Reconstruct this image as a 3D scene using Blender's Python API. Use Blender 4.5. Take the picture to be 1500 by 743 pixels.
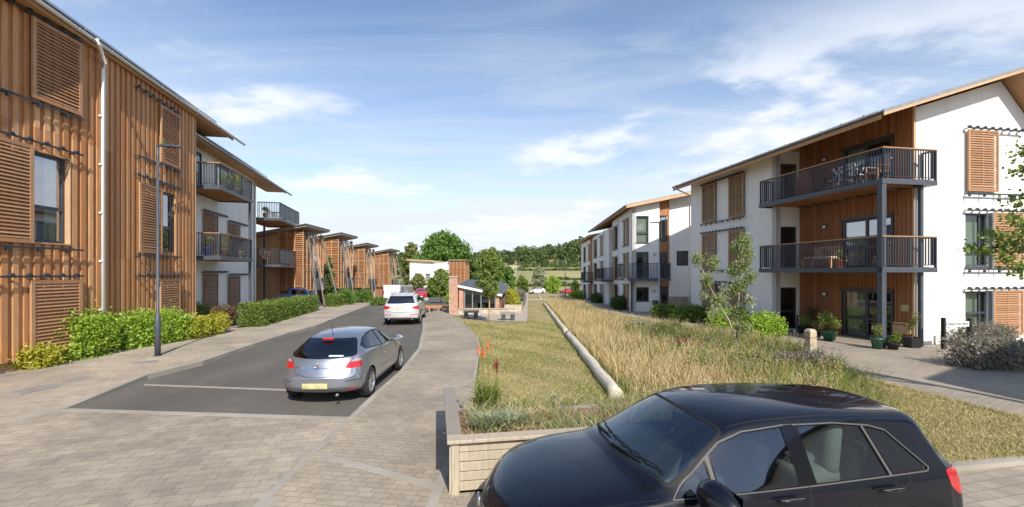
import bpy, bmesh, math, random
import numpy as np
from mathutils import Vector, Matrix
from mathutils.geometry import intersect_point_tri_2d
R = math.radians
rng = np.random.default_rng(7); random.seed(7)
for o in list(bpy.data.objects): bpy.data.objects.remove(o)
SC = bpy.context.scene; C = SC.collection
# ------------------------------------------------------------------ camera, light
CAMH = 2.7; F = 640.0; CX, CY = 750.0, 400.0
cam = bpy.data.cameras.new('camera'); co = bpy.data.objects.new('camera', cam); C.objects.link(co)
co.location = (0, 0, CAMH); co.rotation_euler = (R(90), 0, 0)
cam.sensor_width = 36; cam.lens = 36 * F / 1500; cam.shift_y = 28.5 / 1500
cam.clip_start = .05; cam.clip_end = 6000; SC.camera = co
ELEV = R(39); SX, SY = .328, -.943
S = Vector((SX * math.cos(ELEV), SY * math.cos(ELEV), math.sin(ELEV)))
sun = bpy.data.lights.new('sun', 'SUN'); sun.energy = 4.7; sun.angle = R(.55); sun.color = (1, .925, .81)
so = bpy.data.objects.new('sun', sun); C.objects.link(so); so.rotation_euler = (-S).to_track_quat('-Z', 'Y').to_euler()
SC.view_settings.view_transform = 'Standard'; SC.view_settings.look = 'None'
SC.view_settings.exposure = 0.33; SC.view_settings.gamma = 1
w = bpy.data.worlds.new('World'); SC.world = w; w.use_nodes = True
def sky_world():
    nt = w.node_tree; N = nt.nodes; L = nt.links; N.clear()
    out = N.new('ShaderNodeOutputWorld'); bg = N.new('ShaderNodeBackground'); bg.inputs[1].default_value = .135
    sk = N.new('ShaderNodeTexSky'); sk.sky_type = 'NISHITA'; sk.sun_disc = False
    sk.sun_elevation = ELEV; sk.sun_rotation = math.atan2(SX, SY); sk.air_density = 1.0; sk.dust_density = .35; sk.ozone_density = 2.2
    tc = N.new('ShaderNodeTexCoord'); sp = N.new('ShaderNodeSeparateXYZ'); L.new(tc.outputs['Generated'], sp.inputs[0])
    def M(op, a, b=None, clamp=False):
        m = N.new('ShaderNodeMath'); m.operation = op; m.use_clamp = clamp
        for i, q in enumerate((a, b)):
            if q is None: continue
            if isinstance(q, (int, float)): m.inputs[i].default_value = q
            else: L.new(q, m.inputs[i])
        return m.outputs[0]
    z = M('MAXIMUM', sp.outputs[2], .0); zz = M('ADD', z, .12)
    px = M('DIVIDE', sp.outputs[0], zz); py = M('DIVIDE', sp.outputs[1], zz)
    cb = N.new('ShaderNodeCombineXYZ'); L.new(px, cb.inputs[0]); L.new(py, cb.inputs[1])
    def noise(sc, det, rough, dist, rot=0, stretch=(1, 1, 1), loc=(0, 0, 0)):
        mp = N.new('ShaderNodeMapping'); mp.inputs['Rotation'].default_value[2] = rot; mp.inputs['Scale'].default_value = stretch; mp.inputs['Location'].default_value = loc
        L.new(cb.outputs[0], mp.inputs[0]); n = N.new('ShaderNodeTexNoise'); L.new(mp.outputs[0], n.inputs[0])
        n.inputs['Scale'].default_value = sc; n.inputs['Detail'].default_value = det; n.inputs['Roughness'].default_value = rough; n.inputs['Distortion'].default_value = dist
        return n.outputs[0]
    def ramp(v, a, b):
        r = N.new('ShaderNodeMapRange'); r.interpolation_type = 'SMOOTHSTEP'; L.new(v, r.inputs[0]); r.inputs[1].default_value = a; r.inputs[2].default_value = b
        return r.outputs[0]
    cir = ramp(noise(1.2, 8, .60, .9, R(28), (.4, 1.9, 1)), .40, .82)
    cir2 = ramp(noise(.45, 5, .55, .5, R(-20), (1, 1.5, 1), (3.1, 1, 0)), .38, .70)
    cirrus = M('MULTIPLY', M('MULTIPLY', cir, M('ADD', M('MULTIPLY', cir2, .5), .35)), .66)
    cum = ramp(noise(1.0, 9, .57, .25, 0, (.62, .8, 1), (.75, 2.32, 0)), .50, .60)
    low = M('SUBTRACT', 1.0, ramp(z, .30, .52)); cum = M('MULTIPLY', cum, low)
    # lower white veil
    veil = M('MULTIPLY', M('SUBTRACT', 1.0, ramp(z, .04, .50)), M('ADD', M('MULTIPLY', ramp(noise(.7, 7, .6, .6, R(10), (.5, 1.2, 1), (5, 2, 0)), .34, .60), .68), .40))
    a = M('ADD', cirrus, veil, True)
    mx = N.new('ShaderNodeMix'); mx.data_type = 'RGBA'; L.new(a, mx.inputs[0]); hs = N.new('ShaderNodeHueSaturation'); hs.inputs['Saturation'].default_value = .98; hs.inputs['Value'].default_value = 1.12; L.new(sk.outputs[0], hs.inputs['Color']); L.new(hs.outputs[0], mx.inputs[6]); mx.inputs[7].default_value = (5.1, 5.45, 5.95, 1)
    mx2 = N.new('ShaderNodeMix'); mx2.data_type = 'RGBA'; L.new(M('MULTIPLY', cum, .85), mx2.inputs[0]); L.new(mx.outputs[2], mx2.inputs[6])
    sh = N.new('ShaderNodeMix'); sh.data_type = 'RGBA'; L.new(ramp(noise(2.2, 6, .6, .2, 0, (.7, 1, 1), (.9, 2.0, 0)), .35, .65), sh.inputs[0]); sh.inputs[6].default_value = (5.6, 5.9, 6.4, 1); sh.inputs[7].default_value = (6.6, 6.75, 7.0, 1)
    L.new(sh.outputs[2], mx2.inputs[7])
    L.new(mx2.outputs[2], bg.inputs[0]); L.new(bg.outputs[0], out.inputs[0])
sky_world()
# ------------------------------------------------------------------ terrain height
def sm(t): t = max(0., min(1., t)); return t * t * (3 - 2 * t)
def H(x, y=None):
    if y is None: y = x; x = 0
    if y < 15: return 0.
    if y < 40: return -.015 * (y - 15)
    if y < 130: return -.375 - .03 * (y - 40)
    z = -3.075
    z += 11.5 * sm((y - 140) / 210)
    side = sm((x + 60) / 260) * (1 - .25 * sm((x - 260) / 300))
    z += (5 + 27 * side) * sm((y - 320) / 170)
    return z
def G(u, v, z=0.):
    lo, hi = .5, 600.
    for _ in range(50):
        m = (lo + hi) / 2
        if CAMH - (v - CY) / F * m > H(m) + z: lo = m
        else: hi = m
    return Vector(((u - CX) / F * lo, lo))
def P3(u, v, Y): return Vector(((u - CX) / F * Y, Y, CAMH - (v - CY) / F * Y))
# ------------------------------------------------------------------ object helpers
def tag(o, label=None, cat=None, group=None, kind=None):
    if label: o['label'] = label
    if cat: o['category'] = cat
    if group: o['group'] = group
    if kind: o['kind'] = kind
    return o
def link(name, me, mats, parent=None, smooth=False):
    if not isinstance(mats, (list, tuple)): mats = [mats]
    for m in mats: me.materials.append(m)
    o = bpy.data.objects.new(name, me); C.objects.link(o)
    if parent: o.parent = parent
    if smooth: me.polygons.foreach_set('use_smooth', [True] * len(me.polygons))
    return o
def empty(name, loc=(0, 0, 0), rz=0, label=None, cat=None, group=None):
    o = bpy.data.objects.new(name, None); C.objects.link(o); o.location = loc; o.rotation_euler = (0, 0, rz); o.empty_display_size = .2
    return tag(o, label, cat, group)
def copy_tree(o, parent=None):
    c = o.copy(); C.objects.link(c); c.parent = parent
    for ch in list(o.children): copy_tree(ch, c)
    return c
class MB:
    def __init__(s): s.v = []; s.f = []
    def add(s, vs, fs):
        n = len(s.v); s.v += [tuple(q) for q in vs]; s.f += [tuple(i + n for i in f) for f in fs]; return s
    def box(s, x0, x1, y0, y1, z0, z1, P=None):
        vs = [(x, y, z) for z in (z0, z1) for x, y in ((x0, y0), (x1, y0), (x1, y1), (x0, y1))]
        if P: vs = [P(*q) for q in vs]
        return s.add(vs, [(3, 2, 1, 0), (4, 5, 6, 7), (0, 1, 5, 4), (1, 2, 6, 5), (2, 3, 7, 6), (3, 0, 4, 7)])
    def bar(s, p, q, w_, h_=None, up=(0, 0, 1)):
        p = Vector(p); q = Vector(q); h_ = h_ or w_; d = (q - p).normalized(); up = Vector(up)
        if abs(d.dot(up)) > .99: up = Vector((1, 0, 0))
        a = d.cross(up).normalized() * w_ / 2; b = a.cross(d).normalized() * h_ / 2
        vs = [c + i * a + j * b for c in (p, q) for i, j in ((-1, -1), (1, -1), (1, 1), (-1, 1))]
        return s.add(vs, [(3, 2, 1, 0), (4, 5, 6, 7), (0, 1, 5, 4), (1, 2, 6, 5), (2, 3, 7, 6), (3, 0, 4, 7)])
    def tube(s, pts, rs, n=10, cap=True):
        pts = [Vector(p) for p in pts]
        if isinstance(rs, (int, float)): rs = [rs] * len(pts)
        vs = []; ref = Vector((0, 0, 1)); 
        for i, p in enumerate(pts):
            d = (pts[min(i + 1, len(pts) - 1)] - pts[max(i - 1, 0)]).normalized()
            a = d.cross(ref if abs(d.dot(ref)) < .95 else Vector((1, 0, 0))).normalized(); b = d.cross(a)
            vs += [p + (a * math.cos(t) + b * math.sin(t)) * rs[i] for t in [2 * math.pi * k / n for k in range(n)]]
        fs = [(i * n + k, i * n + (k + 1) % n, (i + 1) * n + (k + 1) % n, (i + 1) * n + k) for i in range(len(pts) - 1) for k in range(n)]
        if cap: fs += [tuple(range(n))[::-1], tuple(range((len(pts) - 1) * n, len(pts) * n))]
        return s.add(vs, fs)
    def lathe(s, prof, n=20, c=(0, 0, 0), axis='z'):
        vs = []
        for r_, h_ in prof:
            for k in range(n):
                t = 2 * math.pi * k / n; a, b = r_ * math.cos(t), r_ * math.sin(t)
                q = (a, b, h_) if axis == 'z' else ((a, h_, b) if axis == 'y' else (h_, a, b))
                vs.append((q[0] + c[0], q[1] + c[1], q[2] + c[2]))
        m = len(prof)
        return s.add(vs, [(i * n + k, i * n + (k + 1) % n, (i + 1) * n + (k + 1) % n, (i + 1) * n + k) for i in range(m - 1) for k in range(n)])
    def prism(s, poly, d0, d1, P):      # poly in (u,z), extruded d0..d1
        n = len(poly)
        vs = [P(u, d0, z) for u, z in poly] + [P(u, d1, z) for u, z in poly]
        return s.add(vs, [tuple(range(n))[::-1], tuple(range(n, 2 * n))] + [(i, (i + 1) % n, n + (i + 1) % n, n + i) for i in range(n)])
    def obj(s, name, m, parent=None, smooth=False, bevel=0):
        me = bpy.data.meshes.new(name); me.from_pydata(s.v, [], s.f); me.validate(); 
        bm = bmesh.new(); bm.from_mesh(me); bmesh.ops.recalc_face_normals(bm, faces=bm.faces); bm.to_mesh(me); bm.free()
        o = link(name, me, m, parent, smooth)
        if bevel:
            b = o.modifiers.new('b', 'BEVEL'); b.width = bevel; b.segments = 2; b.limit_method = 'ANGLE'
        if smooth == 'auto':
            me.polygons.foreach_set('use_smooth', [False] * len(me.polygons))
            me.shade_smooth() if False else None
        return o
def sheet(name, poly, m, dz=0., bands=None, kind='structure', parent=None, step=None):
    """drape a 2D polygon on the terrain"""
    ys = [p[1] for p in poly]; y0, y1 = min(ys), max(ys)
    cuts = sorted({y0, y1} | {c for c in (15, 40, 130) if y0 < c < y1} | ({y0 + i * step for i in range(1, int((y1 - y0) / step) + 1) if y0 + i * step < y1} if step else set()))
    def clip(pl, val, keep_above):
        out = []
        for i in range(len(pl)):
            a, b = pl[i], pl[(i + 1) % len(pl)]
            ia = (a[1] >= val) == keep_above or abs(a[1] - val) < 1e-9; ib = (b[1] >= val) == keep_above or abs(b[1] - val) < 1e-9
            if ia: out.append(a)
            if ia != ib:
                t = (val - a[1]) / (b[1] - a[1]); out.append((a[0] + t * (b[0] - a[0]), val))
        return out
    vs, fs = [], []
    fz = dz if callable(dz) else (lambda x, y: dz)
    pl0 = [(p[0], p[1]) for p in poly]
    if sum(a[0] * b[1] - b[0] * a[1] for a, b in zip(pl0, pl0[1:] + pl0[:1])) < 0: pl0.reverse()
    for a, b in zip(cuts[:-1], cuts[1:]):
        q = clip(clip(pl0, a, True), b, False)
        if len(q) < 3: continue
        n = len(vs); vs += [(x, y, H(x, y) + fz(x, y)) for x, y in q]; fs.append(tuple(range(n, n + len(q))))
    me = bpy.data.meshes.new(name); me.from_pydata(vs, [], fs); me.validate()
    bm = bmesh.new(); bm.from_mesh(me); bmesh.ops.dissolve_degenerate(bm, dist=1e-5, edges=bm.edges); bmesh.ops.triangulate(bm, faces=bm.faces)
    bad = [f for f in bm.faces if f.calc_area() < 1e-6]; bmesh.ops.delete(bm, geom=bad, context='FACES_ONLY')
    for f in bm.faces:
        if f.normal.z < 0: f.normal_flip()
    bm.to_mesh(me); bm.free()
    o = link(name, me, m, parent)
    if kind: o['kind'] = kind
    return o
def ribbon(name, pts, wdt, m, z0, z1, kind='structure', step=.6, side=0):
    """kerb-like strip along a polyline of world xy, top at z1 above terrain (z0 bottom)"""
    out = []
    for a, b in zip(pts[:-1], pts[1:]):
        a = Vector(a[:2]); b = Vector(b[:2]); n = max(1, int((b - a).length / 2.0))
        out += [a + (b - a) * i / n for i in range(n)]
    out.append(Vector(pts[-1][:2]))
    vs = []; f = []
    fz = z1 if callable(z1) else (lambda x, y: z1)
    for i, p in enumerate(out):
        d = (out[min(i + 1, len(out) - 1)] - out[max(i - 1, 0)]).normalized(); n = Vector((d.y, -d.x))
        l_, r_ = p + n * (side - .5) * wdt, p + n * (side + .5) * wdt
        h = H(p.x, p.y); t = fz(p.x, p.y)
        vs += [(l_.x, l_.y, h + z0), (l_.x, l_.y, h + t), (r_.x, r_.y, h + t), (r_.x, r_.y, h + z0)]
        if i: k = 4 * i; f += [(k - 4, k - 3, k + 1, k), (k - 3, k - 2, k + 2, k + 1), (k - 2, k - 1, k + 3, k + 2)]
    f += [(0, 1, 2, 3), tuple(len(vs) - 4 + i for i in range(4))[::-1]]
    o = MB().add(vs, f).obj(name, m)
    if kind: o['kind'] = kind
    return o
# ------------------------------------------------------------------ materials
def hexc(r, g, b): return ((r / 255) ** 2.2, (g / 255) ** 2.2, (b / 255) ** 2.2, 1)
class MT:
    def __init__(s, name, base=(.5, .5, .5), rough=.6, metal=0., **kw):
        s.m = bpy.data.materials.new(name); s.m.use_nodes = True; s.nt = s.m.node_tree; s.N = s.nt.nodes; s.L = s.nt.links
        s.b = s.N['Principled BSDF']; s.b.inputs['Base Color'].default_value = (*base[:3], 1); s.b.inputs['Roughness'].default_value = rough; s.b.inputs['Metallic'].default_value = metal
        for k, v in kw.items(): s.b.inputs[k].default_value = v
        s.base = base; s._co = None
    def co(s, scale=(1, 1, 1), rot=0, kind='Object'):
        t = s.N.new('ShaderNodeTexCoord'); mp = s.N.new('ShaderNodeMapping'); mp.inputs['Scale'].default_value = scale; mp.inputs['Rotation'].default_value[2] = rot
        s.L.new(t.outputs[kind], mp.inputs[0]); return mp.outputs[0]
    def noise(s, scale, det=4, rough=.55, stretch=(1, 1, 1), rot=0):
        n = s.N.new('ShaderNodeTexNoise'); s.L.new(s.co(stretch, rot), n.inputs[0]); n.inputs['Scale'].default_value = scale; n.inputs['Detail'].default_value = det; n.inputs['Roughness'].default_value = rough
        return n.outputs[0]
    def island(s):
        g = s.N.new('ShaderNodeNewGeometry'); return g.outputs['Random Per Island']
    def ramp(s, v, stops):
        r = s.N.new('ShaderNodeValToRGB'); s.L.new(v, r.inputs[0]); e = r.color_ramp.elements
        while len(e) < len(stops): e.new(.5)
        for q, (p, c) in zip(e, stops): q.position = p; q.color = (*c[:3], 1)
        return r.outputs[0]
    def mr(s, v, a, b, c=0., d=1.):
        r = s.N.new('ShaderNodeMapRange'); s.L.new(v, r.inputs[0])
        for i, q in enumerate((a, b, c, d)): r.inputs[i + 1].default_value = q
        return r.outputs[0]
    def mix(s, f, a, b, mode='MIX'):
        m = s.N.new('ShaderNodeMix'); m.data_type = 'RGBA'; m.blend_type = mode
        for i, q in ((0, f), (6, a), (7, b)):
            if isinstance(q, (int, float)): m.inputs[i].default_value = q
            elif isinstance(q, (tuple, list)): m.inputs[i].default_value = (*q[:3], 1)
            else: s.L.new(q, m.inputs[i])
        return m.outputs[2]
    def mul(s, a, b):
        m = s.N.new('ShaderNodeMath'); m.operation = 'MULTIPLY'
        for i, q in enumerate((a, b)):
            if isinstance(q, (int, float)): m.inputs[i].default_value = q
            else: s.L.new(q, m.inputs[i])
        return m.outputs[0]
    def col(s, v): s.L.new(v, s.b.inputs['Base Color']); return s
    def bump(s, v, st=.3, d=.01):
        b = s.N.new('ShaderNodeBump'); b.inputs['Strength'].default_value = st; b.inputs['Distance'].default_value = d; s.L.new(v, b.inputs['Height']); s.L.new(b.outputs[0], s.b.inputs['Normal']); return s
    def vary(s, scale, amt=.25, det=5, bump=0., bd=.01, stretch=(1, 1, 1)):
        n = s.noise(scale, det, .6, stretch); c = s.base
        s.col(s.ramp(n, [(.25, tuple(x * (1 - amt) for x in c[:3])), (.75, tuple(min(1, x * (1 + amt)) for x in c[:3]))]))
        if bump: s.bump(n, bump, bd)
        return s
MAT = {}
def mk(name, *a, **k): m = MT(name, *a, **k); MAT[name] = m.m; return m
def leafmat(name, c1, c2, c3, rough=.55, trans=.3, tt=(1.6, 1.7, .8)):
    m = mk(name, c1, rough); c = m.ramp(m.island(), [(0, c1), (.5, c2), (1, c3)])
    m.col(c); tr = m.N.new('ShaderNodeBsdfTranslucent'); m.L.new(m.mix(1., c, tt, 'MULTIPLY'), tr.inputs[0])
    ms = m.N.new('ShaderNodeMixShader'); ms.inputs[0].default_value = trans; m.L.new(m.b.outputs[0], ms.inputs[1]); m.L.new(tr.outputs[0], ms.inputs[2])
    m.L.new(ms.outputs[0], m.N['Material Output'].inputs[0]); return m
def woodmat(name, c1, c2, c3, sc=1.0):
    m = mk(name, c1, .62); isl = m.ramp(m.island(), [(0, c1), (.35, c2), (.7, c3), (1, c2)])
    g = m.noise(9, 6, .7, (3, 3, .25)); st = m.noise(.9, 5, .6, (1, 1, .6))
    c = m.mix(1., isl, m.ramp(g, [(.2, (.62, .6, .58)), (.8, (1.25, 1.22, 1.2))]), 'MULTIPLY')
    c = m.mix(m.mr(st, .52, .85, 0, .5), c, (.27, .20, .135)); m.col(c); m.bump(g, .25, .004); return m
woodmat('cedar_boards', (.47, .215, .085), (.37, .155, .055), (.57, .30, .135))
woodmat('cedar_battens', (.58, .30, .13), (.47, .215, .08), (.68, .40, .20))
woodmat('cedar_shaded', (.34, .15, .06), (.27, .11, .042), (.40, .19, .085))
woodmat('louvre_wood', (.46, .25, .12), (.37, .19, .09), (.56, .33, .18))
woodmat('dark_louvre', (.25, .12, .06), (.19, .09, .045), (.30, .15, .08))
woodmat('pale_louvre', (.42, .27, .15), (.36, .22, .11), (.5, .33, .19))
woodmat('pale_cladding', (.56, .36, .21), (.50, .31, .17), (.62, .42, .26))
woodmat('soffit_wood', (.48, .27, .12), (.42, .23, .10), (.54, .31, .14))
woodmat('sleeper_wood', (.52, .45, .35), (.44, .38, .29), (.60, .53, .42))
m = woodmat('grey_timber', (.33, .29, .24), (.28, .25, .21), (.38, .34, .28))
woodmat('bark', (.13, .10, .07), (.11, .085, .06), (.15, .12, .085))
m = mk('white_render', (.83, .82, .79), .85); n = m.noise(1.2, 6, .65, (1, 1, .4)); sk_ = m.noise(1.6, 6, .7, (2.2, 2.2, .12)); m.col(m.mix(m.mr(sk_, .56, .8, 0, .35), m.ramp(n, [(.2, (.73, .72, .69)), (.6, (.85, .84, .81))]), (.52, .51, .47))); m.bump(m.noise(160, 2), .15, .002)
m = mk('slate', (.085, .09, .10), .55); br = m.N.new('ShaderNodeTexBrick'); m.L.new(m.co(), br.inputs[0]); br.inputs['Scale'].default_value = 1; br.inputs['Brick Width'].default_value = .3; br.inputs['Row Height'].default_value = .22; br.inputs['Mortar Size'].default_value = .006; br.inputs[1].default_value = (.10, .105, .115, 1); br.inputs[2].default_value = (.065, .07, .08, 1); br.inputs[3].default_value = (.03, .03, .035, 1); m.col(br.outputs[0]); m.bump(br.outputs[0], .3, .01)
mk('solar_panel', (.012, .014, .03), .12)
mk('white_plastic', (.8, .8, .79), .35); mk('anthracite', (.055, .062, .075), .4).vary(3, .15)
mk('galvanised', (.30, .32, .34), .45, .4).vary(4, .15); mk('post_grey', (.065, .075, .095), .45).vary(5, .2)
mk('prop_grey', (.17, .165, .16), .7).vary(3, .2); mk('rail_steel', (.035, .042, .055), .5, .1)
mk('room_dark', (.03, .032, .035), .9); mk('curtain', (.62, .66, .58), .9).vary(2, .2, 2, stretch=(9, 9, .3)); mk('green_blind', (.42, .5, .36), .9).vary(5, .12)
def glassmat(name, t=.6, tint=(.35, .42, .45), top=.8):
    m = mk(name, (.02, .025, .03), .03); b = m.b; tr = m.N.new('ShaderNodeBsdfTransparent'); tr.inputs[0].default_value = (*tint, 1)
    gl = m.N.new('ShaderNodeBsdfGlossy'); gl.inputs['Roughness'].default_value = .02; gl.inputs['Color'].default_value = (.9, .93, 1, 1)
    lw = m.N.new('ShaderNodeFresnel'); lw.inputs[0].default_value = 1.75
    ms = m.N.new('ShaderNodeMixShader'); m.L.new(m.mr(lw.outputs[0], 0, 1, 1 - t, top), ms.inputs[0]); m.L.new(tr.outputs[0], ms.inputs[1]); m.L.new(gl.outputs[0], ms.inputs[2]); m.L.new(ms.outputs[0], m.N['Material Output'].inputs[0])
glassmat('window_glass', .92, (.62, .68, .66), .42); glassmat('car_glass', .90, (.80, .93, .90)); glassmat('side_glass', .93, (.50, .58, .56)); glassmat('dark_glass', .93, (.16, .19, .21)); glassmat('screen_glass', .93, (.22, .28, .31))
def paver(name, c1, c2, c3, w_, h_, rot, mort=.010, stain=.35, mc=(.16, .145, .125)):
    m = mk(name, c1, .85); v = m.co((1, 1, 1), rot); cols = []
    def brick(w2, h2, off, a, b):
        br = m.N.new('ShaderNodeTexBrick'); m.L.new(v, br.inputs[0]); br.inputs['Scale'].default_value = 1; br.inputs['Brick Width'].default_value = w2; br.inputs['Row Height'].default_value = h2
        br.inputs['Mortar Size'].default_value = mort / 2; br.inputs['Mortar Smooth'].default_value = .3; br.offset = off; br.inputs[1].default_value = (*a, 1); br.inputs[2].default_value = (*b, 1); br.inputs[3].default_value = (*mc, 1); br.inputs['Bias'].default_value = 0
        return br
    b1 = brick(w_, h_, .37, c1, c2); b2 = brick(w_, h_, .37, c3, c1); b2.inputs[3].default_value = (*mc, 1)
    big = m.noise(.5, 4, .6); fine = m.noise(60, 3, .6); med = m.noise(3.2, 6, .7)
    c = m.mix(m.mr(med, .4, .62), b1.outputs[0], b2.outputs[0])
    c = m.mix(1., c, m.ramp(big, [(.3, (1 - stain, 1 - stain, 1 - stain)), (.7, (1.12, 1.1, 1.07))]), 'MULTIPLY')
    c = m.mix(1., c, m.ramp(fine, [(.2, (.82, .82, .82)), (.8, (1.12, 1.12, 1.12))]), 'MULTIPLY'); 
    c = m.mix(m.mr(m.noise(7, 5, .75), .64, .78, 0, .4), c, (.15, .13, .10)); m.col(c)
    m.bump(b1.outputs[1], -.35, .008); return m
A1 = math.atan2(.172, .985)
paver('paver_crossing', (.395, .34, .27), (.30, .26, .215), (.45, .39, .315), .30, .175, -A1 + R(90) * 0 - R(4), .009, .42)
paver('paver_path', (.375, .32, .25), (.315, .265, .205), (.425, .365, .29), .20, .115, R(8), .009)
paver('paver_pavement', (.43, .37, .30), (.37, .315, .25), (.48, .415, .335), .20, .12, R(5), .007)
paver('paver_forecourt', (.34, .29, .23), (.29, .245, .195), (.38, .325, .26), .24, .13, R(-30), .008, .2)
m = mk('granite', (.52, .50, .46), .8); m.col(m.mix(m.mr(m.noise(.9, 3), .4, .7), m.ramp(m.noise(90, 3), [(.3, (.30, .275, .235)), (.7, (.43, .395, .34))]), (.28, .25, .21))); m.bump(m.noise(90, 2), .2, .003)
m = mk('asphalt', (.075, .072, .068), .88); c = m.ramp(m.noise(140, 3, .7), [(.3, (.080, .076, .068)), (.72, (.150, .142, .128))]); c = m.mix(1., c, m.ramp(m.noise(.35, 5, .6, (1.6, .5, 1)), [(.3, (.74, .73, .72)), (.7, (1.22, 1.19, 1.15))]), 'MULTIPLY'); c = m.mix(m.mr(m.noise(.8, 6, .7, (2.5, .22, 1)), .55, .75, 0, .35), c, (.05, .047, .043)); c = m.mix(m.mr(m.noise(2.2, 4, .6), .68, .74, 0, .5), c, (.035, .033, .03)); m.col(c); m.bump(m.noise(140, 2), .5, .004)
mk('road_joint', (.33, .29, .25), .85).vary(8, .2)
m = mk('dry_lawn', (.30, .26, .11), .95); c = m.ramp(m.noise(1.1, 8, .68), [(.32, (.17, .18, .06)), (.5, (.34, .27, .125)), (.68, (.44, .35, .18))]); c = m.mix(1., c, m.ramp(m.noise(45, 3, .7), [(.2, (.6, .6, .6)), (.8, (1.3, 1.3, 1.3))]), 'MULTIPLY'); m.col(c); m.bump(m.noise(60, 3), .6, .03)
m = mk('terrain', (.2, .2, .08), .95); c = m.ramp(m.noise(.03, 9, .68, (.6, 2.0, 1)), [(.3, (.135, .16, .055)), (.52, (.30, .28, .115)), (.7, (.42, .345, .175))]); c = m.mix(1., c, m.ramp(m.noise(1.3, 5, .7), [(.25, (.7, .72, .7)), (.75, (1.2, 1.2, 1.15))]), 'MULTIPLY'); m.col(c)
mk('soil', (.22, .125, .08), .95).vary(14, .4, 6, .8, .03); mk('mown_track', (.50, .42, .28), .95).vary(3, .2)
mk('grey_slab', (.25, .235, .215), .85).vary(3, .15); mk('pale_slab', (.40, .35, .29), .85).vary(2.5, .16, 6); 
m = mk('log_wood', (.66, .60, .50), .8); c = m.ramp(m.noise(5, 6, .7, (4, .4, 4)), [(.25, (.36, .31, .24)), (.5, (.62, .56, .46)), (.8, (.76, .70, .60))]); c = m.mix(m.mr(m.noise(16, 6, .75, (5, .25, 5)), .57, .66, 0, .75), c, (.20, .165, .125)); c = m.mix(m.mr(m.noise(2.2, 4, .6), .55, .75, 0, .5), c, (.34, .33, .22)); m.col(c); m.bump(m.noise(12, 5, .7, (4, .3, 4)), .5, .01)
def brickmat(name, a, b, mc, w_=.225, h_=.075):
    m = mk(name, a, .85); t = m.N.new('ShaderNodeTexCoord'); sp = m.N.new('ShaderNodeSeparateXYZ'); m.L.new(t.outputs['Object'], sp.inputs[0]); ad = m.N.new('ShaderNodeMath'); m.L.new(sp.outputs[0], ad.inputs[0]); m.L.new(sp.outputs[1], ad.inputs[1]); cb = m.N.new('ShaderNodeCombineXYZ'); m.L.new(ad.outputs[0], cb.inputs[0]); m.L.new(sp.outputs[2], cb.inputs[1])
    br = m.N.new('ShaderNodeTexBrick'); m.L.new(cb.outputs[0], br.inputs[0]); br.inputs['Scale'].default_value = 1; br.inputs['Brick Width'].default_value = w_; br.inputs['Row Height'].default_value = h_; br.inputs['Mortar Size'].default_value = .008; br.inputs[1].default_value = (*a, 1); br.inputs[2].default_value = (*b, 1); br.inputs[3].default_value = (*mc, 1)
    m.col(m.mix(1., br.outputs[0], m.ramp(m.noise(4, 5), [(.3, (.75, .75, .75)), (.7, (1.2, 1.2, 1.2))]), 'MULTIPLY')); m.bump(br.outputs[1], -.4, .01)
brickmat('red_brick', (.40, .17, .11), (.50, .25, .16), (.5, .45, .38)); brickmat('rubble_stone', (.55, .48, .38), (.42, .36, .28), (.35, .30, .24), .34, .13)
# leaves
leafmat('leaf_bright', (.20, .31, .035), (.29, .42, .055), (.42, .52, .09), .5, .4)
leafmat('leaf_yellow', (.30, .31, .035), (.40, .39, .05), (.50, .47, .08), .5, .4)
leafmat('leaf_hedge', (.085, .145, .025), (.14, .215, .035), (.23, .29, .055))
leafmat('leaf_dark', (.04, .08, .02), (.06, .11, .025), (.09, .15, .035))
leafmat('leaf_tree', (.07, .14, .025), (.11, .21, .035), (.17, .28, .05))
leafmat('leaf_olive', (.13, .16, .05), (.20, .22, .07), (.29, .29, .10))
leafmat('leaf_silver', (.20, .23, .14), (.30, .33, .21), (.42, .43, .29))
leafmat('leaf_sapling', (.13, .19, .04), (.19, .26, .055), (.27, .33, .08))
leafmat('leaf_brown', (.11, .065, .03), (.16, .10, .05), (.22, .16, .07))
leafmat('lavender', (.17, .18, .12), (.24, .19, .24), (.20, .22, .13))
leafmat('flower_pink', (.75, .45, .5), (.8, .55, .55), (.7, .5, .5)); leafmat('flower_orange', (.8, .16, .04), (.85, .25, .06), (.7, .12, .04)); leafmat('flower_red', (.25, .02, .03), (.35, .03, .04), (.2, .02, .03))
leafmat('meadow_grass', (.64, .50, .27), (.46, .35, .16), (.76, .64, .42), .7, .3, (1.2, 1.08, .8)); leafmat('meadow_olive', (.26, .27, .09), (.18, .22, .06), (.38, .34, .14), .7, .3, (1.3, 1.3, .8)); leafmat('meadow_green', (.12, .18, .035), (.20, .25, .05), (.28, .30, .075), .7, .35)
leafmat('meadow_dock', (.28, .10, .05), (.34, .15, .08), (.22, .12, .06), .8, .2); leafmat('lawn_blade', (.46, .38, .18), (.33, .31, .12), (.58, .48, .27), .7, .25, (1.2, 1.12, .8)); leafmat('lawn_green', (.17, .21, .055), (.24, .26, .075), (.13, .18, .045), .7, .25, (1.3, 1.3, .8))
leafmat('wood_far', (.045, .075, .022), (.07, .11, .03), (.105, .145, .042), .8, .15)
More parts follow.
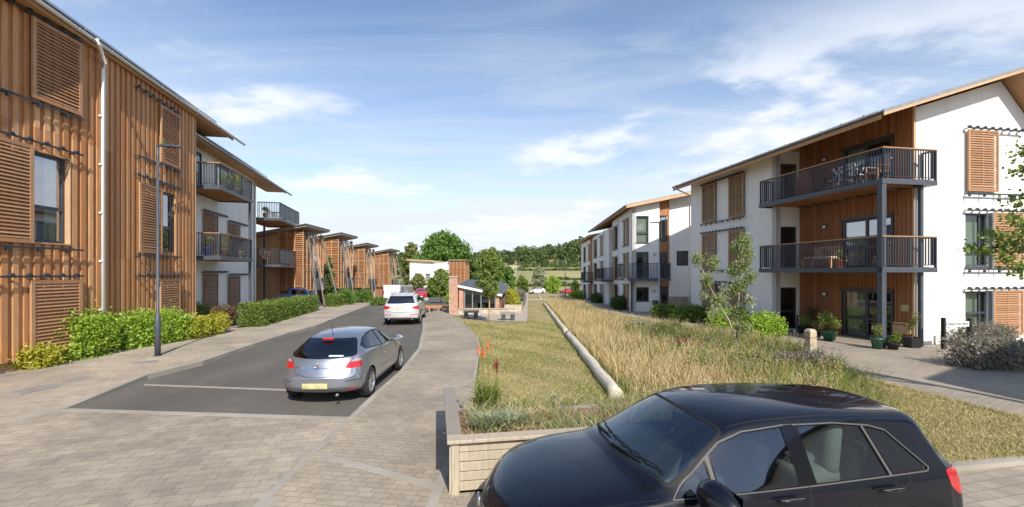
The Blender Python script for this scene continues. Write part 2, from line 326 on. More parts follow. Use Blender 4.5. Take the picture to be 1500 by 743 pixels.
# ------------------------------------------------------------------ foliage
def quads(name, cen, size, m, parent=None, aspect=.6, flat=0., nrm=None, extra=None):
    n = len(cen); size = np.broadcast_to(size, (n,)); 
    a = rng.normal(size=(n, 3)); a /= np.linalg.norm(a, axis=1)[:, None]
    b = rng.normal(size=(n, 3))
    if flat: b[:, 2] *= (1 - flat); a[:, 2] *= (1 - flat * .6); a /= np.linalg.norm(a, axis=1)[:, None]
    b -= (a * b).sum(1)[:, None] * a; b /= np.linalg.norm(b, axis=1)[:, None]
    a *= (size / 2)[:, None]; b *= (size * aspect / 2)[:, None]
    v = np.stack([cen - a, cen + b, cen + a, cen - b], 1).reshape(-1, 3)
    return rawmesh(name, v, n, 4, m, parent, extra)
def rawmesh(name, v, n, k, m, parent=None, extra=None):
    me = bpy.data.meshes.new(name)
    if extra is not None:   # (verts, faces) solid part appended, uses slot 1
        ev, ef = extra
    me.vertices.add(len(v)); me.vertices.foreach_set('co', np.ascontiguousarray(v, np.float32).ravel())
    me.loops.add(n * k); me.loops.foreach_set('vertex_index', np.arange(n * k, dtype=np.int32))
    me.polygons.add(n); me.polygons.foreach_set('loop_start', np.arange(0, n * k, k, dtype=np.int32))
    me.update(calc_edges=True)
    return link(name, me, m, parent)
def ell_pts(n, c, r, shell=.55):
    d = rng.normal(size=(n, 3)); d /= np.linalg.norm(d, axis=1)[:, None]
    rr = (shell + (1 - shell) * rng.random(n)) * (1 + .12 * rng.normal(size=n))
    return np.array(c) + d * rr[:, None] * np.array(r)
def bush_pts(n, cx, cy, rx, ry, h, z=0., lumps=14, sq=False):
    """leaf positions of a mounded bush: union of lumps"""
    P_ = []
    for i in range(lumps):
        t = rng.random() * 6.283; q = math.sqrt(rng.random()) * .62
        if sq: ox, oy = (rng.random() * 2 - 1) * .78, (rng.random() * 2 - 1) * .6
        else: ox, oy = q * math.cos(t), q * math.sin(t)
        top = h * (1 - .35 * (ox * ox + oy * oy)) * (.82 + .25 * rng.random())
        rz = top * .55; r_ = .42 + .15 * rng.random()
        P_.append(ell_pts(n // lumps, (cx + ox * rx, cy + oy * ry, z + top - rz), (rx * r_, ry * r_, rz), .62))
    p = np.concatenate(P_); p[:, 2] = np.maximum(p[:, 2], z + .03); return p
def core(mb, cx, cy, rx, ry, h, z=0.):
    mb.lathe([(.001, z), (1, z), (1, z + h * .55), (.7, z + h * .85), (.001, z + h)], 12)
    n = 12 * 5; 
    for i in range(len(mb.v) - n, len(mb.v)):
        x, y, q = mb.v[i]; mb.v[i] = (cx + x * rx, cy + y * ry, q)
# ------------------------------------------------------------------ ground
def terrain():
    xs = sorted(set([-2500, -1500, -900, -600, -400] + list(range(-300, 460, 15)) + [600, 900, 1500, 2500])); ys = sorted(set([-300, -100, -40, 0, 8, 15, 25, 40, 60, 80, 100, 120, 130] + list(range(140, 620, 12)) + [700, 900, 1500, 3000]))
    vs = [(x, y, H(x, y) - .05 - (.02 if y < 40 else .06)) for y in ys for x in xs]; n = len(xs)
    fs = [(j * n + i, j * n + i + 1, (j + 1) * n + i + 1, (j + 1) * n + i) for j in range(len(ys) - 1) for i in range(n - 1)]
    me = bpy.data.meshes.new('ground'); me.from_pydata(vs, [], fs); o = link('ground', me, MAT['terrain'], None, True); o['kind'] = 'structure'
terrain()
g2 = lambda pts: [tuple(G(*p)) for p in pts]
RD = Vector((.985, .172))
# kerb lines (world xy) traced as the plan of the street
KL = [(-9.6, 5.6), (-8.85, 8.6)] + g2([(212, 556), (294, 535), (420, 492), (462, 480), (497, 465.6), (550, 446), (566, 442.7)]) + [(-15.6, 60), (-15.9, 66), (-15.0, 72)]
KLp = [(-14, -6), (-10.8, 2)] + KL
KR = [(-2.88, 4.0), (-2.96, 8.07)] + g2([(551, 581.6), (588.5, 549), (615.5, 514), (621, 484.6), (620.5, 470), (622, 464), (630, 459), (645, 456.5), (659, 456)])
asph = KL[1:] + [(-10, 72.5), (-2, 72), (2, 70), (2, 66), (-3.4, 62), (-4.2, 45)] + [tuple(G(668, 455))] + KR[::-1][:-1]
sheet('road', asph, MAT['asphalt'], 0.0)
# paved crossing in the foreground (one sheet to behind the camera)
p0 = Vector((-.735, 4.81)); p1 = Vector((-.735, 5.33)); pr = [tuple(p0 + RD * t_) for t_ in (0, 60)]
sheet('paved_crossing', [(-60, -25), (60, -25), tuple(p1 + RD * 60), tuple(p1), (-2.88, 4.81), (-2.96, 8.07), (-8.85, 8.6), (-10.8, 2), (-60, 0)], MAT['paver_crossing'], .008)
ribbon('granite_strip', [(-2.96, 8.07), (-8.85, 8.6)], .16, MAT['granite'], -.03, .014, side=.0)
ribbon('granite_strip', [(-2.84, -6), (-2.88, 4.9), (-2.96, 8.02)], .2, MAT['granite'], -.03, .0135)
sheet('paved_path', [(-2.88, 4.81), (-2.96, 8.07)] + KR[2:] + g2([(661, 462), (672, 470), (688, 484), (700, 498), (704, 515), (700, 535), (696, 562)]) + [(-.66, 7.6), (-.70, 4.81)], MAT['paver_path'], lambda x, y: .012 + .07 * sm((y - 7) / 4))
ribbon('granite_strip', g2([(474, 670), (641, 715)]), .13, MAT['granite'], -.03, .020)
ribbon('granite_strip', [(-.95, -3), (-.93, 4.9), (-.86, 7.6)], .12, MAT['granite'], -.03, .0165)
ribbon('kerb', KR[1:], .13, MAT['granite'], -.05, lambda x, y: .018 + .075 * sm((y - 7) / 4), side=-.0)
ribbon('path_edging', g2([(661, 463), (672, 470.5), (688, 484), (700, 498), (704, 515), (700, 535), (695.5, 562)]), .07, MAT['granite'], -.05, .095, side=.3)
KP = [(-12, -6), (-10.8, 2)]
sheet('pavement', [(-40, 4), (-40, 76)] + [(-22, 76), (-17, 70), (-17, 66)] + KL[::-1] + [(-10.8, 2), (-14, -6), (-40, -6)], MAT['paver_pavement'], lambda x, y: .016 + .10 * sm((y - 8) / 3), step=None)
ribbon('kerb', KL, .13, MAT['granite'], -.05, lambda x, y: .022 + .10 * sm((y - 8) / 3))
MB().add([(*(lambda q: (q.x, q.y))(G(u, v)), .006) for u, v in ((212, 563), (420, 570.4), (420, 573.4), (210, 565.2))], [(0, 1, 2, 3)]).obj('road_joint', MAT['road_joint'])['kind'] = 'structure'
# green areas
LOGL = g2([(788, 433), (797, 446.7), (831, 493), (905, 590)]); le = LOGL[-1]; ld = Vector((LOGL[3][0] - LOGL[2][0], LOGL[3][1] - LOGL[2][1])).normalized()
LOGL.append((1.95, 6.4))
sheet('lawn', g2([(661, 463), (672, 470.5), (688, 484), (700, 498), (704, 515), (700, 535), (696, 562)]) + [(-.70, 7.6), (-.70, 5.3), tuple(Vector((-.7, 5.3)) + RD * 3.5), (2.9, 6.5)] + LOGL[3::-1] + [(4, 100), (-.2, 100), (-.2, 60)] + g2([(773, 440), (773, 473), (735, 473), (700, 470), (665, 462)]), MAT['dry_lawn'], .05)
ME = g2([(800, 428), (826, 437), (861, 454), (887, 466.7), (913, 474), (960, 482), (1040, 494), (1120, 507), (1178, 520), (1236, 551)])
sheet('meadow_ground', LOGL + [(2.4, 6.1), tuple(Vector((-.7, 5.3)) + RD * 6.5)] + ME[::-1] + [(4.5, 100), (4.2, 100)], MAT['dry_lawn'], .055)
FE = g2([(1236, 551), (1500, 618)]); fd = (Vector(FE[1]) - Vector(FE[0])).normalized(); FE.append((9.52, 6.62))
sheet('verge_lawn', [tuple(Vector((-.7, 5.3)) + RD * 6.5)] + FE + [tuple(p0 + RD * 3.4), tuple(Vector((-.7, 5.3)) + RD * 3.2)], MAT['dry_lawn'], .06)
sheet('forecourt', ME[::1] + FE[1:] + [tuple(Vector(FE[2]) + RD * 52), (60, 20), (60, 100), (10, 100), (5.2, 100)], MAT['paver_forecourt'], .045)
ribbon('path_edging', ME[5:] + FE[1:], .06, MAT['red_brick'], -.02, .075, side=0)
ribbon('kerb', [tuple(p0 + RD * 2.2), tuple(p0 + RD * 10.35)], .13, MAT['granite'], -.05, .075, side=0)
sheet('pale_paving', g2([(655, 458), (664, 463.5), (700, 470), (735, 473), (772.5, 473), (774, 425.5), (765, 425.5), (757, 446), (750, 455), (700, 452), (668, 452)]), MAT['pale_slab'], .075)
sheet('cross_path', g2([(740, 439.5), (806, 439.5), (806, 441.3), (740, 441.3)]), MAT['mown_track'], .09)
sheet('far_road', [(-14, 104), (60, 104), (60, 111), (-14, 111)], MAT['asphalt'], .02)
def hillstrip(name, pts, w0, w1, m, off=.25):
    vs = []; N_ = len(pts)
    dense = []
    for a, b in zip(pts[:-1], pts[1:]):
        k = 14; dense += [(a[0] + (b[0] - a[0]) * i / k, a[1] + (b[1] - a[1]) * i / k) for i in range(k)]
    dense.append(pts[-1]); M_ = len(dense)
    for i, (x, y) in enumerate(dense):
        w_ = (w0 + (w1 - w0) * i / M_) / 2; vs += [(x - w_, y, H(x - w_, y) + off), (x + w_, y, H(x + w_, y) + off)]
    MB().add(vs, [(2 * i, 2 * i + 1, 2 * i + 3, 2 * i + 2) for i in range(M_ - 1)]).obj(name, m)['kind'] = 'structure'
hillstrip('field_track', [(-1.6, 165), (-1.0, 200), (.5, 250), (1.2, 300), (1, 335)], 3.2, 5.5, MAT['mown_track'])

for a_, b_ in (((196, 533), (232, 530)), ((90, 560), (128, 553)), ((20, 577), (80, 565))):
    q0, q1 = G(*a_, .1), G(*b_, .1); ribbon('pavement_patch', [tuple(q0), tuple(q1)], .42, MAT['pale_slab'] if False else MAT['grey_slab'], -.02, .122)
# ------------------------------------------------------------------ cars
def paint(name, c, metal=.0, rough=.28, coat=1.):
    m = mk(name, c, rough, metal); m.b.inputs['Coat Weight'].default_value = coat; m.b.inputs['Coat Roughness'].default_value = .03; m.b.inputs['Specular IOR Level'].default_value = .15 if max(c) < .03 else .5
    n = m.noise(5, 6, .7); m.L.new(m.mr(n, .35, .8, rough, rough + .12), m.b.inputs['Roughness']); return m
paint('paint_black', (.003, .004, .009), .0, .34); MAT['paint_black'].node_tree.nodes['Principled BSDF'].inputs['Coat IOR'].default_value = 1.42; paint('paint_silver', (.30, .32, .37), .75, .34); paint('paint_pale_silver', (.62, .62, .64), .3, .3)
paint('paint_red', (.42, .018, .015)); paint('paint_white', (.75, .75, .75)); paint('paint_blue', (.01, .035, .14)); paint('paint_grey', (.12, .13, .14), .2)
mk('black_trim', (.007, .007, .008), .42); mk('seam_black', (.004, .004, .004), .7); mk('tyre_rubber', (.018, .018, .018), .85); mk('alloy', (.48, .49, .50), .32, .8); mk('chrome', (.75, .75, .76), .12, 1.); mk('gloss_black', (.004, .004, .006), .12); mk('seal_beige', (.075, .07, .062), .6)
mk('tail_red', (.45, .012, .015), .15).b.inputs['Coat Weight'].default_value = 1; mk('lamp_clear', (.55, .56, .58), .1, .6); mk('dash_grey', (.055, .06, .06), .7); mk('seat_fabric', (.018, .02, .022), .9); mk('seat_grey', (.30, .31, .29), .8); mk('number_plate', (.50, .45, .22), .55).vary(7, .35); mk('white_plate', (.7, .7, .68), .5); mk('sticker', (.5, .62, .66), .6); mk('reflector', (.5, .03, .03), .3); mk('disc_steel', (.2, .2, .2), .4, .8)
def sec(x, zb, wl, zm, wm, zs, ws, zr, wr, zc, k=0.):
    """half section: list of (x,y,z); k sets the corners back along x"""
    wid = max(ws, .01); f = lambda y: k * (y / wid) ** 2
    pts = [(0, zb), (wl * .9, zb), (wl, zb + .09), (wm, zm), (ws * .99, zs - .03), (ws * .955, zs + .02), (wr + (ws - wr) * .06, zr - .035), (wr * .93, zr + (zc - zr) * .22), (wr * .5, zc - (zc - zr) * .25), (0, zc)]
    return [(x + f(y), y, z) for y, z in pts]
def body_bm(stations, level):
    bm = bmesh.new(); rings = []
    for st in stations:
        half = [bm.verts.new(p) for p in st]; mir = [bm.verts.new((p[0], -p[1], p[2])) for p in st[1:-1]]
        rings.append(half + mir[::-1])
    n = len(rings[0])
    for a, b in zip(rings[:-1], rings[1:]):
        for i in range(n): bm.faces.new((a[i], a[(i + 1) % n], b[(i + 1) % n], b[i]))
    for ring, sx in ((rings[0], -1), (rings[-1], 1)):
        c = sum((v.co for v in ring), Vector()) / n; inner = []
        for v in ring:
            q = c + (v.co - c) * .55; q.x = min(r_.co.x for r_ in ring) - .012 if sx < 0 else max(r_.co.x for r_ in ring) + .012
            inner.append(bm.verts.new(q))
        for i in range(n):
            f = (ring[(i + 1) % n], ring[i], inner[i], inner[(i + 1) % n]); bm.faces.new(f if sx < 0 else f[::-1])
        h = n // 2      # bridge halves into quads: vertices i and n-i are mirror images
        for i in range(h):
            a, b, c2, d = inner[i], inner[i + 1], inner[(n - i - 1) % n], inner[(n - i) % n]
            q = [a, b, c2, d]; u = []
            for v in q:
                if v not in u: u.append(v)
            if len(u) > 2: bm.faces.new(u if sx > 0 else u[::-1])
    bmesh.ops.recalc_face_normals(bm, faces=bm.faces)
    me = bpy.data.meshes.new('t'); bm.to_mesh(me); bm.free()
    o = bpy.data.objects.new('t', me); C.objects.link(o); md = o.modifiers.new('s', 'SUBSURF'); md.levels = level; md.render_levels = level
    dg = bpy.context.evaluated_depsgraph_get(); e = o.evaluated_get(dg).to_mesh(); bm = bmesh.new(); bm.from_mesh(e)
    bpy.data.objects.remove(o); bpy.data.meshes.remove(me); return bm
PR = {'side': (0, 2, 1), 'end': (1, 2, 0), 'top': (0, 1, 2)}      # (u axis, v axis, depth axis)
def inpoly(px, py, poly):
    c = False; n = len(poly)
    for i in range(n):
        x1, y1 = poly[i]; x2, y2 = poly[i - 1]
        if (y1 > py) != (y2 > py) and px < (x2 - x1) * (py - y1) / (y2 - y1) + x1: c = not c
    return c
def cut(bm, proj, poly, flt, val, lay, grow=.02):
    a, b, d = PR[proj]
    us = [p[0] for p in poly]; vs = [p[1] for p in poly]; u0, u1, v0, v1 = min(us) - grow, max(us) + grow, min(vs) - grow, max(vs) + grow
    def near(f):
        fu = [v.co[a] for v in f.verts]; fv = [v.co[b] for v in f.verts]
        return max(fu) >= u0 and min(fu) <= u1 and max(fv) >= v0 and min(fv) <= v1 and flt(f)
    for i in range(len(poly)):
        p, q = poly[i - 1], poly[i]; ex, ey = q[0] - p[0], q[1] - p[1]; l_ = math.hypot(ex, ey)
        if l_ < 1e-6: continue
        e0, e1, g0, g1 = min(p[0], q[0]) - grow, max(p[0], q[0]) + grow, min(p[1], q[1]) - grow, max(p[1], q[1]) + grow
        fs = []
        for f in bm.faces:
            fu = [v.co[a] for v in f.verts]; fv = [v.co[b] for v in f.verts]
            if max(fu) >= e0 and min(fu) <= e1 and max(fv) >= g0 and min(fv) <= g1 and flt(f): fs.append(f)
        no = [0, 0, 0]; no[a] = ey / l_; no[b] = -ex / l_; cc = [0, 0, 0]; cc[a] = p[0]; cc[b] = p[1]
        geom = fs + list({e for f in fs for e in f.edges}) + list({v for f in fs for v in f.verts})
        if geom: bmesh.ops.bisect_plane(bm, geom=geom, dist=1e-5, plane_co=cc, plane_no=no)
    hit = []
    for f in bm.faces:
        if near(f):
            c = f.calc_center_median()
            if inpoly(c[a], c[b], poly): f[lay] = val; hit.append(f)
    return hit
def line_poly(pts, wd):
    """thin polygon along an open polyline"""
    L_, R_ = [], []
    for i, p in enumerate(pts):
        q0 = Vector(pts[max(i - 1, 0)]); q1 = Vector(pts[min(i + 1, len(pts) - 1)]); d = (q1 - q0).normalized(); n = Vector((-d.y, d.x)) * wd / 2
        L_.append(tuple(Vector(p) + n)); R_.append(tuple(Vector(p) - n))
    return L_ + R_[::-1]
def circ(cx, cz, r, n=26, a0=0, a1=2 * math.pi): return [(cx + r * math.cos(a0 + (a1 - a0) * k / n), cz + r * math.sin(a0 + (a1 - a0) * k / n)) for k in range(n)]
SIDE = lambda f: abs(f.normal.y) > .35
REAR = lambda f: f.normal.x > .18
FRONT = lambda f: f.normal.x < -.12
TOP = lambda f: f.normal.z > .12
def shrink(poly, d):
    n = len(poly); out = []; ar = sum(poly[i - 1][0] * poly[i][1] - poly[i][0] * poly[i - 1][1] for i in range(n)); s = 1 if ar > 0 else -1
    for i in range(n):
        p0, p1, p2 = Vector(poly[i - 1]), Vector(poly[i]), Vector(poly[(i + 1) % n])
        a = (p1 - p0).normalized(); b = (p2 - p1).normalized(); na = Vector((-a.y, a.x)) * s; nb = Vector((-b.y, b.x)) * s
        m = (na + nb); m = m / max(.35, m.dot(na)) if m.length > 1e-6 else na
        out.append(tuple(p1 + m * d))
    return out
def rounded(poly, r, n=4):
    out = []; N_ = len(poly)
    for i in range(N_):
        p0, p1, p2 = Vector(poly[i - 1]), Vector(poly[i]), Vector(poly[(i + 1) % N_])
        a = p1 + (p0 - p1).normalized() * min(r, (p0 - p1).length * .45); b = p1 + (p2 - p1).normalized() * min(r, (p2 - p1).length * .45)
        for k in range(n + 1):
            t = k / n; out.append(tuple(a * (1 - t) ** 2 + p1 * 2 * t * (1 - t) + b * t * t))
    return out
def split_body(bm, root, parts, body_mats, lay):
    """parts: val -> (name, mats, smooth). val<10 are materials of the body itself"""
    for val, (name, mt, inset) in parts.items():
        sub = bm.copy(); l2 = sub.faces.layers.int['tag']
        bmesh.ops.delete(sub, geom=[f for f in sub.faces if f[l2] != val], context='FACES')
        if not sub.faces: sub.free(); continue
        if inset:
            for v in sub.verts: v.normal_update()
            for v in sub.verts: v.co -= v.normal * inset
        me = bpy.data.meshes.new(name); sub.to_mesh(me); sub.free(); link(name, me, mt, root, True)
    bmesh.ops.delete(bm, geom=[f for f in bm.faces if f[lay] >= 10], context='FACES')
    for f in bm.faces: f.material_index = f[lay]; f.smooth = True
    me = bpy.data.meshes.new('body'); bm.to_mesh(me); bm.free()
    return link('body', me, body_mats, root, False)
def wheel(root, x, y, r, wd, out, spokes=5, det=True):
    """out=+1/-1: outer face towards +y/-y"""
    n = 28 if det else 14
    t = MB().lathe([(r * .62, -wd / 2), (r * .9, -wd / 2), (r * .985, -wd * .36), (r, -wd * .2), (r, wd * .2), (r * .985, wd * .36), (r * .9, wd / 2), (r * .66, wd / 2 - .004), (r * .64, wd / 2 - .02), (r * .62, -wd / 2)], n, (0, 0, 0), 'y')
    wh = t.obj('wheel', MAT['tyre_rubber'], root, True); wh.location = (x, y, r)
    q = MB(); o = out * wd / 2
    q.lathe([(r * .665, o * .98), (r * .64, o * 1.0), (r * .60, o * .8), (r * .60, o * .3), (r * .585, o * .3), (r * .585, o * .78)], n, (0, 0, 0), 'y')
    q.lathe([(.001, o * .78), (r * .10, o * .78), (r * .15, o * .62), (r * .15, o * .3)], 12, (0, 0, 0), 'y')
    for k in range(spokes):
        a = 2 * math.pi * k / spokes + .3
        for da in ((-.13, .13) if spokes < 8 else (0,)):
            c, s = math.cos(a), math.sin(a); c2, s2 = math.cos(a + da), math.sin(a + da)
            q.bar((c * r * .10, o * .66, s * r * .10), (c2 * r * .61, o * .74, s2 * r * .61), r * .085, r * .07, (0, 1, 0))
    q.obj('rim', MAT['alloy'], wh)
    MB().lathe([(.001, o * .25), (r * .5, o * .25), (r * .5, o * .05)], n, (0, 0, 0), 'y').obj('brake_disc', MAT['disc_steel'], wh)
    return wh
def wells(root, xs, hw, rr):
    """dark wheel arch liners and floor"""
    m = MB()
    for x in xs:
        for s in (-1, 1):
            pts = [(x + (rr + .03) * math.cos(t), rr * .93 + (rr + .03) * math.sin(t)) for t in [math.pi * k / 10 - .25 + k * .05 for k in range(11)]]
            n = len(m.v); m.v += [(px, s * y, pz) for y in (hw - .03, hw - .38) for px, pz in pts]
            m.f += [(n + i, n + i + 1, n + 12 + i, n + 11 + i) for i in range(10)]; m.f.append(tuple(n + 11 + i for i in range(11)))
    return m.obj('wheel_arch_liner', MAT['black_trim'], root)
def mirror_(root, x, y, z, s, m, sc=1.):
    q = MB(); 
    P = lambda a, b, c: (x + a * sc, s * (y + b * sc), z + c * sc)
    bmx = bmesh.new(); bmesh.ops.create_icosphere(bmx, subdivisions=3, radius=1)
    for v in bmx.verts:
        a, b, c = v.co; f = 1 - .25 * (a < 0) * 0
        c2 = c * .085 * (1 - .25 * b); a2 = a * .085 if a < 0 else a * .03; v.co = P(a2 + .02 * b, .13 + b * .125, .06 + c2)
    bmesh.ops.recalc_face_normals(bmx, faces=bmx.faces)
    me = bpy.data.meshes.new('door_mirror'); bmx.to_mesh(me); bmx.free(); o = link('door_mirror', me, m, root, True)
    MB().bar(P(.0, -.05, .0), P(.0, .06, .03), .05 * sc, .035 * sc).obj('mirror_arm', MAT['black_trim'], o)
    g = MB(); g.add([P(.048, .04, .005), P(.052, .22, .01), P(.052, .22, .11), P(.048, .04, .115)], [(0, 1, 2, 3)]); g.obj('mirror_glass', MAT['chrome'], o)
    return o
def rbox(name, root, m, c, d, rot=0, bev=.05, parentloc=None):
    b = MB().box(-d[0] / 2, d[0] / 2, -d[1] / 2, d[1] / 2, -d[2] / 2, d[2] / 2); o = b.obj(name, m, root, True, bev); o.modifiers['b'].segments = 3; o.location = c; o.rotation_euler = (0, rot, 0); return o
def interior(root, x0, seat_x, rear_x, belt, rhd=1, grey='seat_fabric'):
    rbox('dashboard', root, MAT['dash_grey'], (x0 + .38, 0, belt - .12), (.62, 1.35, .26), .06, .06)
    for y in (-.36, .36):
        s = rbox('front_seat', root, MAT['seat_fabric'], (seat_x, y, .52), (.5, .5, .18), 0, .07)
        k = rbox('seat_back', s, MAT['seat_fabric'], (.27, 0, .34), (.16, .48, .62), .22, .07); k = rbox('head_rest', s, MAT['seat_fabric'], (.38, 0, .74), (.11, .26, .19), .15, .05)
    s = rbox('rear_seat', root, MAT['seat_fabric'], (rear_x, 0, .52), (.5, 1.25, .18), 0, .07)
    rbox('seat_back', s, MAT['seat_fabric'], (.3, 0, .33), (.16, 1.25, .6), .3, .07)
    for y in (-.36, .36): rbox('head_rest', s, MAT['seat_fabric'], (.42, y, .68), (.11, .24, .16), .2, .05)
    t = bmesh.new(); vs = []
    st = MB(); n1, n2 = 24, 8
    vs = [((.185 + .016 * math.cos(b)) * math.cos(a), (.185 + .016 * math.cos(b)) * math.sin(a), .016 * math.sin(b)) for a in [6.2832 * i / n1 for i in range(n1)] for b in [6.2832 * j / n2 for j in range(n2)]]
    st.add(vs, [(i * n2 + j, ((i + 1) % n1) * n2 + j, ((i + 1) % n1) * n2 + (j + 1) % n2, i * n2 + (j + 1) % n2) for i in range(n1) for j in range(n2)])
    for a in (0, 2.1, 4.2): st.bar((0, 0, 0), (.18 * math.cos(a), .18 * math.sin(a), 0), .03, .02)
    st.box(-.05, .05, -.05, .05, -.02, .02)
    o = st.obj('steering_wheel', MAT['black_trim'], root, True); o.location = (x0 + .80, .36 * rhd, belt - .02); o.rotation_euler = (0, R(-62), 0)
    MB().box(x0, rear_x + .8, -.72, .72, .28, .34).obj('floor', MAT['black_trim'], root)

def hatch_black(root):
    L_ = 4.26
    ST = [sec(.06, .30, .58, .43, .62, .60, .60, .655, .52, .665, .22), sec(.13, .22, .72, .45, .76, .68, .70, .735, .60, .75, .20), sec(.30, .19, .80, .47, .86, .765, .79, .81, .69, .83, .12), sec(.70, .19, .84, .52, .89, .86, .84, .90, .74, .925, .06), sec(1.06, .19, .85, .55, .895, .875, .86, .925, .76, .975, .10),
          sec(1.20, .19, .85, .56, .895, .885, .865, .955, .76, .995, .14), sec(1.50, .19, .85, .57, .895, .90, .872, 1.12, .70, 1.19, .14), sec(1.86, .19, .85, .57, .895, .91, .88, 1.315, .635, 1.395, .12), sec(2.12, .19, .85, .57, .895, .915, .882, 1.395, .615, 1.465, .06), sec(2.6, .19, .85, .57, .895, .92, .882, 1.42, .61, 1.49, 0), sec(3.1, .19, .85, .58, .895, .93, .88, 1.41, .60, 1.478, 0),
          sec(3.55, .19, .85, .60, .895, .945, .875, 1.375, .585, 1.44, 0), sec(3.82, .20, .845, .62, .89, .955, .865, 1.365, .57, 1.42, -.01), sec(3.93, .20, .84, .62, .89, .957, .86, 1.34, .57, 1.39, -.02), sec(3.96, .21, .84, .62, .89, .958, .855, 1.27, .575, 1.31, -.03), sec(4.03, .22, .83, .63, .88, .96, .84, 1.17, .60, 1.20, -.05), sec(4.13, .24, .83, .63, .875, .94, .83, 1.0, .67, 1.02, -.07), sec(4.23, .27, .80, .60, .84, .84, .79, .88, .66, .90, -.10), sec(4.30, .33, .66, .52, .72, .70, .66, .74, .56, .76, -.2)]
    bm = body_bm(ST, 3); lay = bm.faces.layers.int.new('tag')
    for x in (.86, 3.48): 
        fs = cut(bm, 'side', circ(x, .33, .365), lambda f: abs(f.calc_center_median().y) > .5 and f.calc_center_median().z < .8, 99, lay)
        bmesh.ops.delete(bm, geom=fs, context='FACES')
    gh = lambda f: abs(f.normal.y) > .35 and f.calc_center_median().z > .85
    sideglass = [(1.42, .915), (1.50, .985), (1.90, 1.255), (2.12, 1.325), (2.5, 1.355), (3.0, 1.345), (3.35, 1.305), (3.50, 1.26), (3.74, .985), (3.72, .965), (2.6, .935)]
    # seal band, then panes
    cut(bm, 'side', shrink(sideglass, -.010), gh, 3, lay)
    cut(bm, 'side', sideglass, gh, 1, lay)
    dv = [([(1.42, .915), (1.50, .985), (1.745, 1.155), (1.745, .918)], 'quarter'), ([(1.79, .92), (1.79, 1.185), (1.90, 1.255), (2.12, 1.325), (2.49, 1.353), (2.49, .932)], 'f'), ([(2.63, .937), (2.63, 1.353), (3.0, 1.345), (3.26, 1.318), (3.33, .952)], 'r'), ([(3.37, .953), (3.30, 1.31), (3.50, 1.26), (3.74, .985), (3.72, .965)], 'q')]
    gv = 10
    parts = {}
    for poly, _ in dv:
        for s in (1, -1):
            cut(bm, 'side', shrink(poly, .008), lambda f, s=s: gh(f) and f.normal.y * s > 0, gv, lay); parts[gv] = ('side_window', MAT['side_glass'], .006); gv += 1
    # pillar between doors painted
    for s in (1,): cut(bm, 'side', [(2.515, .935), (2.515, 1.36), (2.60, 1.36), (2.60, .935)], gh, 1, lay)
    cut(bm, 'side', line_poly([(3.35, .95), (3.28, 1.31)], .022), gh, 3, lay); cut(bm, 'side', line_poly([(1.768, .915), (1.768, 1.17)], .03), gh, 3, lay)
    # windscreen (top view)
    ws = rounded([(1.26, -.0), (1.285, -.35), (1.40, -.735), (1.60, -.700), (1.95, -.585), (1.90, -.3), (1.875, 0), (1.90, .3), (1.95, .585), (1.60, .700), (1.40, .735), (1.285, .35)], .05)
    tf = lambda f: f.normal.z > .2 and f.normal.x < .3
    cut(bm, 'top', shrink(ws, -.028), tf, 2, lay); cut(bm, 'top', ws, tf, 30, lay); parts[30] = ('windscreen', MAT['car_glass'], .004)
    # cowl
    cut(bm, 'top', [(1.185, -.70), (1.16, -.3), (1.155, 0), (1.16, .3), (1.185, .70), (1.30, .745), (1.245, .35), (1.232, 0), (1.245, -.35), (1.30, -.745)], lambda f: f.normal.z > .3, 1, lay)
    # bonnet shut lines
    for s in (1, -1):
        cut(bm, 'top', line_poly([(.20, .60 * s), (.5, .70 * s), (.9, .765 * s), (1.18, .785 * s), (1.30, .80 * s)], .010), lambda f: f.normal.z > .2, 2, lay)
    # roof ditch lines
    for s in (1, -1): cut(bm, 'top', line_poly([(2.02, .575 * s), (2.5, .582 * s), (3.1, .572 * s), (3.75, .55 * s)], .012), lambda f: f.normal.z > .3 and f.calc_center_median().z > 1.3, 2, lay)
    # doors, fuel flap
    sd = lambda f: abs(f.normal.y) > .4 and f.calc_center_median().z < .98
    cut(bm, 'side', line_poly([(1.42, .90), (1.33, .76), (1.33, .40), (1.42, .27), (2.5, .26)], .010), sd, 2, lay); cut(bm, 'side', line_poly([(2.56, .94), (2.555, .60), (2.545, .26)], .010), sd, 2, lay); cut(bm, 'side', line_poly([(3.50, .97), (3.52, .90), (3.40, .80), (3.10, .60), (3.04, .26)], .010), sd, 2, lay)
    # lamps
    for s in (1, -1):
        cut(bm, 'side', rounded([(3.90, .955), (4.40, .97), (4.40, .76), (4.02, .74), (3.93, .82)], .03), lambda f, s=s: (f.normal.y * s > .12) and f.calc_center_median().y * s > .42 and f.normal.z < .7, 40 + s, lay); parts[40 + s] = ('tail_light', MAT['tail_red'], -.003)
        cut(bm, 'end', rounded([(.30 * s, .66), (.86 * s, .73), (.88 * s, .62), (.40 * s, .585)], .03), lambda f: f.normal.x < -.1, 44 + s, lay); parts[44 + s] = ('headlight', MAT['lamp_clear'], -.002)
    fr = lambda f: f.normal.x < -.3
    cut(bm, 'end', rounded([(-.29, .655), (.29, .655), (.33, .60), (-.33, .60)], .01), fr, 48, lay); parts[48] = ('grille', MAT['black_trim'], 0)
    cut(bm, 'end', rounded([(-.55, .42), (.55, .42), (.6, .28), (-.6, .28)], .03), fr, 1, lay)
    cut(bm, 'end', rounded([(-.52, 1.30), (.52, 1.30), (.60, 1.04), (-.60, 1.04)], .05), lambda f: f.normal.x > .3, 31, lay); parts[31] = ('rear_window', MAT['dark_glass'], .004)
    split_body(bm, root, parts, [MAT['paint_black'], MAT['gloss_black'], MAT['seam_black'], MAT['seal_beige']], lay)
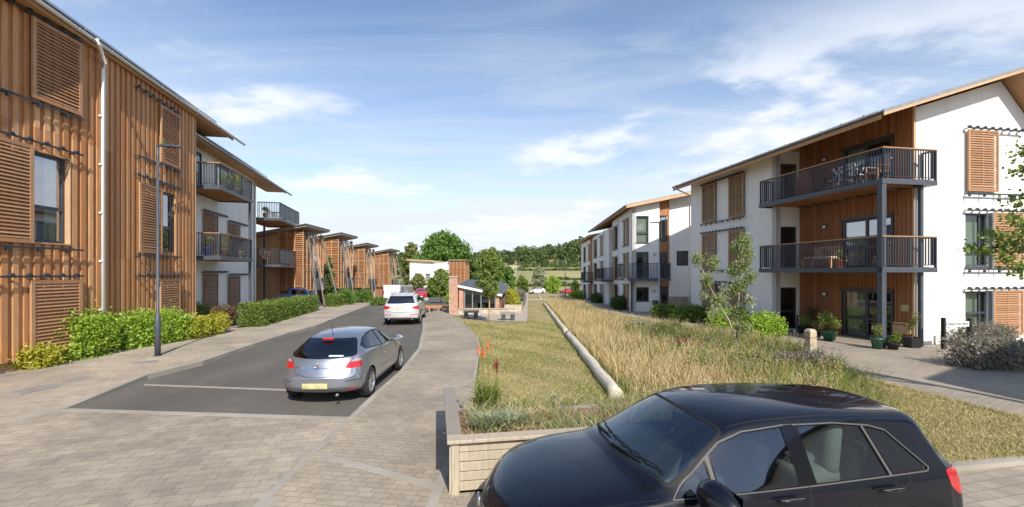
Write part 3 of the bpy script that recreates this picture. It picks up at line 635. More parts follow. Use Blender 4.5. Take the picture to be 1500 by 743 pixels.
    for x in (.86, 3.48):
        for s in (1, -1): wheel(root, x, .775 * s, .325, .215, s)
    wells(root, (.86, 3.48), .86, .36)
    for s in (-1,): mirror_(root, 1.64, .86, .91, s, MAT['paint_black'], 1.5)
    for s in (1, -1):
        for x in (2.35, 3.28):
            h = MB().tube([(x - .12, .895 * s, .865), (x - .06, .925 * s, .87), (x + .05, .925 * s, .872), (x + .1, .895 * s, .872)], [.010, .015, .015, .010], 8).obj('door_handle', MAT['paint_black'], root, True)
            MB().bar((x - .11, .929 * s, .883), (x + .09, .929 * s, .887), .006, .004).obj('chrome_strip', MAT['chrome'], h)
    # wipers
    def wsp(y, up=.03):
        x = 1.275 + .125 * (y / .735) ** 2 + up; return (x, y, .955 + .04 * (1 - (y / .7) ** 2) + max(0, x - .14 * (y / .86) ** 2 - 1.2) * .62 + .022)
    for y0, y1 in ((.60, -.05), (.0, -.62)):
        q = [y0 + (y1 - y0) * k / 6 for k in range(7)]
        wp = MB().tube([wsp(a, -.02 + .055 * k / 6) for k, a in enumerate(q[:5])], [.013, .012, .010, .009, .007], 6).obj('wiper', MAT['black_trim'], root)
        MB().tube([wsp(a, .035 + .012 * (k % 2)) for k, a in enumerate([y0 - .03 + (y1 - y0) * k / 6 for k in range(7)])], .008, 5).obj('wiper_blade', MAT['seam_black'], wp)
    # emblem ring
    e = MB().lathe([(.060, .0), (.060, -.010), (.048, -.012), (.048, 0)], 24, (.022, 0, .632), 'x').obj('emblem', MAT['chrome'], root, True)
    e = MB(); P = lambda u, d, z: (.012 - d, u, .632 + z)
    for a, b in (((-.032, .03), (-.01, -.038)), ((-.01, -.038), (0, -.01)), ((0, -.01), (.01, -.038)), ((.01, -.038), (.032, .03))): e.bar(P(a[0], 0, a[1]), P(b[0], 0, b[1]), .008)
    e.obj('emblem', MAT['chrome'], root)
    interior(root, 1.28, 2.05, 2.95, .98)
    # child seat, pale
    cs = rbox('child_seat', root, MAT['seat_grey'], (2.98, -.36, .80), (.42, .42, .22), -.15, .09); rbox('shell', cs, MAT['seat_grey'], (.16, 0, .26), (.16, .44, .50), .25, .08); rbox('cushion', cs, MAT['lamp_clear'], (.0, .02, .14), (.26, .2, .1), 0, .05)
    # rear-view mirror, antenna
    rbox('rear_view_mirror', root, MAT['black_trim'], (1.93, 0, 1.26), (.04, .22, .07), .1, .02)

def hatch_silver(root):
    ST = [sec(.05, .30, .58, .43, .62, .58, .58, .64, .5, .655, .22), sec(.15, .22, .74, .45, .78, .68, .70, .73, .58, .75, .18), sec(.5, .19, .83, .5, .87, .80, .81, .85, .69, .87, .1), sec(.95, .18, .84, .55, .875, .88, .83, .92, .73, .95, .1),
          sec(1.15, .18, .84, .56, .875, .90, .84, .96, .72, .99, .14), sec(1.5, .18, .84, .57, .875, .92, .845, 1.12, .67, 1.17, .14), sec(1.9, .18, .84, .57, .875, .94, .85, 1.30, .60, 1.365, .10), sec(2.25, .18, .84, .57, .875, .955, .85, 1.355, .57, 1.415, .04), sec(2.75, .18, .84, .58, .875, .975, .85, 1.36, .555, 1.42, 0),
          sec(3.15, .18, .84, .60, .875, 1.0, .845, 1.33, .54, 1.39, 0), sec(3.5, .19, .845, .64, .88, 1.015, .835, 1.265, .53, 1.325, -.04), sec(3.82, .21, .84, .66, .875, 1.01, .80, 1.13, .56, 1.165, -.14), sec(4.05, .22, .83, .62, .855, .97, .76, 1.015, .62, 1.035, -.24), sec(4.16, .24, .81, .60, .835, .86, .76, .90, .64, .92, -.26), sec(4.24, .26, .78, .56, .81, .66, .76, .72, .66, .74, -.26), sec(4.30, .30, .76, .46, .79, .58, .75, .62, .66, .635, -.24)]
    bm = body_bm(ST, 3); lay = bm.faces.layers.int.new('tag'); parts = {}
    WX = (.83, 3.45)
    for x in WX:
        fs = cut(bm, 'side', circ(x, .33, .355), lambda f: abs(f.calc_center_median().y) > .5 and f.calc_center_median().z < .8, 99, lay)
        bmesh.ops.delete(bm, geom=fs, context='FACES')
    gh = lambda f: abs(f.normal.y) > .3 and f.calc_center_median().z > .87
    sg = [(1.42, .955), (1.86, 1.225), (2.12, 1.305), (2.5, 1.325), (2.9, 1.305), (3.25, 1.235), (3.52, 1.12), (3.50, 1.07), (2.5, .99)]
    cut(bm, 'side', shrink(sg, -.02), gh, 1, lay)
    gv = 10
    for poly in ([(1.45, .965), (1.86, 1.215), (2.12, 1.293), (2.42, 1.312), (2.42, .99)], [(2.50, .995), (2.50, 1.315), (2.9, 1.295), (3.25, 1.225), (3.50, 1.115), (3.48, 1.078)]):
        for s in (1, -1): cut(bm, 'side', poly, lambda f, s=s: gh(f) and f.normal.y * s > 0, gv, lay); parts[gv] = ('side_window', MAT['dark_glass'], .005); gv += 1
    ws = rounded([(1.22, 0), (1.25, -.35), (1.36, -.70), (1.95, -.55), (1.87, 0), (1.95, .55), (1.36, .70), (1.25, .35)], .05)
    cut(bm, 'top', ws, lambda f: f.normal.z > .2 and f.normal.x < .3, 30, lay); parts[30] = ('windscreen', MAT['dark_glass'], .004)
    # tailgate glass in rear projection
    rw = rounded([(-.50, 1.285), (.50, 1.285), (.56, 1.22), (.68, 1.0), (.63, .965), (.3, .945), (0, .94), (-.3, .945), (-.63, .965), (-.68, 1.0), (-.56, 1.22)], .03)
    rf = lambda f: f.normal.x > .12 and f.calc_center_median().z > .9
    cut(bm, 'end', rw, rf, 31, lay); parts[31] = ('rear_window', MAT['dark_glass'], .003)
    # shut line of tailgate
    rr = lambda f: f.normal.x > .1
    cut(bm, 'end', line_poly([(-.66, .94), (-.565, .86), (-.52, .74), (-.44, .66), (-.2, .615), (0, .605), (.2, .615), (.44, .66), (.52, .74), (.565, .86), (.66, .94)], .009), rr, 2, lay)
    cut(bm, 'end', line_poly([(-.50, .775), (0, .768), (.50, .775)], .024), rr, 3, lay)
    cut(bm, 'end', line_poly([(-.80, .515), (-.55, .505)], .012), rr, 1, lay); cut(bm, 'end', line_poly([(.80, .515), (.55, .505)], .012), rr, 1, lay)
    cut(bm, 'end', [(-.42, .30), (.42, .30), (.40, .262), (-.40, .262)], rr, 1, lay)
    for s in (1, -1):
        cut(bm, 'end', rounded([(.50 * s, .765), (.575 * s, .86), (.66 * s, .925), (.86 * s, .93), (.88 * s, .80), (.80 * s, .755), (.62 * s, .745)], .03), lambda f, s=s: f.normal.x > .02 and f.calc_center_median().x > 3.85, 40 + s, lay); parts[40 + s] = ('tail_light', MAT['tail_red'], -.003)
        cut(bm, 'end', rounded([(.60 * s, .865), (.64 * s, .915), (.82 * s, .92), (.80 * s, .875)], .012), lambda f, s=s: f.normal.x > .02 and f.calc_center_median().x > 3.8, 50 + s, lay); parts[50 + s] = ('indicator_lens', MAT['lamp_clear'], -.004)
        cut(bm, 'end', [(.56 * s, .36), (.75 * s, .365), (.75 * s, .335), (.56 * s, .33)], rr, 62 + s, lay); parts[62 + s] = ('reflector', MAT['reflector'], -.002)
        cut(bm, 'end', rounded([(.35 * s, .62), (.80 * s, .70), (.82 * s, .60), (.45 * s, .56)], .03), lambda f: f.normal.x < -.1, 44 + s, lay); parts[44 + s] = ('headlight', MAT['lamp_clear'], -.002)
    sd = lambda f: abs(f.normal.y) > .4 and f.calc_center_median().z < 1.01
    cut(bm, 'side', line_poly([(1.42, .94), (1.32, .80), (1.32, .40), (1.4, .27), (2.5, .26), (2.62, .34), (2.66, .6), (2.60, .98)], .008), sd, 2, lay)
    cut(bm, 'side', line_poly([(.9, .70), (1.3, .71)], .01), sd, 0, lay)
    cut(bm, 'side', line_poly([(3.86, .33), (3.9, .5), (3.98, .62), (4.0, .74)], .007), sd, 2, lay)
    cut(bm, 'side', line_poly([(1.32, .50), (2.66, .53)], .014), sd, 1, lay)
    split_body(bm, root, parts, [MAT['paint_silver'], MAT['black_trim'], MAT['seam_black'], MAT['chrome']], lay)
    for x in WX:
        for s in (1, -1): wheel(root, x, .76 * s, .325, .215, s)
    wells(root, WX, .85, .35)
    for s in (1, -1): mirror_(root, 1.55, .84, .95, s, MAT['paint_silver'], 1.)
    for s in (1, -1): MB().tube([(2.40, .872 * s, .80), (2.44, .90 * s, .805), (2.54, .90 * s, .807), (2.58, .872 * s, .805)], [.009, .014, .014, .009], 8).obj('door_handle', MAT['paint_silver'], root, True)
    rbox('number_plate', root, MAT['number_plate'], (4.318, 0, .44), (.016, .50, .108), -.02, .004)
    rbox('high_brake_light', root, MAT['tail_red'], (3.66, 0, 1.285), (.05, .24, .04), .45, .012)
    MB().lathe([(.058, 0), (.058, .012), (.047, .014), (.047, 0)], 22, (4.262, 0, .845), 'x').obj('emblem', MAT['chrome'], root, True)
    b = MB(); b.bar((4.275, -.05, .838), (4.275, .05, .852), .012); b.bar((4.275, -.02, .872), (4.275, .02, .82), .010); b.obj('emblem', MAT['chrome'], root)
    MB().tube([(3.40, 0, 1.345), (3.42, 0, 1.40), (3.50, 0, 1.60)], [.012, .006, .003], 6).obj('antenna', MAT['black_trim'], root)
    MB().bar((4.115, .0, .965), (3.985, -.30, 1.00), .012, .03).obj('rear_wiper', MAT['black_trim'], root)
    rbox('sticker', root, MAT['sticker'], (4.048, .32, .995), (.004, .30, .045), -.95, .001)
    MB().tube([(4.18, .42, .25), (4.29, .42, .25)], .028, 10).obj('exhaust_pipe', MAT['chrome'], root, True)
    interior(root, 1.25, 2.0, 2.8, .95)

def suv(root):
    W = .98
    ST = [sec(.05, .35, .66, .55, .70, .82, .68, .90, .6, .92, .2), sec(.15, .28, .82, .6, .88, .95, .82, 1.0, .68, 1.02, .15), sec(.7, .25, .92, .62, .97, 1.06, .93, 1.10, .8, 1.12, .08), sec(1.3, .25, .93, .65, .98, 1.10, .93, 1.14, .82, 1.16, .1), sec(1.75, .25, .93, .65, .98, 1.13, .93, 1.36, .76, 1.41, .1), sec(2.25, .25, .93, .65, .98, 1.14, .94, 1.62, .70, 1.68, .08),
          sec(3.0, .25, .93, .65, .98, 1.15, .94, 1.66, .68, 1.735, 0), sec(4.2, .25, .93, .68, .98, 1.16, .93, 1.63, .67, 1.70, 0), sec(4.6, .26, .92, .70, .97, 1.15, .92, 1.58, .68, 1.64, -.04), sec(4.78, .28, .91, .72, .96, 1.14, .90, 1.40, .72, 1.43, -.1), sec(4.92, .30, .90, .72, .95, 1.08, .88, 1.14, .78, 1.16, -.14), sec(5.0, .32, .88, .68, .93, .95, .86, 1.0, .78, 1.02, -.16), sec(5.06, .36, .84, .58, .88, .75, .84, .80, .76, .82, -.18)]
    bm = body_bm(ST, 2); lay = bm.faces.layers.int.new('tag'); parts = {}
    for x in (.95, 3.95):
        bmesh.ops.delete(bm, geom=cut(bm, 'side', circ(x, .38, .43, 18), lambda f: abs(f.calc_center_median().y) > .5 and f.calc_center_median().z < .95, 99, lay), context='FACES')
    gh = lambda f: abs(f.normal.y) > .35 and f.calc_center_median().z > 1.1
    for s in (1, -1):
        cut(bm, 'side', [(1.75, 1.2), (2.2, 1.55), (3.2, 1.6), (4.3, 1.55), (4.62, 1.22)], lambda f, s=s: gh(f) and f.normal.y * s > 0, 11 + s, lay); parts[11 + s] = ('side_window', MAT['dark_glass'], .004)
        cut(bm, 'end', rounded([(.52 * s, 1.0), (.95 * s, 1.07), (.97 * s, .88), (.70 * s, .87)], .03), lambda f: f.normal.x > .05 and f.calc_center_median().x > 4.5, 40 + s, lay); parts[40 + s] = ('tail_light', MAT['tail_red'], -.003)
        cut(bm, 'end', [(.50 * s, .585), (.92 * s, .595), (.92 * s, .56), (.50 * s, .545)], lambda f: f.normal.x > .1, 62 + s, lay); parts[62 + s] = ('reflector', MAT['reflector'], -.002)
        cut(bm, 'end', [(.45 * s, .95), (.86 * s, .98), (.86 * s, .82), (.5 * s, .8)], lambda f: f.normal.x < -.1, 44 + s, lay); parts[44 + s] = ('headlight', MAT['lamp_clear'], 0)
    cut(bm, 'top', [(1.45, -.75), (1.4, 0), (1.45, .75), (2.2, .66), (2.12, 0), (2.2, -.66)], lambda f: f.normal.z > .2 and f.normal.x < .2, 30, lay); parts[30] = ('windscreen', MAT['dark_glass'], .004)
    cut(bm, 'end', rounded([(-.60, 1.575), (.60, 1.575), (.74, 1.21), (.70, 1.17), (-.70, 1.17), (-.74, 1.21)], .04), lambda f: f.normal.x > .12, 31, lay); parts[31] = ('rear_window', MAT['dark_glass'], .004)
    cut(bm, 'end', [(-.86, .40), (.86, .40), (.84, .33), (-.84, .33)], lambda f: f.normal.x > .05, 1, lay)
    cut(bm, 'end', line_poly([(-.86, .80), (-.45, .72), (.45, .72), (.86, .80)], .012), lambda f: f.normal.x > .05, 2, lay)
    split_body(bm, root, parts, [MAT['paint_pale_silver'], MAT['black_trim'], MAT['seam_black']], lay)
    for x in (.95, 3.95):
        for s in (1, -1): wheel(root, x, .84 * s, .38, .26, s, 5, False)
    wells(root, (.95, 3.95), .94, .42)
    for s in (1, -1): mirror_(root, 1.95, .92, 1.2, s, MAT['paint_pale_silver'], 1.2)
    rbox('number_plate', root, MAT['number_plate'], (5.02, 0, .90), (.02, .52, .115), -.3, .003)
    for s in (1, -1):
        MB().bar((2.3, .62 * s, 1.73), (4.3, .60 * s, 1.70), .03, .03).obj('roof_rail', MAT['black_trim'], root)
        MB().tube([(4.95, .62 * s, .34), (5.07, .62 * s, .34)], .045, 10).obj('exhaust_pipe', MAT['chrome'], root, True)

def small_car(root, pm, L_=4.0, Hh=1.5, W=.88):
    s_ = L_ / 4.25; h = Hh / 1.48; q = W / .895
    A = [(.08, .30, .58, .43, .62, .60, .60, .68, .52, .69, .2), (.3, .2, .80, .47, .86, .78, .79, .83, .69, .85, .1), (.95, .19, .85, .55, .895, .90, .855, .93, .76, .96, .1), (1.25, .19, .85, .56, .895, .93, .86, .99, .745, 1.02, .1), (1.85, .19, .85, .57, .895, .96, .87, 1.33, .64, 1.39, .1), (2.4, .19, .85, .57, .895, .97, .87, 1.41, .61, 1.475, 0), (3.4, .19, .85, .6, .895, 1., .86, 1.39, .59, 1.45, 0), (3.85, .2, .84, .62, .89, 1.0, .84, 1.31, .57, 1.37, -.05), (4.1, .25, .80, .6, .85, .95, .80, 1.02, .66, 1.04, -.1), (4.25, .32, .72, .55, .76, .75, .72, .80, .6, .82, -.15)]
    bm = body_bm([sec(a[0] * s_, a[1], a[2] * q, a[3] * h, a[4] * q, a[5] * h, a[6] * q, a[7] * h, a[8] * q, a[9] * h, a[10]) for a in A], 2); lay = bm.faces.layers.int.new('tag'); parts = {}
    WX = (.85 * s_, 3.45 * s_)
    for x in WX: bmesh.ops.delete(bm, geom=cut(bm, 'side', circ(x, .32, .36, 16), lambda f: abs(f.calc_center_median().y) > .5 and f.calc_center_median().z < .8, 99, lay), context='FACES')
    gv = 10
    for s in (1, -1):
        for poly in ([(1.5, 1.0), (1.95, 1.30), (2.5, 1.36), (2.5, 1.01)], [(2.6, 1.01), (2.6, 1.36), (3.3, 1.33), (3.75, 1.06)]):
            cut(bm, 'side', [(x * s_, z * h) for x, z in poly], lambda f, s=s: f.normal.y * s > .3 and f.calc_center_median().z > .9, gv, lay); parts[gv] = ('side_window', MAT['dark_glass'], .004); gv += 1
        cut(bm, 'end', [(.35 * s, .66 * h), (.84 * s, .76 * h), (.84 * s, .64 * h), (.45 * s, .59 * h)], lambda f: f.normal.x < -.1, 44 + s, lay); parts[44 + s] = ('headlight', MAT['lamp_clear'], 0)
        cut(bm, 'end', [(.52 * s, .95 * h), (.86 * s, .95 * h), (.86 * s, .78 * h), (.6 * s, .78 * h)], lambda f: f.normal.x > .05 and f.calc_center_median().x > 3.6 * s_, 40 + s, lay); parts[40 + s] = ('tail_light', MAT['tail_red'], 0)
    cut(bm, 'end', [(-.60, 1.04 * h), (-.47, 1.33 * h), (.47, 1.33 * h), (.60, 1.04 * h)], lambda f: f.normal.x < -.15, 30, lay); parts[30] = ('windscreen', MAT['dark_glass'], .004)
    cut(bm, 'end', [(-.60, 1.06 * h), (-.5, 1.3 * h), (.5, 1.3 * h), (.60, 1.06 * h)], lambda f: f.normal.x > .15, 31, lay); parts[31] = ('rear_window', MAT['dark_glass'], .004)
    cut(bm, 'end', [(-.5, .5 * h), (.5, .5 * h), (.5, .3), (-.5, .3)], lambda f: f.normal.x < -.2, 1, lay)
    split_body(bm, root, parts, [pm, MAT['black_trim'], MAT['seam_black']], lay)
    for x in WX:
        for s in (1, -1): wheel(root, x, .76 * s * q, .32, .2, s, 5, False)
    wells(root, WX, .84 * q, .35)
    for s in (1, -1): mirror_(root, 1.6 * s_, .85 * q, 1.0 * h, s, pm, 1.)
    rbox('number_plate', root, MAT['white_plate'], (.03, 0, .42), (.02, .5, .11), 0, .003)

def place_car(fn, name, u, v, heading, label, cat='car', group=None, off=0, **kw):
    """heading: world angle of the nose; (u,v) photo pixel or world xy of the car's tail centre"""
    p = Vector((u, v)) if kw.pop('world', False) else G(u, v)
    L_ = kw.pop('L_', None); tail = kw.pop('tail', 4.3)
    rz = heading + math.pi; d = Vector((math.cos(rz), math.sin(rz)))
    f = p - d * tail
    r = empty(name, (f.x, f.y, H(f.y) + kw.pop('dz', .0)), rz, label, cat, group)
    pz = H(p.y) - H(f.y); r.rotation_euler = (0, -math.atan2(pz, tail), rz)
    fn(r, **kw); return r
t = empty('parked_car', (-.32, 3.96, .02), math.atan2(.172, .985), 'glossy black five-door hatchback with its bonnet to the left, in front of the sleeper planter', 'car')
hatch_black(t); t.scale = (1.035, 1, 1)
place_car(hatch_silver, 'parked_car', -3.93, 8.72, R(90.6), 'metallic silver three-door hatchback with yellow number plate, nearest car on the asphalt', 'car', world=True, tail=4.3)
place_car(suv, 'parked_car', -5.98, 23.4, R(96), 'pale silver estate SUV seen from behind, ahead of the silver hatchback', 'car', world=True, tail=5.06)
# ------------------------------------------------------------------ building kit (local frames: walls via P(u, d, z); d = outwards)
def basis(o, u, n):
    o, u, n = Vector((*o[:2], 0)), Vector((*u, 0)).normalized(), Vector((*n, 0)).normalized()
    return lambda a, d, z: tuple(o + u * a + n * d + Vector((0, 0, z)))
def wall(root, P, u0, u1, z0, top, holes, m, name='wall', th=.25, d0=0.):
    """rendered wall with openings; top is a number or list of (u,z)"""
    tp = (lambda u: top) if not isinstance(top, list) else (lambda u: float(np.interp(u, [q[0] for q in top], [q[1] for q in top])))
    us = sorted({u0, u1} | {h[0] for h in holes} | {h[1] for h in holes} | ({q[0] for q in top if u0 < q[0] < u1} if isinstance(top, list) else set())); us = [u for u in us if u0 <= u <= u1]; mb = MB()
    for a, b in zip(us[:-1], us[1:]):
        hs = sorted([h for h in holes if h[0] <= a + 1e-6 and h[1] >= b - 1e-6], key=lambda h: h[2]); z = z0
        for h in hs: 
            if h[2] > z: mb.prism([(a, z), (b, z), (b, h[2]), (a, h[2])], d0 - th, d0, P)
            z = h[3]
        mb.prism([(a, z), (b, z), (b, tp(b)), (a, tp(a))], d0 - th, d0, P)
    return mb.obj(name, m, root)
def clad(root, P, u0, u1, z0, top, holes, m, mb_m, name='timber_cladding', bw=.145, pitch=.29, dep=.03, joints=()):
    """board on board cladding: wide boards with proud battens"""
    tp = (lambda u: top) if not isinstance(top, list) else (lambda u: float(np.interp(u, [q[0] for q in top], [q[1] for q in top])))
    A = MB(); B = MB(); 
    def strip(mb, a, b, d0, d1):
        hs = sorted([h for h in holes if h[0] < b - .004 and h[1] > a + .004], key=lambda h: h[2]); segs = []; z = z0
        for h in hs:
            if h[2] > z: segs.append((z, h[2]))
            z = max(z, h[3])
        segs.append((z, None))
        for s0, s1 in segs:
            js = [j for j in joints if j > s0 and (s1 is None or j < s1)]
            for q0, q1 in zip([s0] + js, js + [s1]):
                o = .004 if q1 is not None else 0
                mb.prism([(a, q0), (b, q0), (b, q1 - o if q1 is not None else tp(b)), (a, q1 - o if q1 is not None else tp(a))], d0, d1, P)
    u = u0
    while u < u1 - .01:
        v = min(u + pitch, u1); strip(A, u, v - .002, 0, dep * .5); c = u
        strip(B, c, min(c + bw * (.9 + .2 * random.random()), v), dep * .5, dep * 1.6); u = v
    A.obj(name, m, root); B.obj('cladding_batten', mb_m, root)
def shutter(root, P, u0, u1, z0, z1, d=.10, m='louvre_wood', n=None, mid=True, fr=.07):
    mb = MB(); t = .05
    mb.box(u0, u0 + fr, d, d + t, z0, z1, P); mb.box(u1 - fr, u1, d, d + t, z0, z1, P); mb.box(u0 + fr, u1 - fr, d, d + t, z1 - fr, z1, P); mb.box(u0 + fr, u1 - fr, d, d + t, z0, z0 + fr, P)
    n = n or max(6, int((z1 - z0) / .095)); h = (z1 - z0 - 2 * fr) / n
    for i in range(n):
        z = z0 + fr + h * (i + .5); q = h * .30
        vs = [(u0 + fr, d + .005, z + q * .9), (u1 - fr, d + .005, z + q * .9), (u1 - fr, d + .045, z - q * 1.1), (u0 + fr, d + .045, z - q * 1.1), (u0 + fr, d + .005, z + q * .9 + .016), (u1 - fr, d + .005, z + q * .9 + .016), (u1 - fr, d + .045, z - q * 1.1 + .016), (u0 + fr, d + .045, z - q * 1.1 + .016)]
        mb.add([P(*v) for v in vs], [(3, 2, 1, 0), (4, 5, 6, 7), (0, 1, 5, 4), (1, 2, 6, 5), (2, 3, 7, 6), (3, 0, 4, 7)])
    if mid: c = (u0 + u1) / 2; mb.box(c - .02, c + .02, d + .001, d + .03, z0 + fr, z1 - fr, P)
    s = mb.obj('shutter', MAT[m], root)
    return s
def rail(root, P, u0, u1, z, d=.16, br=.42, up=1):
    mb = MB(); mb.box(u0, u1, d, d + .035, z, z + .05, P); u = u0 + .06
    while u < u1:
        mb.box(u - .02, u + .02, -.0, d + .0, z + .01, z + .04, P)
        if up: mb.prism([(u - .07, z + .052), (u + .07, z + .052), (u, z + .12)], d - .03, d + .06, P)
        else: mb.box(u - .025, u + .025, d - .02, d + .05, z - .09, z - .002, P)
        u += br
    return mb.obj('shutter_rail', MAT['rail_steel'], root)
def window(root, P, u0, u1, z0, z1, d=-.10, curtain=None, split=(), fr=.065, name='window', glass='window_glass', cside=1, transom=None, room=True, m='anthracite'):
    mb = MB(); t = .06; e = .003
    mb.box(u0, u0 + fr, d, d + t, z0, z1, P); mb.box(u1 - fr, u1, d, d + t, z0, z1, P); mb.box(u0 + fr, u1 - fr, d, d + t - e, z1 - fr, z1, P); mb.box(u0 + fr, u1 - fr, d, d + t - e, z0, z0 + fr, P)
    for s in split: mb.box(s - fr * .6, s + fr * .6, d + e, d + t - 2 * e, z0 + fr, z1 - fr, P)
    if transom: mb.box(u0 + fr, u1 - fr, d + e, d + t + e, transom - fr * .6, transom + fr * .6, P)
    f = mb.obj(name, MAT[m], root)
    pm = MB(); pm.add([P(u0 + fr * .5, d + .02, z0 + fr * .5), P(u1 - fr * .5, d + .02, z0 + fr * .5), P(u1 - fr * .5, d + .02, z1 - fr * .5), P(u0 + fr * .5, d + .02, z1 - fr * .5)], [(0, 1, 2, 3)]); pm.obj('pane', MAT[glass], f)
    if curtain:
        cm = MB(); w_ = (u1 - u0); a, b = (u1 - w_ * .38, u1 - .05) if cside > 0 else (u0 + .05, u0 + w_ * .38)
        if cside == 0: a, b = u0 + .05, u1 - .05
        n = 16; vs = []
        for i in range(n + 1):
            u = a + (b - a) * i / n; q = d - .12 + .03 * math.sin(i * 2.3) * (cside != 0); vs += [P(u, q, z0 + .03), P(u, q, z1 - .03)]
        cm.add(vs, [(2 * i, 2 * i + 2, 2 * i + 3, 2 * i + 1) for i in range(n)]); cm.obj('curtain', MAT[curtain], f)
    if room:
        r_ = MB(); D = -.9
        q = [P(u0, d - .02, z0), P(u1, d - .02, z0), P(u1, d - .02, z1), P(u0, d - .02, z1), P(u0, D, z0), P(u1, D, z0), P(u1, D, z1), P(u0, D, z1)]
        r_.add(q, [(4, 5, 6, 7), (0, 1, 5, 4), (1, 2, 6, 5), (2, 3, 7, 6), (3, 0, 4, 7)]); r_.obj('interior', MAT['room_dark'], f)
    return f
def railing(root, pts, z, h=1.08, cap='rail_steel', gap=.11, panel=False, name='railing', posts=None):
    """pts: local xy polyline"""
    mb = MB(); pts = [Vector((*p, z)) for p in pts]; U = Vector((0, 0, 1)); cp = MB()
    for a, b in zip(pts[:-1], pts[1:]):
        L_ = (b - a).length; n = max(1, round(L_ / gap)); d = (b - a) / n; e = (b - a).normalized() * .03
        cp.bar(a + U * (h + .02) - e, b + U * (h + .02) + e, .07, .035)
        mb.bar(a + U * .08, b + U * .08, .04, .02); mb.bar(a + U * (h - .02), b + U * (h - .02), .04, .02)
        for i in range(n + 1): mb.bar(a + d * i + U * .08, a + d * i + U * h, .014 if not panel else .014, .04 if not panel else .03, (b - a).normalized())
        k = max(1, round(L_ / 1.5))
        for i in range(k + 1): c = a + (b - a) * i / k; mb.bar(c, c + U * h, .05, .05, (b - a).normalized())
    r_ = mb.obj(name, MAT['rail_steel'], root); cp.obj('handrail', MAT[cap], r_); return r_
def balcony(root, x0, x1, y0, y1, z, sides, cap, under='soffit_wood', th=.18):
    b = MB(); n = max(2, int((y1 - y0) / .14))
    b.box(x0 + .06, x1 - .06, y0 + .06, y1 - .06, z - .03, z); dk = b.obj('balcony', MAT[under], root)
    f = MB(); f.box(x0, x0 + .05, y0, y1, z - th, z + .015); f.box(x1 - .05, x1, y0, y1, z - th, z + .015); f.box(x0 + .05, x1 - .05, y0, y0 + .05, z - th, z + .012); f.box(x0 + .05, x1 - .05, y1 - .05, y1, z - th, z + .012); f.obj('balcony_frame', MAT['post_grey'], dk)
    j = MB(); k = 0; y = y0 + .5
    while y < y1 - .3: j.box(x0 + .06, x1 - .06, y, y + .05, z - th + .01, z - .032); y += .55
    j.obj('joist', MAT[under], dk)
    for s in sides: railing(dk, s, z, cap=cap)
    return dk
def pipe(root, pts, r=.04, m='white_plastic', clips=True, name='downpipe'):
    return MB().tube(pts, r, 10).obj(name, MAT[m], root, True)
def walllight(root, P, u, z):
    b = MB(); b.box(u - .09, u + .09, 0, .05, z - .09, z + .09, P); b.box(u - .11, u + .11, .05, .09, z + .06, z + .10, P); o = b.obj('wall_light', MAT['anthracite'], root)
    g = MB(); g.box(u - .06, u + .06, .051, .10, z - .06, z + .055, P); g.obj('lens', MAT['white_plastic'], o)

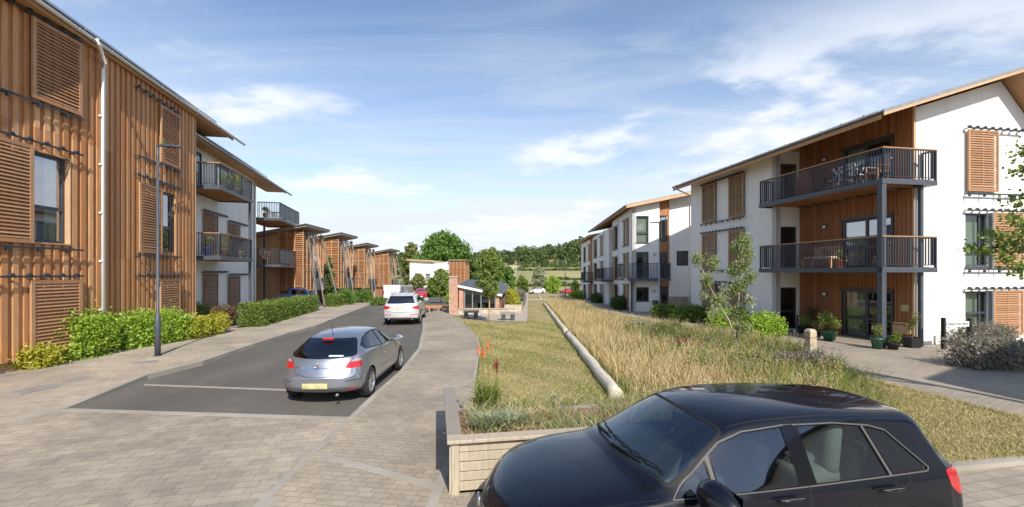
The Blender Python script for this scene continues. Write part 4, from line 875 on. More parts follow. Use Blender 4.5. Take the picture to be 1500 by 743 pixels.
# ================================================================== R1: white and timber block on the right
WZ = -.12
r1 = empty('apartment_block', (13.0, 15.3, 0), math.atan2(.169, .985), 'white three-storey block with wrap-round balconies and timber recess, nearest on the right', 'building')
def build_r1(rt):
    Pa = basis((.72, 12.9), (0, -1), (-1, 0))      # long white wall, u from far end towards the camera, outward -X
    LA = lambda y: 12.9 - y
    wr = MAT['white_render']
    sh = [(LA(11.54), LA(10.27)), (LA(9.07), LA(7.88))]
    holes = [(LA(9.85), LA(9.1), .2, 2.1)]
    wall(rt, Pa, 0, LA(5.75), WZ, 8.46, [], wr)
    for z0, z1 in ((5.75, 8.0), (2.92, 5.05), (.15, 2.1)):
        for a, b in sh: shutter(rt, Pa, a, b, z0, z1, .09, 'pale_louvre'); 
        rail(rt, Pa, sh[0][0] - .1 - (.9 if z0 < 1 else 0) * 0, sh[1][1] + .15, z1 + .02, .15, .30); 
        if z0 > 1: rail(rt, Pa, sh[0][0] - .1, sh[1][1] + .15, z0 - .10, .15, .5, 0)
        for a, b in sh: window(rt, Pa, a + .02, b - .02, z0 + .05, z1 - .05, .015, None, fr=.05, room=False)
    window(rt, Pa, sh[0][1] + .03, sh[0][1] + .75, .25, 2.05, .015, 'green_blind', room=False, cside=0)
    Pr = basis((.72, 5.75), (1, 0), (0, -1))       # return facing the camera
    hr = [(.23, 1.17, z - .0, z + 2.0) for z in (0.0, 2.95, 6.0)]
    wall(rt, Pr, 0, 1.33, WZ, 8.6, hr, wr)
    for h in hr: window(rt, Pr, *h, -.12, None, name='balcony_door', transom=h[2] + .85)
    Pw = basis((2.05, 5.75), (0, -1), (-1, 0)); LW = lambda y: 5.75 - y     # timber recess wall
    dz = ((.0, 1.98), (2.95, 4.95), (6.05, 8.0))
    hw = [(LW(3.45), LW(1.34), a, b) for a, b in dz]
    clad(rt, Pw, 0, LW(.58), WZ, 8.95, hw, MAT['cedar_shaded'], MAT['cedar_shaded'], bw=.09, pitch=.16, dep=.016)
    MB().box(2.13, 2.3, .62, 5.6, WZ, 8.8).obj('wall', MAT['room_dark'], rt) if False else None
    for i, h in enumerate(hw):
        c = (h[0] + h[1]) / 2; window(rt, Pw, h[0], h[1], h[2], h[3], -.06, 'green_blind' if i == 0 else 'curtain', split=(c,), name='balcony_door', fr=.09, cside=-1, transom=h[2] + .82, glass='window_glass')
        MB().box(h[0] - .05, h[1] + .05, .02, .09, h[3] - .0, h[3] + .09, Pw).obj('door_hood', MAT['anthracite'], rt)
    for z in (1.8, 4.85, 7.9): walllight(rt, lambda a, d, z_: Pw(a, d + .03, z_), LW(4.3), z - .05)
    MB().box(LW(1.0), LW(.72), .03, .05, 1.25, 1.5, Pw).obj('notice_plate', MAT['number_plate'], rt)
    q = MB(); q.box(LW(1.15), LW(.62), .03, .28, .78, .82, Pw); q.box(LW(1.15), LW(.62), .03, .24, .42, .74, Pw); q.obj('meter_shelf', MAT['pale_cladding'], rt)
    # gable, faces the camera
    Pg = basis((2.05, .58), (1, 0), (0, -1)); g = lambda b: b - 2.05
    AP = 6.1; zt = lambda b: 8.35 + (b + .15) * .322 - .24 if b <= AP else 8.35 + (AP + .15) * .322 - .24 - (b - AP) * 1.05
    top = [(g(b), zt(b)) for b in (2.05, AP, 8.1, 11)]
    hg = [(g(5.47), g(7.0), 5.8, 8.1), (g(4.40), g(5.5), 2.95, 4.98), (g(4.40), g(5.5), .42, 2.0)]
    wall(rt, Pg, 0.03, g(9.4), WZ, top, [hg[1], hg[2]], wr)
    MB().box(-.06, .03, -.02, .045, WZ, 9.0, Pg).obj('corner_board', MAT['pale_cladding'], rt)
    shutter(rt, Pg, g(4.37), g(5.8), 5.8, 8.12, .09, 'louvre_wood'); rail(rt, Pg, g(4.3), g(7.1), 8.15, .15, .36); rail(rt, Pg, g(4.3), g(7.1), 5.68, .15, .7, 0)
    for z0, z1 in ((2.95, 4.98), (.42, 2.0)):
        window(rt, Pg, g(4.40), g(5.5), z0, z1, -.14, 'green_blind', split=(g(5.2),), cside=0, transom=z0 + .75 if z0 < 1 else z0 + .6)
        shutter(rt, Pg, g(5.56), g(7.0), z0 - (.0 if z0 > 1 else .12), z1 + .03, .09, 'louvre_wood'); rail(rt, Pg, g(4.3), g(7.1), z1 + .06, .15, .36)
        MB().box(g(5.5), g(5.56), .01, .13, z0 - .1, z1 + .02, Pg).obj('shutter_post', MAT['galvanised'], rt)
        if z0 > 1: rail(rt, Pg, g(4.3), g(7.1), z0 - .14, .15, .7, 0)
        MB().box(g(4.36), g(5.54), -.02, .07, z0 - .045, z0 - .003, Pg).obj('window_sill', MAT['post_grey'], rt)
    # roof
    za = lambda x: 8.35 + (x + .15) * .322 if x <= AP else 8.35 + (AP + .15) * .322 - (x - AP) * 1.05
    r_ = MB(); t = .12
    for x0, x1 in ((-.22, AP), (AP, 9.6)):
        r_.prism([(x0, za(x0) - t), (x1, za(x1) - t), (x1, za(x1)), (x0, za(x0))], .18, -13.5, lambda u, d, z: (u, -d, z))
    r_.obj('roof', MAT['slate'], rt)
    sf = MB()
    for x0, x1 in ((-.18, AP - .002), (AP + .002, 9.55)):
        for yy in [(-.14 + k * .6, -.14 + (k + 1) * .6 - .006) for k in range(22)]:
            sf.prism([(x0, za(x0) - t - .03), (x1, za(x1) - t - .03), (x1, za(x1) - t - .004), (x0, za(x0) - t - .004)], -yy[0], -yy[1], lambda u, d, z: (u, -d, z))
    sf.obj('soffit', MAT['soffit_wood'], rt)
    vb = MB()
    for x0, x1 in ((-.22, AP), (AP, 9.6)): vb.prism([(x0, za(x0) - .19), (x1, za(x1) - .19), (x1, za(x1) - .08), (x0, za(x0) - .08)], .185, .215, lambda u, d, z: (u, -d, z))
    vb.obj('verge_board', MAT['pale_cladding'], rt)
    vt = MB()
    for x0, x1 in ((-.24, AP), (AP, 9.6)): vt.prism([(x0, za(x0) - .078), (x1, za(x1) - .078), (x1, za(x1) + .03), (x0, za(x0) + .03)], .17, .225, lambda u, d, z: (u, -d, z))
    vt.obj('verge_trim', MAT['galvanised'], rt)
    MB().box(-.215, -.185, -.1, 13.45, 8.05, 8.30).obj('fascia', MAT['soffit_wood'], rt)
    gt = MB(); gt.tube([(-.27, -.12, 8.30), (-.27, 13.4, 8.27)], .055, 10); gt.obj('gutter', MAT['galvanised'], rt, True)
    k = MB()
    for y in np.arange(.4, 13.4, .9): k.box(-.335, -.21, y, y + .04, 8.235, 8.36)
    k.obj('gutter_bracket', MAT['galvanised'], rt)
    pipe(rt, [(-.27, 13.2, 8.25), (-.1, 13.05, 8.05), (.60, 12.98, 7.75), (.66, 12.98, 7.5), (.66, 12.98, -.1)], .045)
    # balconies
    for z in (2.90, 6.03):
        balcony(rt, 0, 2.0, .03, 6.0, z, [[(.45 * 0 + .05, 5.95), (.05, .06), (2.32, .06)], [(2.32, .08), (2.32, .5)], [(.70, 5.95), (.05, 5.95)]], 'soffit_wood')
        MB().box(2.0, 2.36, .03, .52, z - .18, z).obj('balcony', MAT['post_grey'], rt)
    MB().box(-.0, .18, .04, .22, -.05, 5.84).obj('post', MAT['post_grey'], rt); MB().box(1.86, 1.98, .20, .32, -.05, 5.84).obj('post', MAT['post_grey'], rt)
    pipe(rt, [(1.92, .42, 5.8), (1.92, .42, 0)], .035, 'white_plastic')
    # other walls
    P2 = basis((9.4, .60), (0, 1), (1, 0)); wall(rt, P2, 0, 12.3, WZ, 6.2, [], wr); P3 = basis((.75, 12.88), (1, 0), (0, 1)); wall(rt, P3, 0, 8.6, WZ, 8.1, [], wr)
    MB().box(2.2, 9.1, .9, 12.5, -.1, .0).obj('floor_slab', MAT['room_dark'], rt)
build_r1(r1)
# ================================================================== R2: long terrace of white flats
r2 = empty('apartment_block', (9.16, 33.3, 0), -math.atan2(.04, 1), 'white terrace of three-storey flats with orange timber strips, beyond the nearest right-hand block', 'building')
def build_r2(rt):
    wr = MAT['white_render']; z0 = -2.2
    Pf = basis((0, 0), (1, 0), (0, -1))
    hf = [(.28, 1.24, 4.99, 7.05), (.28, 1.24, 2.25, 4.30), (.28, 1.26, .55, 1.62), (4.85 - 1.1, 5.8 - 1.1, 3.35, 4.5)]
    zr = lambda x: 7.75 + .20 * x
    wall(rt, Pf, 0, 2.05, z0, [(0, 7.7), (2.05, 8.1)], hf[:3], wr); wall(rt, basis((0, .35), (1, 0), (0, -1)), 2.85, 9.5, z0, [(2.85, 8.3), (9.5, 9.6)], [(3.45, 4.35, 3.25, 4.4)], wr)
    for i, h in enumerate(hf[:3]): window(rt, Pf, *h, -.1, 'curtain' if i < 2 else None, cside=0 if i == 0 else 1, transom=h[2] + .8 if i < 2 else None, glass='window_glass'); MB().box(h[0] - .04, h[1] + .04, -.01, .05, h[2] - .05, h[2] - .003, Pf).obj('window_sill', MAT['anthracite'], rt)
    window(rt, basis((0, .35), (1, 0), (0, -1)), 3.45, 4.35, 3.25, 4.4, -.1)
    clad(rt, basis((0, .2), (1, 0), (0, -1)), 2.05, 2.85, z0, 8.25, [(2.2, 2.62, 5.1, 7.1), (2.2, 2.7, -.2, 1.7), (2.2, 2.62, 2.3, 4.3)], MAT['cedar_boards'], MAT['cedar_boards'], bw=.09, pitch=.16, dep=.015)
    for h in [(2.2, 2.62, 5.1, 7.1), (2.2, 2.7, -.2, 1.7), (2.2, 2.62, 2.3, 4.3)]: window(rt, basis((0, .2), (1, 0), (0, -1)), *h, -.03, room=False)
    walllight(rt, Pf, 1.65, 1.3); walllight(rt, Pf, 1.7, 4.1); MB().box(1.5, 1.98, .0, .12, .32, .62, Pf).obj('letter_box', MAT['anthracite'], rt)
    # street side, u from far to near
    Ps = basis((0, 33), (0, -1), (-1, 0)); U = lambda a: 33 - a
    bays = []; hol = []
    def wz(a): return -.027 * a
    for a0 in (1.2, 5.3, 13.2, 17.5, 23.2, 27.5):
        for k, (b0, b1) in enumerate(((5.0, 7.0), (2.3, 4.25), (-.1, 1.75))):
            w_ = 1.1; s = .25 * (a0 > 20)
            o = wz(a0); bays.append((a0, a0 + w_ + .9, b0 + o, b1 + o))
    for a0, a1, q0, q1 in bays: hol.append((U(a1), U(a0), q0, q1))
    wall(rt, Ps, 0, U(9.7), z0, 7.1, [h for h in hol if h[1] <= U(9.7)], wr, th=.3); wall(rt, Ps, U(8.0), 33, z0, [(0, 7.1), (33, 7.7)], [h for h in hol if h[0] >= U(8.0)], wr, th=.3)
    for i, h in enumerate(hol):
        window(rt, Ps, *h, -.1, None, fr=.06, split=((h[0] + h[1]) / 2,), room=False)
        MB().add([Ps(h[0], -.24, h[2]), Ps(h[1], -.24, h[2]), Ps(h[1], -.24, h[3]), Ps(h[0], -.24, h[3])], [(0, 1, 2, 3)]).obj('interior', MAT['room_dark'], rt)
        lo, hi = (h[0] + .95, h[1] + .1) if (i // 3) % 2 == 0 else (h[0] - .2, h[0] + .85); shutter(rt, Ps, lo, hi, h[2], h[3], .05, 'pale_louvre', n=14, mid=False); MB().box(h[0] - .3, h[1] + .2, .02, .09, h[3] + .03, h[3] + .09, Ps).obj('shutter_rail', MAT['rail_steel'], rt); MB().box(h[0] - .3, h[1] + .2, .02, .09, h[2] - .09, h[2] - .03, Ps).obj('shutter_rail', MAT['rail_steel'], rt)
    for a, b in ((8.0, 9.7), (21.0, 22.7)):
        P_ = basis((.35 if a < 20 else -.03, b), (0, -1), (-1, 0)); clad(rt, P_, 0, b - a, z0, 7.35, [(.15, b - a - .15, z, z + 1.9) for z in ((2.2, 4.95, -.5) if a < 20 else ())], MAT['cedar_boards'], MAT['cedar_boards'], bw=.09, pitch=.16, dep=.015)
        if a < 20:
            for z in (2.2, 4.95, -.5): window(rt, P_, .15, b - a - .15, z, z + 1.9, -.03, room=False)
    balcony(rt, -.85, 2.55, -1.15, -.03, 2.30, [[(-.8, .0), (-.8, -1.1), (2.5, -1.1), (2.5, -.05)]], 'rail_steel', 'galvanised'); balcony(rt, -.85, -.03, -.02, 1.3, 2.302, [[(-.8, 1.25), (-.8, 0.02)]], 'rail_steel', 'galvanised')
    for a0, a1 in ((7.4, 11.2), (20.4, 24)):
        balcony(rt, -1.1, -.05, a0, a1, 2.25 + wz(a0), [[(-.06, a1 - .05), (-1.05, a1 - .05), (-1.05, a0 + .05), (-.06, a0 + .05)]], 'rail_steel', 'galvanised')
    MB().box(-.08, .04, -.10, .02, -.35, 7.4).obj('post', MAT['post_grey'], rt) if False else MB().box(-.12, 0, -.14, -.02, -.35, 2.1).obj('post', MAT['post_grey'], rt)
    pipe(rt, [(-.06, 5.0, 7.3), (-.06, 5.0, -.4)], .04); pipe(rt, [(-.06, 12.3, 7.2), (-.06, 12.3, -.7)], .04)
    for y0, y1, e, nm in ((-.55, 20.4, 7.85, 0), (20.2, 34.0, 7.35, 1)):
        Q = lambda u, d, z: (u, -d, z); r_ = MB(); r_.prism([(-.55, e - .12), (9.7, e + 10.25 * .2 - .12), (9.7, e + 10.25 * .2), (-.55, e)], -y0, -y1, Q); r_.obj('roof', MAT['slate'], rt)
        f = MB(); f.prism([(-.56, e - .28), (9.7, e + 10.26 * .2 - .28), (9.7, e + 10.26 * .2 - .03), (-.56, e - .03)], -y0 + .005, -y0 + .035, Q); f.obj('verge_board', MAT['pale_cladding'], rt)
        s_ = MB(); s_.prism([(-.5, e - .16), (9.7, e + 10.2 * .2 - .16), (9.7, e + 10.2 * .2 - .125), (-.5, e - .125)], -y0 - .01, -y1 + .01, Q); s_.obj('soffit', MAT['soffit_wood'], rt)
        MB().box(-.56, -.52, y0 + .02, y1, e - .26, e - .05).obj('fascia', MAT['soffit_wood'], rt); MB().tube([(-.62, y0, e - .08), (-.62, y1, e - .10)], .055, 8).obj('gutter', MAT['galvanised'], rt, True)
    wall(rt, basis((9.5, 0), (0, 1), (1, 0)), 0, 33, z0, 9.4, [], wr); wall(rt, basis((0, 33), (1, 0), (0, 1)), 0, 9.5, z0, 7.2, [], wr)
build_r2(r2)
fb = empty('timber_fence', (13.6, 31.2, H(31)), 0, 'short brown timber fence filling the gap between the two white blocks', 'fence')
q = MB(); [q.box(-2.4 + k * .14, -2.4 + k * .14 + .12, 0, .03, -.1, 1.25) for k in range(30)]; q.obj('boards', MAT['grey_timber'], fb); MB().box(-2.45, 1.8, .031, .08, .9, 1.0).obj('fence_rail', MAT['grey_timber'], fb)
# ================================================================== L1: timber clad block, two facets
l1 = empty('apartment_block', (0, 0, 0), 0, 'brown cedar-clad block with louvred shutters and white downpipe, nearest on the left', 'building')
def build_l1(rt):
    A0 = Vector((-13.24, 13.9)); d1 = Vector((-.06, 1)).normalized(); n1 = Vector((d1.y, -d1.x)); d2 = Vector((-.203, 1)).normalized(); n2 = Vector((d2.y, -d2.x))
    A_ = A0 - d1 * 8.0; Pn = basis(A_, d1, n1); K = lambda u: None
    def un(u_px):   # distance along near facet for a photo column
        k = (u_px - 750) / 640; t = (k * A_.y - A_.x) / (d1.x - k * d1.y); return t
    cb, bt = MAT['cedar_boards'], MAT['cedar_battens']
    ZB = .38; ZT = 9.9
    wins = [(un(42), un(99), 3.55, 6.05)]
    sha = [(un(38), un(112), 7.45, 10.0 - .35), (un(-40), un(40), 3.50, 6.15), (un(36), un(112), .46, 2.5)]
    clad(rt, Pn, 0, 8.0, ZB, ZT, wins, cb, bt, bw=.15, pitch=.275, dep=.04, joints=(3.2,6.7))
    MB().box(0, 8, -.3, -.002, ZB, ZT, Pn).obj('wall', MAT['room_dark'], rt) if False else None
    w = wins[0]; Pw = lambda a, d, z: Pn(a, d, z)
    lin = MB(); lin.box(w[1], w[1] + .035, -.16, .07, w[2], w[3], Pn); lin.box(w[0], w[1], -.16, .075, w[3], w[3] + .04, Pn); lin.box(w[0], w[1], -.16, .10, w[2] - .04, w[2], Pn); lin.obj('window_reveal', MAT['pale_cladding'], rt)
    window(rt, Pn, w[0], w[1] - .003, w[2] + .003, w[3] - .003, -.14, 'curtain', fr=.08, transom=w[2] + 1.0, glass='window_glass')
    for a, b, z0, z1 in sha: shutter(rt, Pn, a, b, z0, z1, .13, 'louvre_wood', mid=False, fr=.10, n=int((z1 - z0) / .105))
    for u1, z in ((un(113), 10.0 - .32), (un(113), 6.24), (un(113), 2.58)): rail(rt, Pn, un(-60), u1, z, .17, .45)
    for u1, z in ((un(113), 7.32), (un(113), 3.36)): rail(rt, Pn, un(-60), u1, z, .17, .8, 0)
    Pf = basis(A0, d2, n2); LEN = 6.08
    def uf(u_px): k = (u_px - 750) / 640; return (k * A0.y - A0.x) / (d2.x - k * d2.y)
    wf = [(uf(233), uf(252), 3.55, 5.95)]
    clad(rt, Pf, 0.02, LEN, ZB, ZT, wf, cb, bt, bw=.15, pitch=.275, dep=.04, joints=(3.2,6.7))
    w = wf[0]; window(rt, Pf, w[0], w[1], w[2], w[3], -.10, 'curtain', fr=.08, transom=w[2] + 1.0, glass='window_glass', cside=-1)
    for a, b, z0, z1 in ((uf(229), uf(258), 7.05, 9.3), (uf(197), uf(231), 3.45, 6.0), (uf(228), uf(258), .45, 2.45)): shutter(rt, Pf, a, b, z0, z1, .13, 'dark_louvre' if False else 'louvre_wood', mid=False, fr=.09, n=int((z1 - z0) / .105))
    for z in (9.36, 6.2, 2.56): rail(rt, Pf, uf(194), uf(259), z, .17, .42)
    rail(rt, Pf, uf(194), uf(226), 6.9, .17, .5, 0)
    rail(rt, Pf, uf(228), uf(259), 6.95, .17, .6, 0); rail(rt, Pf, uf(194), uf(259), 3.34, .17, .6, 0)
    MB().box(LEN, LEN + .05, -.5, .06, ZB, ZT - .1, Pf).obj('corner_board', MAT['pale_cladding'], rt)
    # backing walls
    bk = MB(); bk.prism([(0, -.3), (8.0, -.3), (8.0, ZB), (0, ZB)], -.2, -.03, Pn); bk.prism([(0.0, -.3), (LEN, -.3), (LEN, ZB), (0.0, ZB)], -.2, -.03, Pf); bk.obj('plinth', MAT['red_brick'], rt)
    bb = MB(); 
    for hs, P, L_ in ((wins, Pn, 8.0), (wf, Pf, LEN)):
        h = hs[0]
        for a, b, z0, z1 in ((0, h[0], ZB, ZT), (h[1] + .04, L_, ZB, ZT), (h[0], h[1] + .04, ZB, h[2] - .05), (h[0], h[1] + .04, h[3] + .05, ZT)): bb.box(a, b, -.18, -.006, z0, z1, P)
    bb.obj('wall', MAT['bark'], rt)
    wall(rt, basis(Vector(Pf(LEN, 0, 0)[:2]), -n2, d2), 0.1, 9, -.3, 9.8, [], MAT['white_render'])
    # downpipe
    dp = [(-12.62, 13.3, 9.83), (-12.62, 13.35, 9.66), tuple(Vector(Pf(.12, .16, 9.45))), tuple(Vector(Pf(.12, .13, 9.2))), tuple(Vector(Pf(.12, .13, .2)))]
    pipe(rt, dp, .055); cl = MB()
    for z in np.arange(1.5, 9.2, 1.55): cl.box(.02, .22, .0, .14, z, z + .05, lambda a, d, z_: Pf(a, d, z_))
    cl.obj('pipe_clip', MAT['white_plastic'], rt)
    # roof: gutter line then pitched slates
    g0, g1 = Vector((-10.9, 3.0)), Vector((-15.04, 24.5)); gd = (g1 - g0).normalized(); gn = Vector((-gd.y, gd.x)); LG = (g1 - g0).length
    Pr = lambda a, d, z: (*(g0 + gd * a + gn * d), z)     # d inwards (to the left)
    ez = 9.93; pt = math.tan(R(37))
    rf = MB(); rf.add([Pr(a, d, ez + d * pt - e) for e in (0, .10) for a, d in ((0, .05), (LG - 1.0, .05), (LG - 1.0, 7), (0, 7))], [(0, 1, 2, 3), (7, 6, 5, 4), (0, 4, 5, 1), (1, 5, 6, 2), (2, 6, 7, 3), (3, 7, 4, 0)]); rf.obj('roof', MAT['slate'], rt)
    rb = MB(); rb.add([Pr(a, d, ez + 7 * pt - (d - 7) * pt - e) for e in (0, .10) for a, d in ((0, 7), (LG - 1.0, 7), (LG - 1.0, 14), (0, 14))], [(0, 1, 2, 3), (7, 6, 5, 4), (0, 4, 5, 1), (1, 5, 6, 2), (2, 6, 7, 3), (3, 7, 4, 0)]); rb.obj('roof', MAT['slate'], rt)
    sf = MB(); sf.add([Pr(a, d, ez - .11 + d * pt * .0 - e) for e in (0, .03) for a, d in ((0, .12), (LG - 1.6, .12), (LG - 1.6, 1.6), (0, 1.6))], [(0, 1, 2, 3), (7, 6, 5, 4), (0, 4, 5, 1), (1, 5, 6, 2), (2, 6, 7, 3), (3, 7, 4, 0)]); sf.obj('soffit', MAT['soffit_wood'], rt)
    MB().add([Pr(a, d, z) for z in (ez - .17, ez + .03) for a, d in ((0, .06), (LG - 1.2, .06), (LG - 1.2, .10), (0, .10))], [(3, 2, 1, 0), (4, 5, 6, 7), (0, 1, 5, 4), (1, 2, 6, 5), (2, 3, 7, 6), (3, 0, 4, 7)]).obj('fascia', MAT['soffit_wood'], rt)
    gt = MB(); n = 9; prof = [(-.075 * math.cos(math.pi * k / (n - 1)), -.075 * math.sin(math.pi * k / (n - 1))) for k in range(n)]
    vs = [Pr(a, -.03 + x, ez - .02 + z) for a in (0, LG) for x, z in prof]; gt.add(vs, [(i, i + 1, n + i + 1, n + i) for i in range(n - 1)] + [tuple(range(n, 2 * n))]); gt.obj('gutter', MAT['white_plastic'], rt, True)
    gb = MB()
    for a in np.arange(.5, LG, 1.35):
        v2 = [Pr(a + e_, -.03 + x * 1.13, ez - .02 + z * 1.13) for e_ in (0, .07) for x, z in prof]; gb.add(v2, [(i, i + 1, n + i + 1, n + i) for i in range(n - 1)])
    gb.obj('gutter_bracket', MAT['white_plastic'], rt)
    # solar panels lying on the slates
    for k in range(9):
        a0 = 4.0 + k * 1.75
        if a0 + 1.6 > LG - 1.6: break
        sp = MB(); q = [(a, d) for a, d in ((a0, .45), (a0 + 1.66, .45), (a0 + 1.66, 3.2), (a0, 3.2))]
        sp.add([Pr(a, d, ez + d * pt + e) for e in (.08, .13) for a, d in q], [(3, 2, 1, 0), (4, 5, 6, 7), (0, 1, 5, 4), (1, 2, 6, 5), (2, 3, 7, 6), (3, 0, 4, 7)]); o = sp.obj('solar_panel', MAT['solar_panel'], rt)
        tr = MB(); tr.bar(Pr(a0, .43, ez + .43 * pt + .11), Pr(a0 + 1.66, .43, ez + .43 * pt + .11), .03, .05); tr.obj('panel_rim', MAT['galvanised'], o)
build_l1(l1)
# ================================================================== L2: grey rendered block
l2 = empty('apartment_block', (-15.6, 20.2, 0), math.atan(.225), 'pale grey rendered block with stacked steel balconies, just behind the cedar-clad block', 'building')
def build_l2(rt):
    wr = MAT['white_render']; LEN = 10.6; X0 = -.05; z0 = -.6
    P = basis((X0, 0), (0, 1), (1, 0)); cy, sy = math.cos(math.atan(.225)), math.sin(math.atan(.225))
    def up(u_px):
        k = (u_px - 750) / 640; ox, oy = -15.6 + X0 * cy, 20.2 + X0 * sy; dx, dy = -sy, cy
        return (k * oy - ox) / (dx - k * dy)
    win = [(up(296) - .0, up(316), a, b) for a, b in ((.55, 2.65), (3.75, 5.9))] + [(up(333), up(349), a, b) for a, b in ((.4, 2.5), (3.7, 5.7))]
    wall(rt, P, -.5, LEN, z0, 9.2, [], wr)
    for a, b, c, d in win: shutter(rt, P, a, b, c, d, .08, 'dark_louvre', mid=False, n=16); rail(rt, P, a - .1, b + 1.2, d + .05, .14, .35)
    window(rt, P, .9, 2.6, 7.0, 8.9, .015, None, room=False, split=(1.75,)); window(rt, P, 4.4, 6.0, 7.0, 8.9, .015, None, room=False)
    MB().box(.6, .95, .03, .1, 6.9, 9.0, P).obj('timber_panel', MAT['cedar_boards'], rt)
    clad(rt, basis((X0 - .9, LEN + .6), (0, 1), (1, 0)), -.6, .9, z0, 9.0, [], MAT['cedar_boards'], MAT['cedar_boards'], bw=.09, pitch=.16, dep=.015)
    wall(rt, basis((X0 - .9, LEN), (1, 0), (0, 1)), 0, .9, z0, 9.1, [], wr)
    wall(rt, basis((X0 - .95, LEN + 1.5), (-1, 0), (0, 1)), 0, 8, z0, 9.1, [], MAT['pale_cladding'])
    # balconies
    for z in (3.52, 6.90):
        balcony(rt, 0.02, 1.72, .45, 4.75, z, [[(.1, .5), (1.67, .5), (1.67, 4.7), (.1, 4.7)]], 'soffit_wood' if z > 5 else 'soffit_wood')
        pn = MB(); [pn.box(1.69, 1.70, .55 + k * 1.03, .55 + k * 1.03 + .97, z + .1, z + 1.03) for k in range(4)]; pn.obj('mesh_panel', MAT['rail_steel'], rt) if False else None
    MB().box(1.55, 1.67, 4.6, 4.72, -.4, 6.72).obj('post', MAT['post_grey'], rt)
    for z in (3.30, 6.60):
        balcony(rt, -.9, 1.55, LEN + .1, LEN + 5.6, z, [[(.1, LEN + .15), (1.5, LEN + .15), (1.5, LEN + 5.5), (-.85, LEN + 5.5)]], 'rail_steel')
        pn = MB(); [pn.box(1.515, 1.522, LEN + .25 + k * 1.06, LEN + .25 + k * 1.06 + 1.0, z + .1, z + 1.04) for k in range(5)]; pn.obj('privacy_panel', MAT['post_grey'], rt)
    railing(rt, [(1.5, LEN - .3), (1.5, LEN + 5.5)], -.35, h=1.5, gap=.11); 
    pn = MB(); pn.box(1.53, 1.54, LEN - .3, LEN + 5.4, -.3, 1.1); pn.obj('privacy_panel', MAT['post_grey'], rt)
    for a in (LEN + 5.42,): MB().box(1.42, 1.54, a, a + .12, -.8, 6.5).obj('post', MAT['post_grey'], rt)
    MB().box(-.1, .02, LEN + 1.9, LEN + 2.02, -.8, 6.5).obj('post', MAT['post_grey'], rt)
    pipe(rt, [(X0 + .08, LEN - .15, 9.0), (X0 + .08, LEN - .15, -.4)], .05)
    # roof
    e = 9.3; pt = math.tan(R(35)); x1 = .75; ya, yb = .9 - 1.6, LEN + 5.0
    Q = lambda u, d, z: (u, -d, z)
    r_ = MB(); r_.prism([(x1, e - .1), (x1 - 6, e + 6 * pt - .1), (x1 - 6, e + 6 * pt), (x1, e)], -ya, -yb, Q); r_.obj('roof', MAT['slate'], rt)
    r_ = MB(); r_.prism([(x1 - 6, e + 6 * pt - .1), (x1 - 12, e - .1), (x1 - 12, e), (x1 - 6, e + 6 * pt)], -ya, -yb, Q); r_.obj('roof', MAT['slate'], rt)
    MB().box(x1 - 1.4, x1 - .06, ya, yb - .5, e - .15, e - .12).obj('soffit', MAT['soffit_wood'], rt); MB().box(x1 - .05, x1 - .01, ya, yb - .3, e - .20, e - .03).obj('fascia', MAT['soffit_wood'], rt)
    MB().tube([(x1 + .06, ya, e - .06), (x1 + .06, yb + .9, e - .1)], .07, 10).obj('gutter', MAT['galvanised'], rt, True)
    for k in range(6):
        a0 = 1.8 + k * 1.75; sp = MB(); sp.prism([(x1 - .45, e + .45 * pt + .08), (x1 - 3.2, e + 3.2 * pt + .08), (x1 - 3.2, e + 3.2 * pt + .13), (x1 - .45, e + .45 * pt + .13)], -a0, -a0 - 1.68, Q); sp.obj('solar_panel', MAT['solar_panel'], rt)
build_l2(l2)
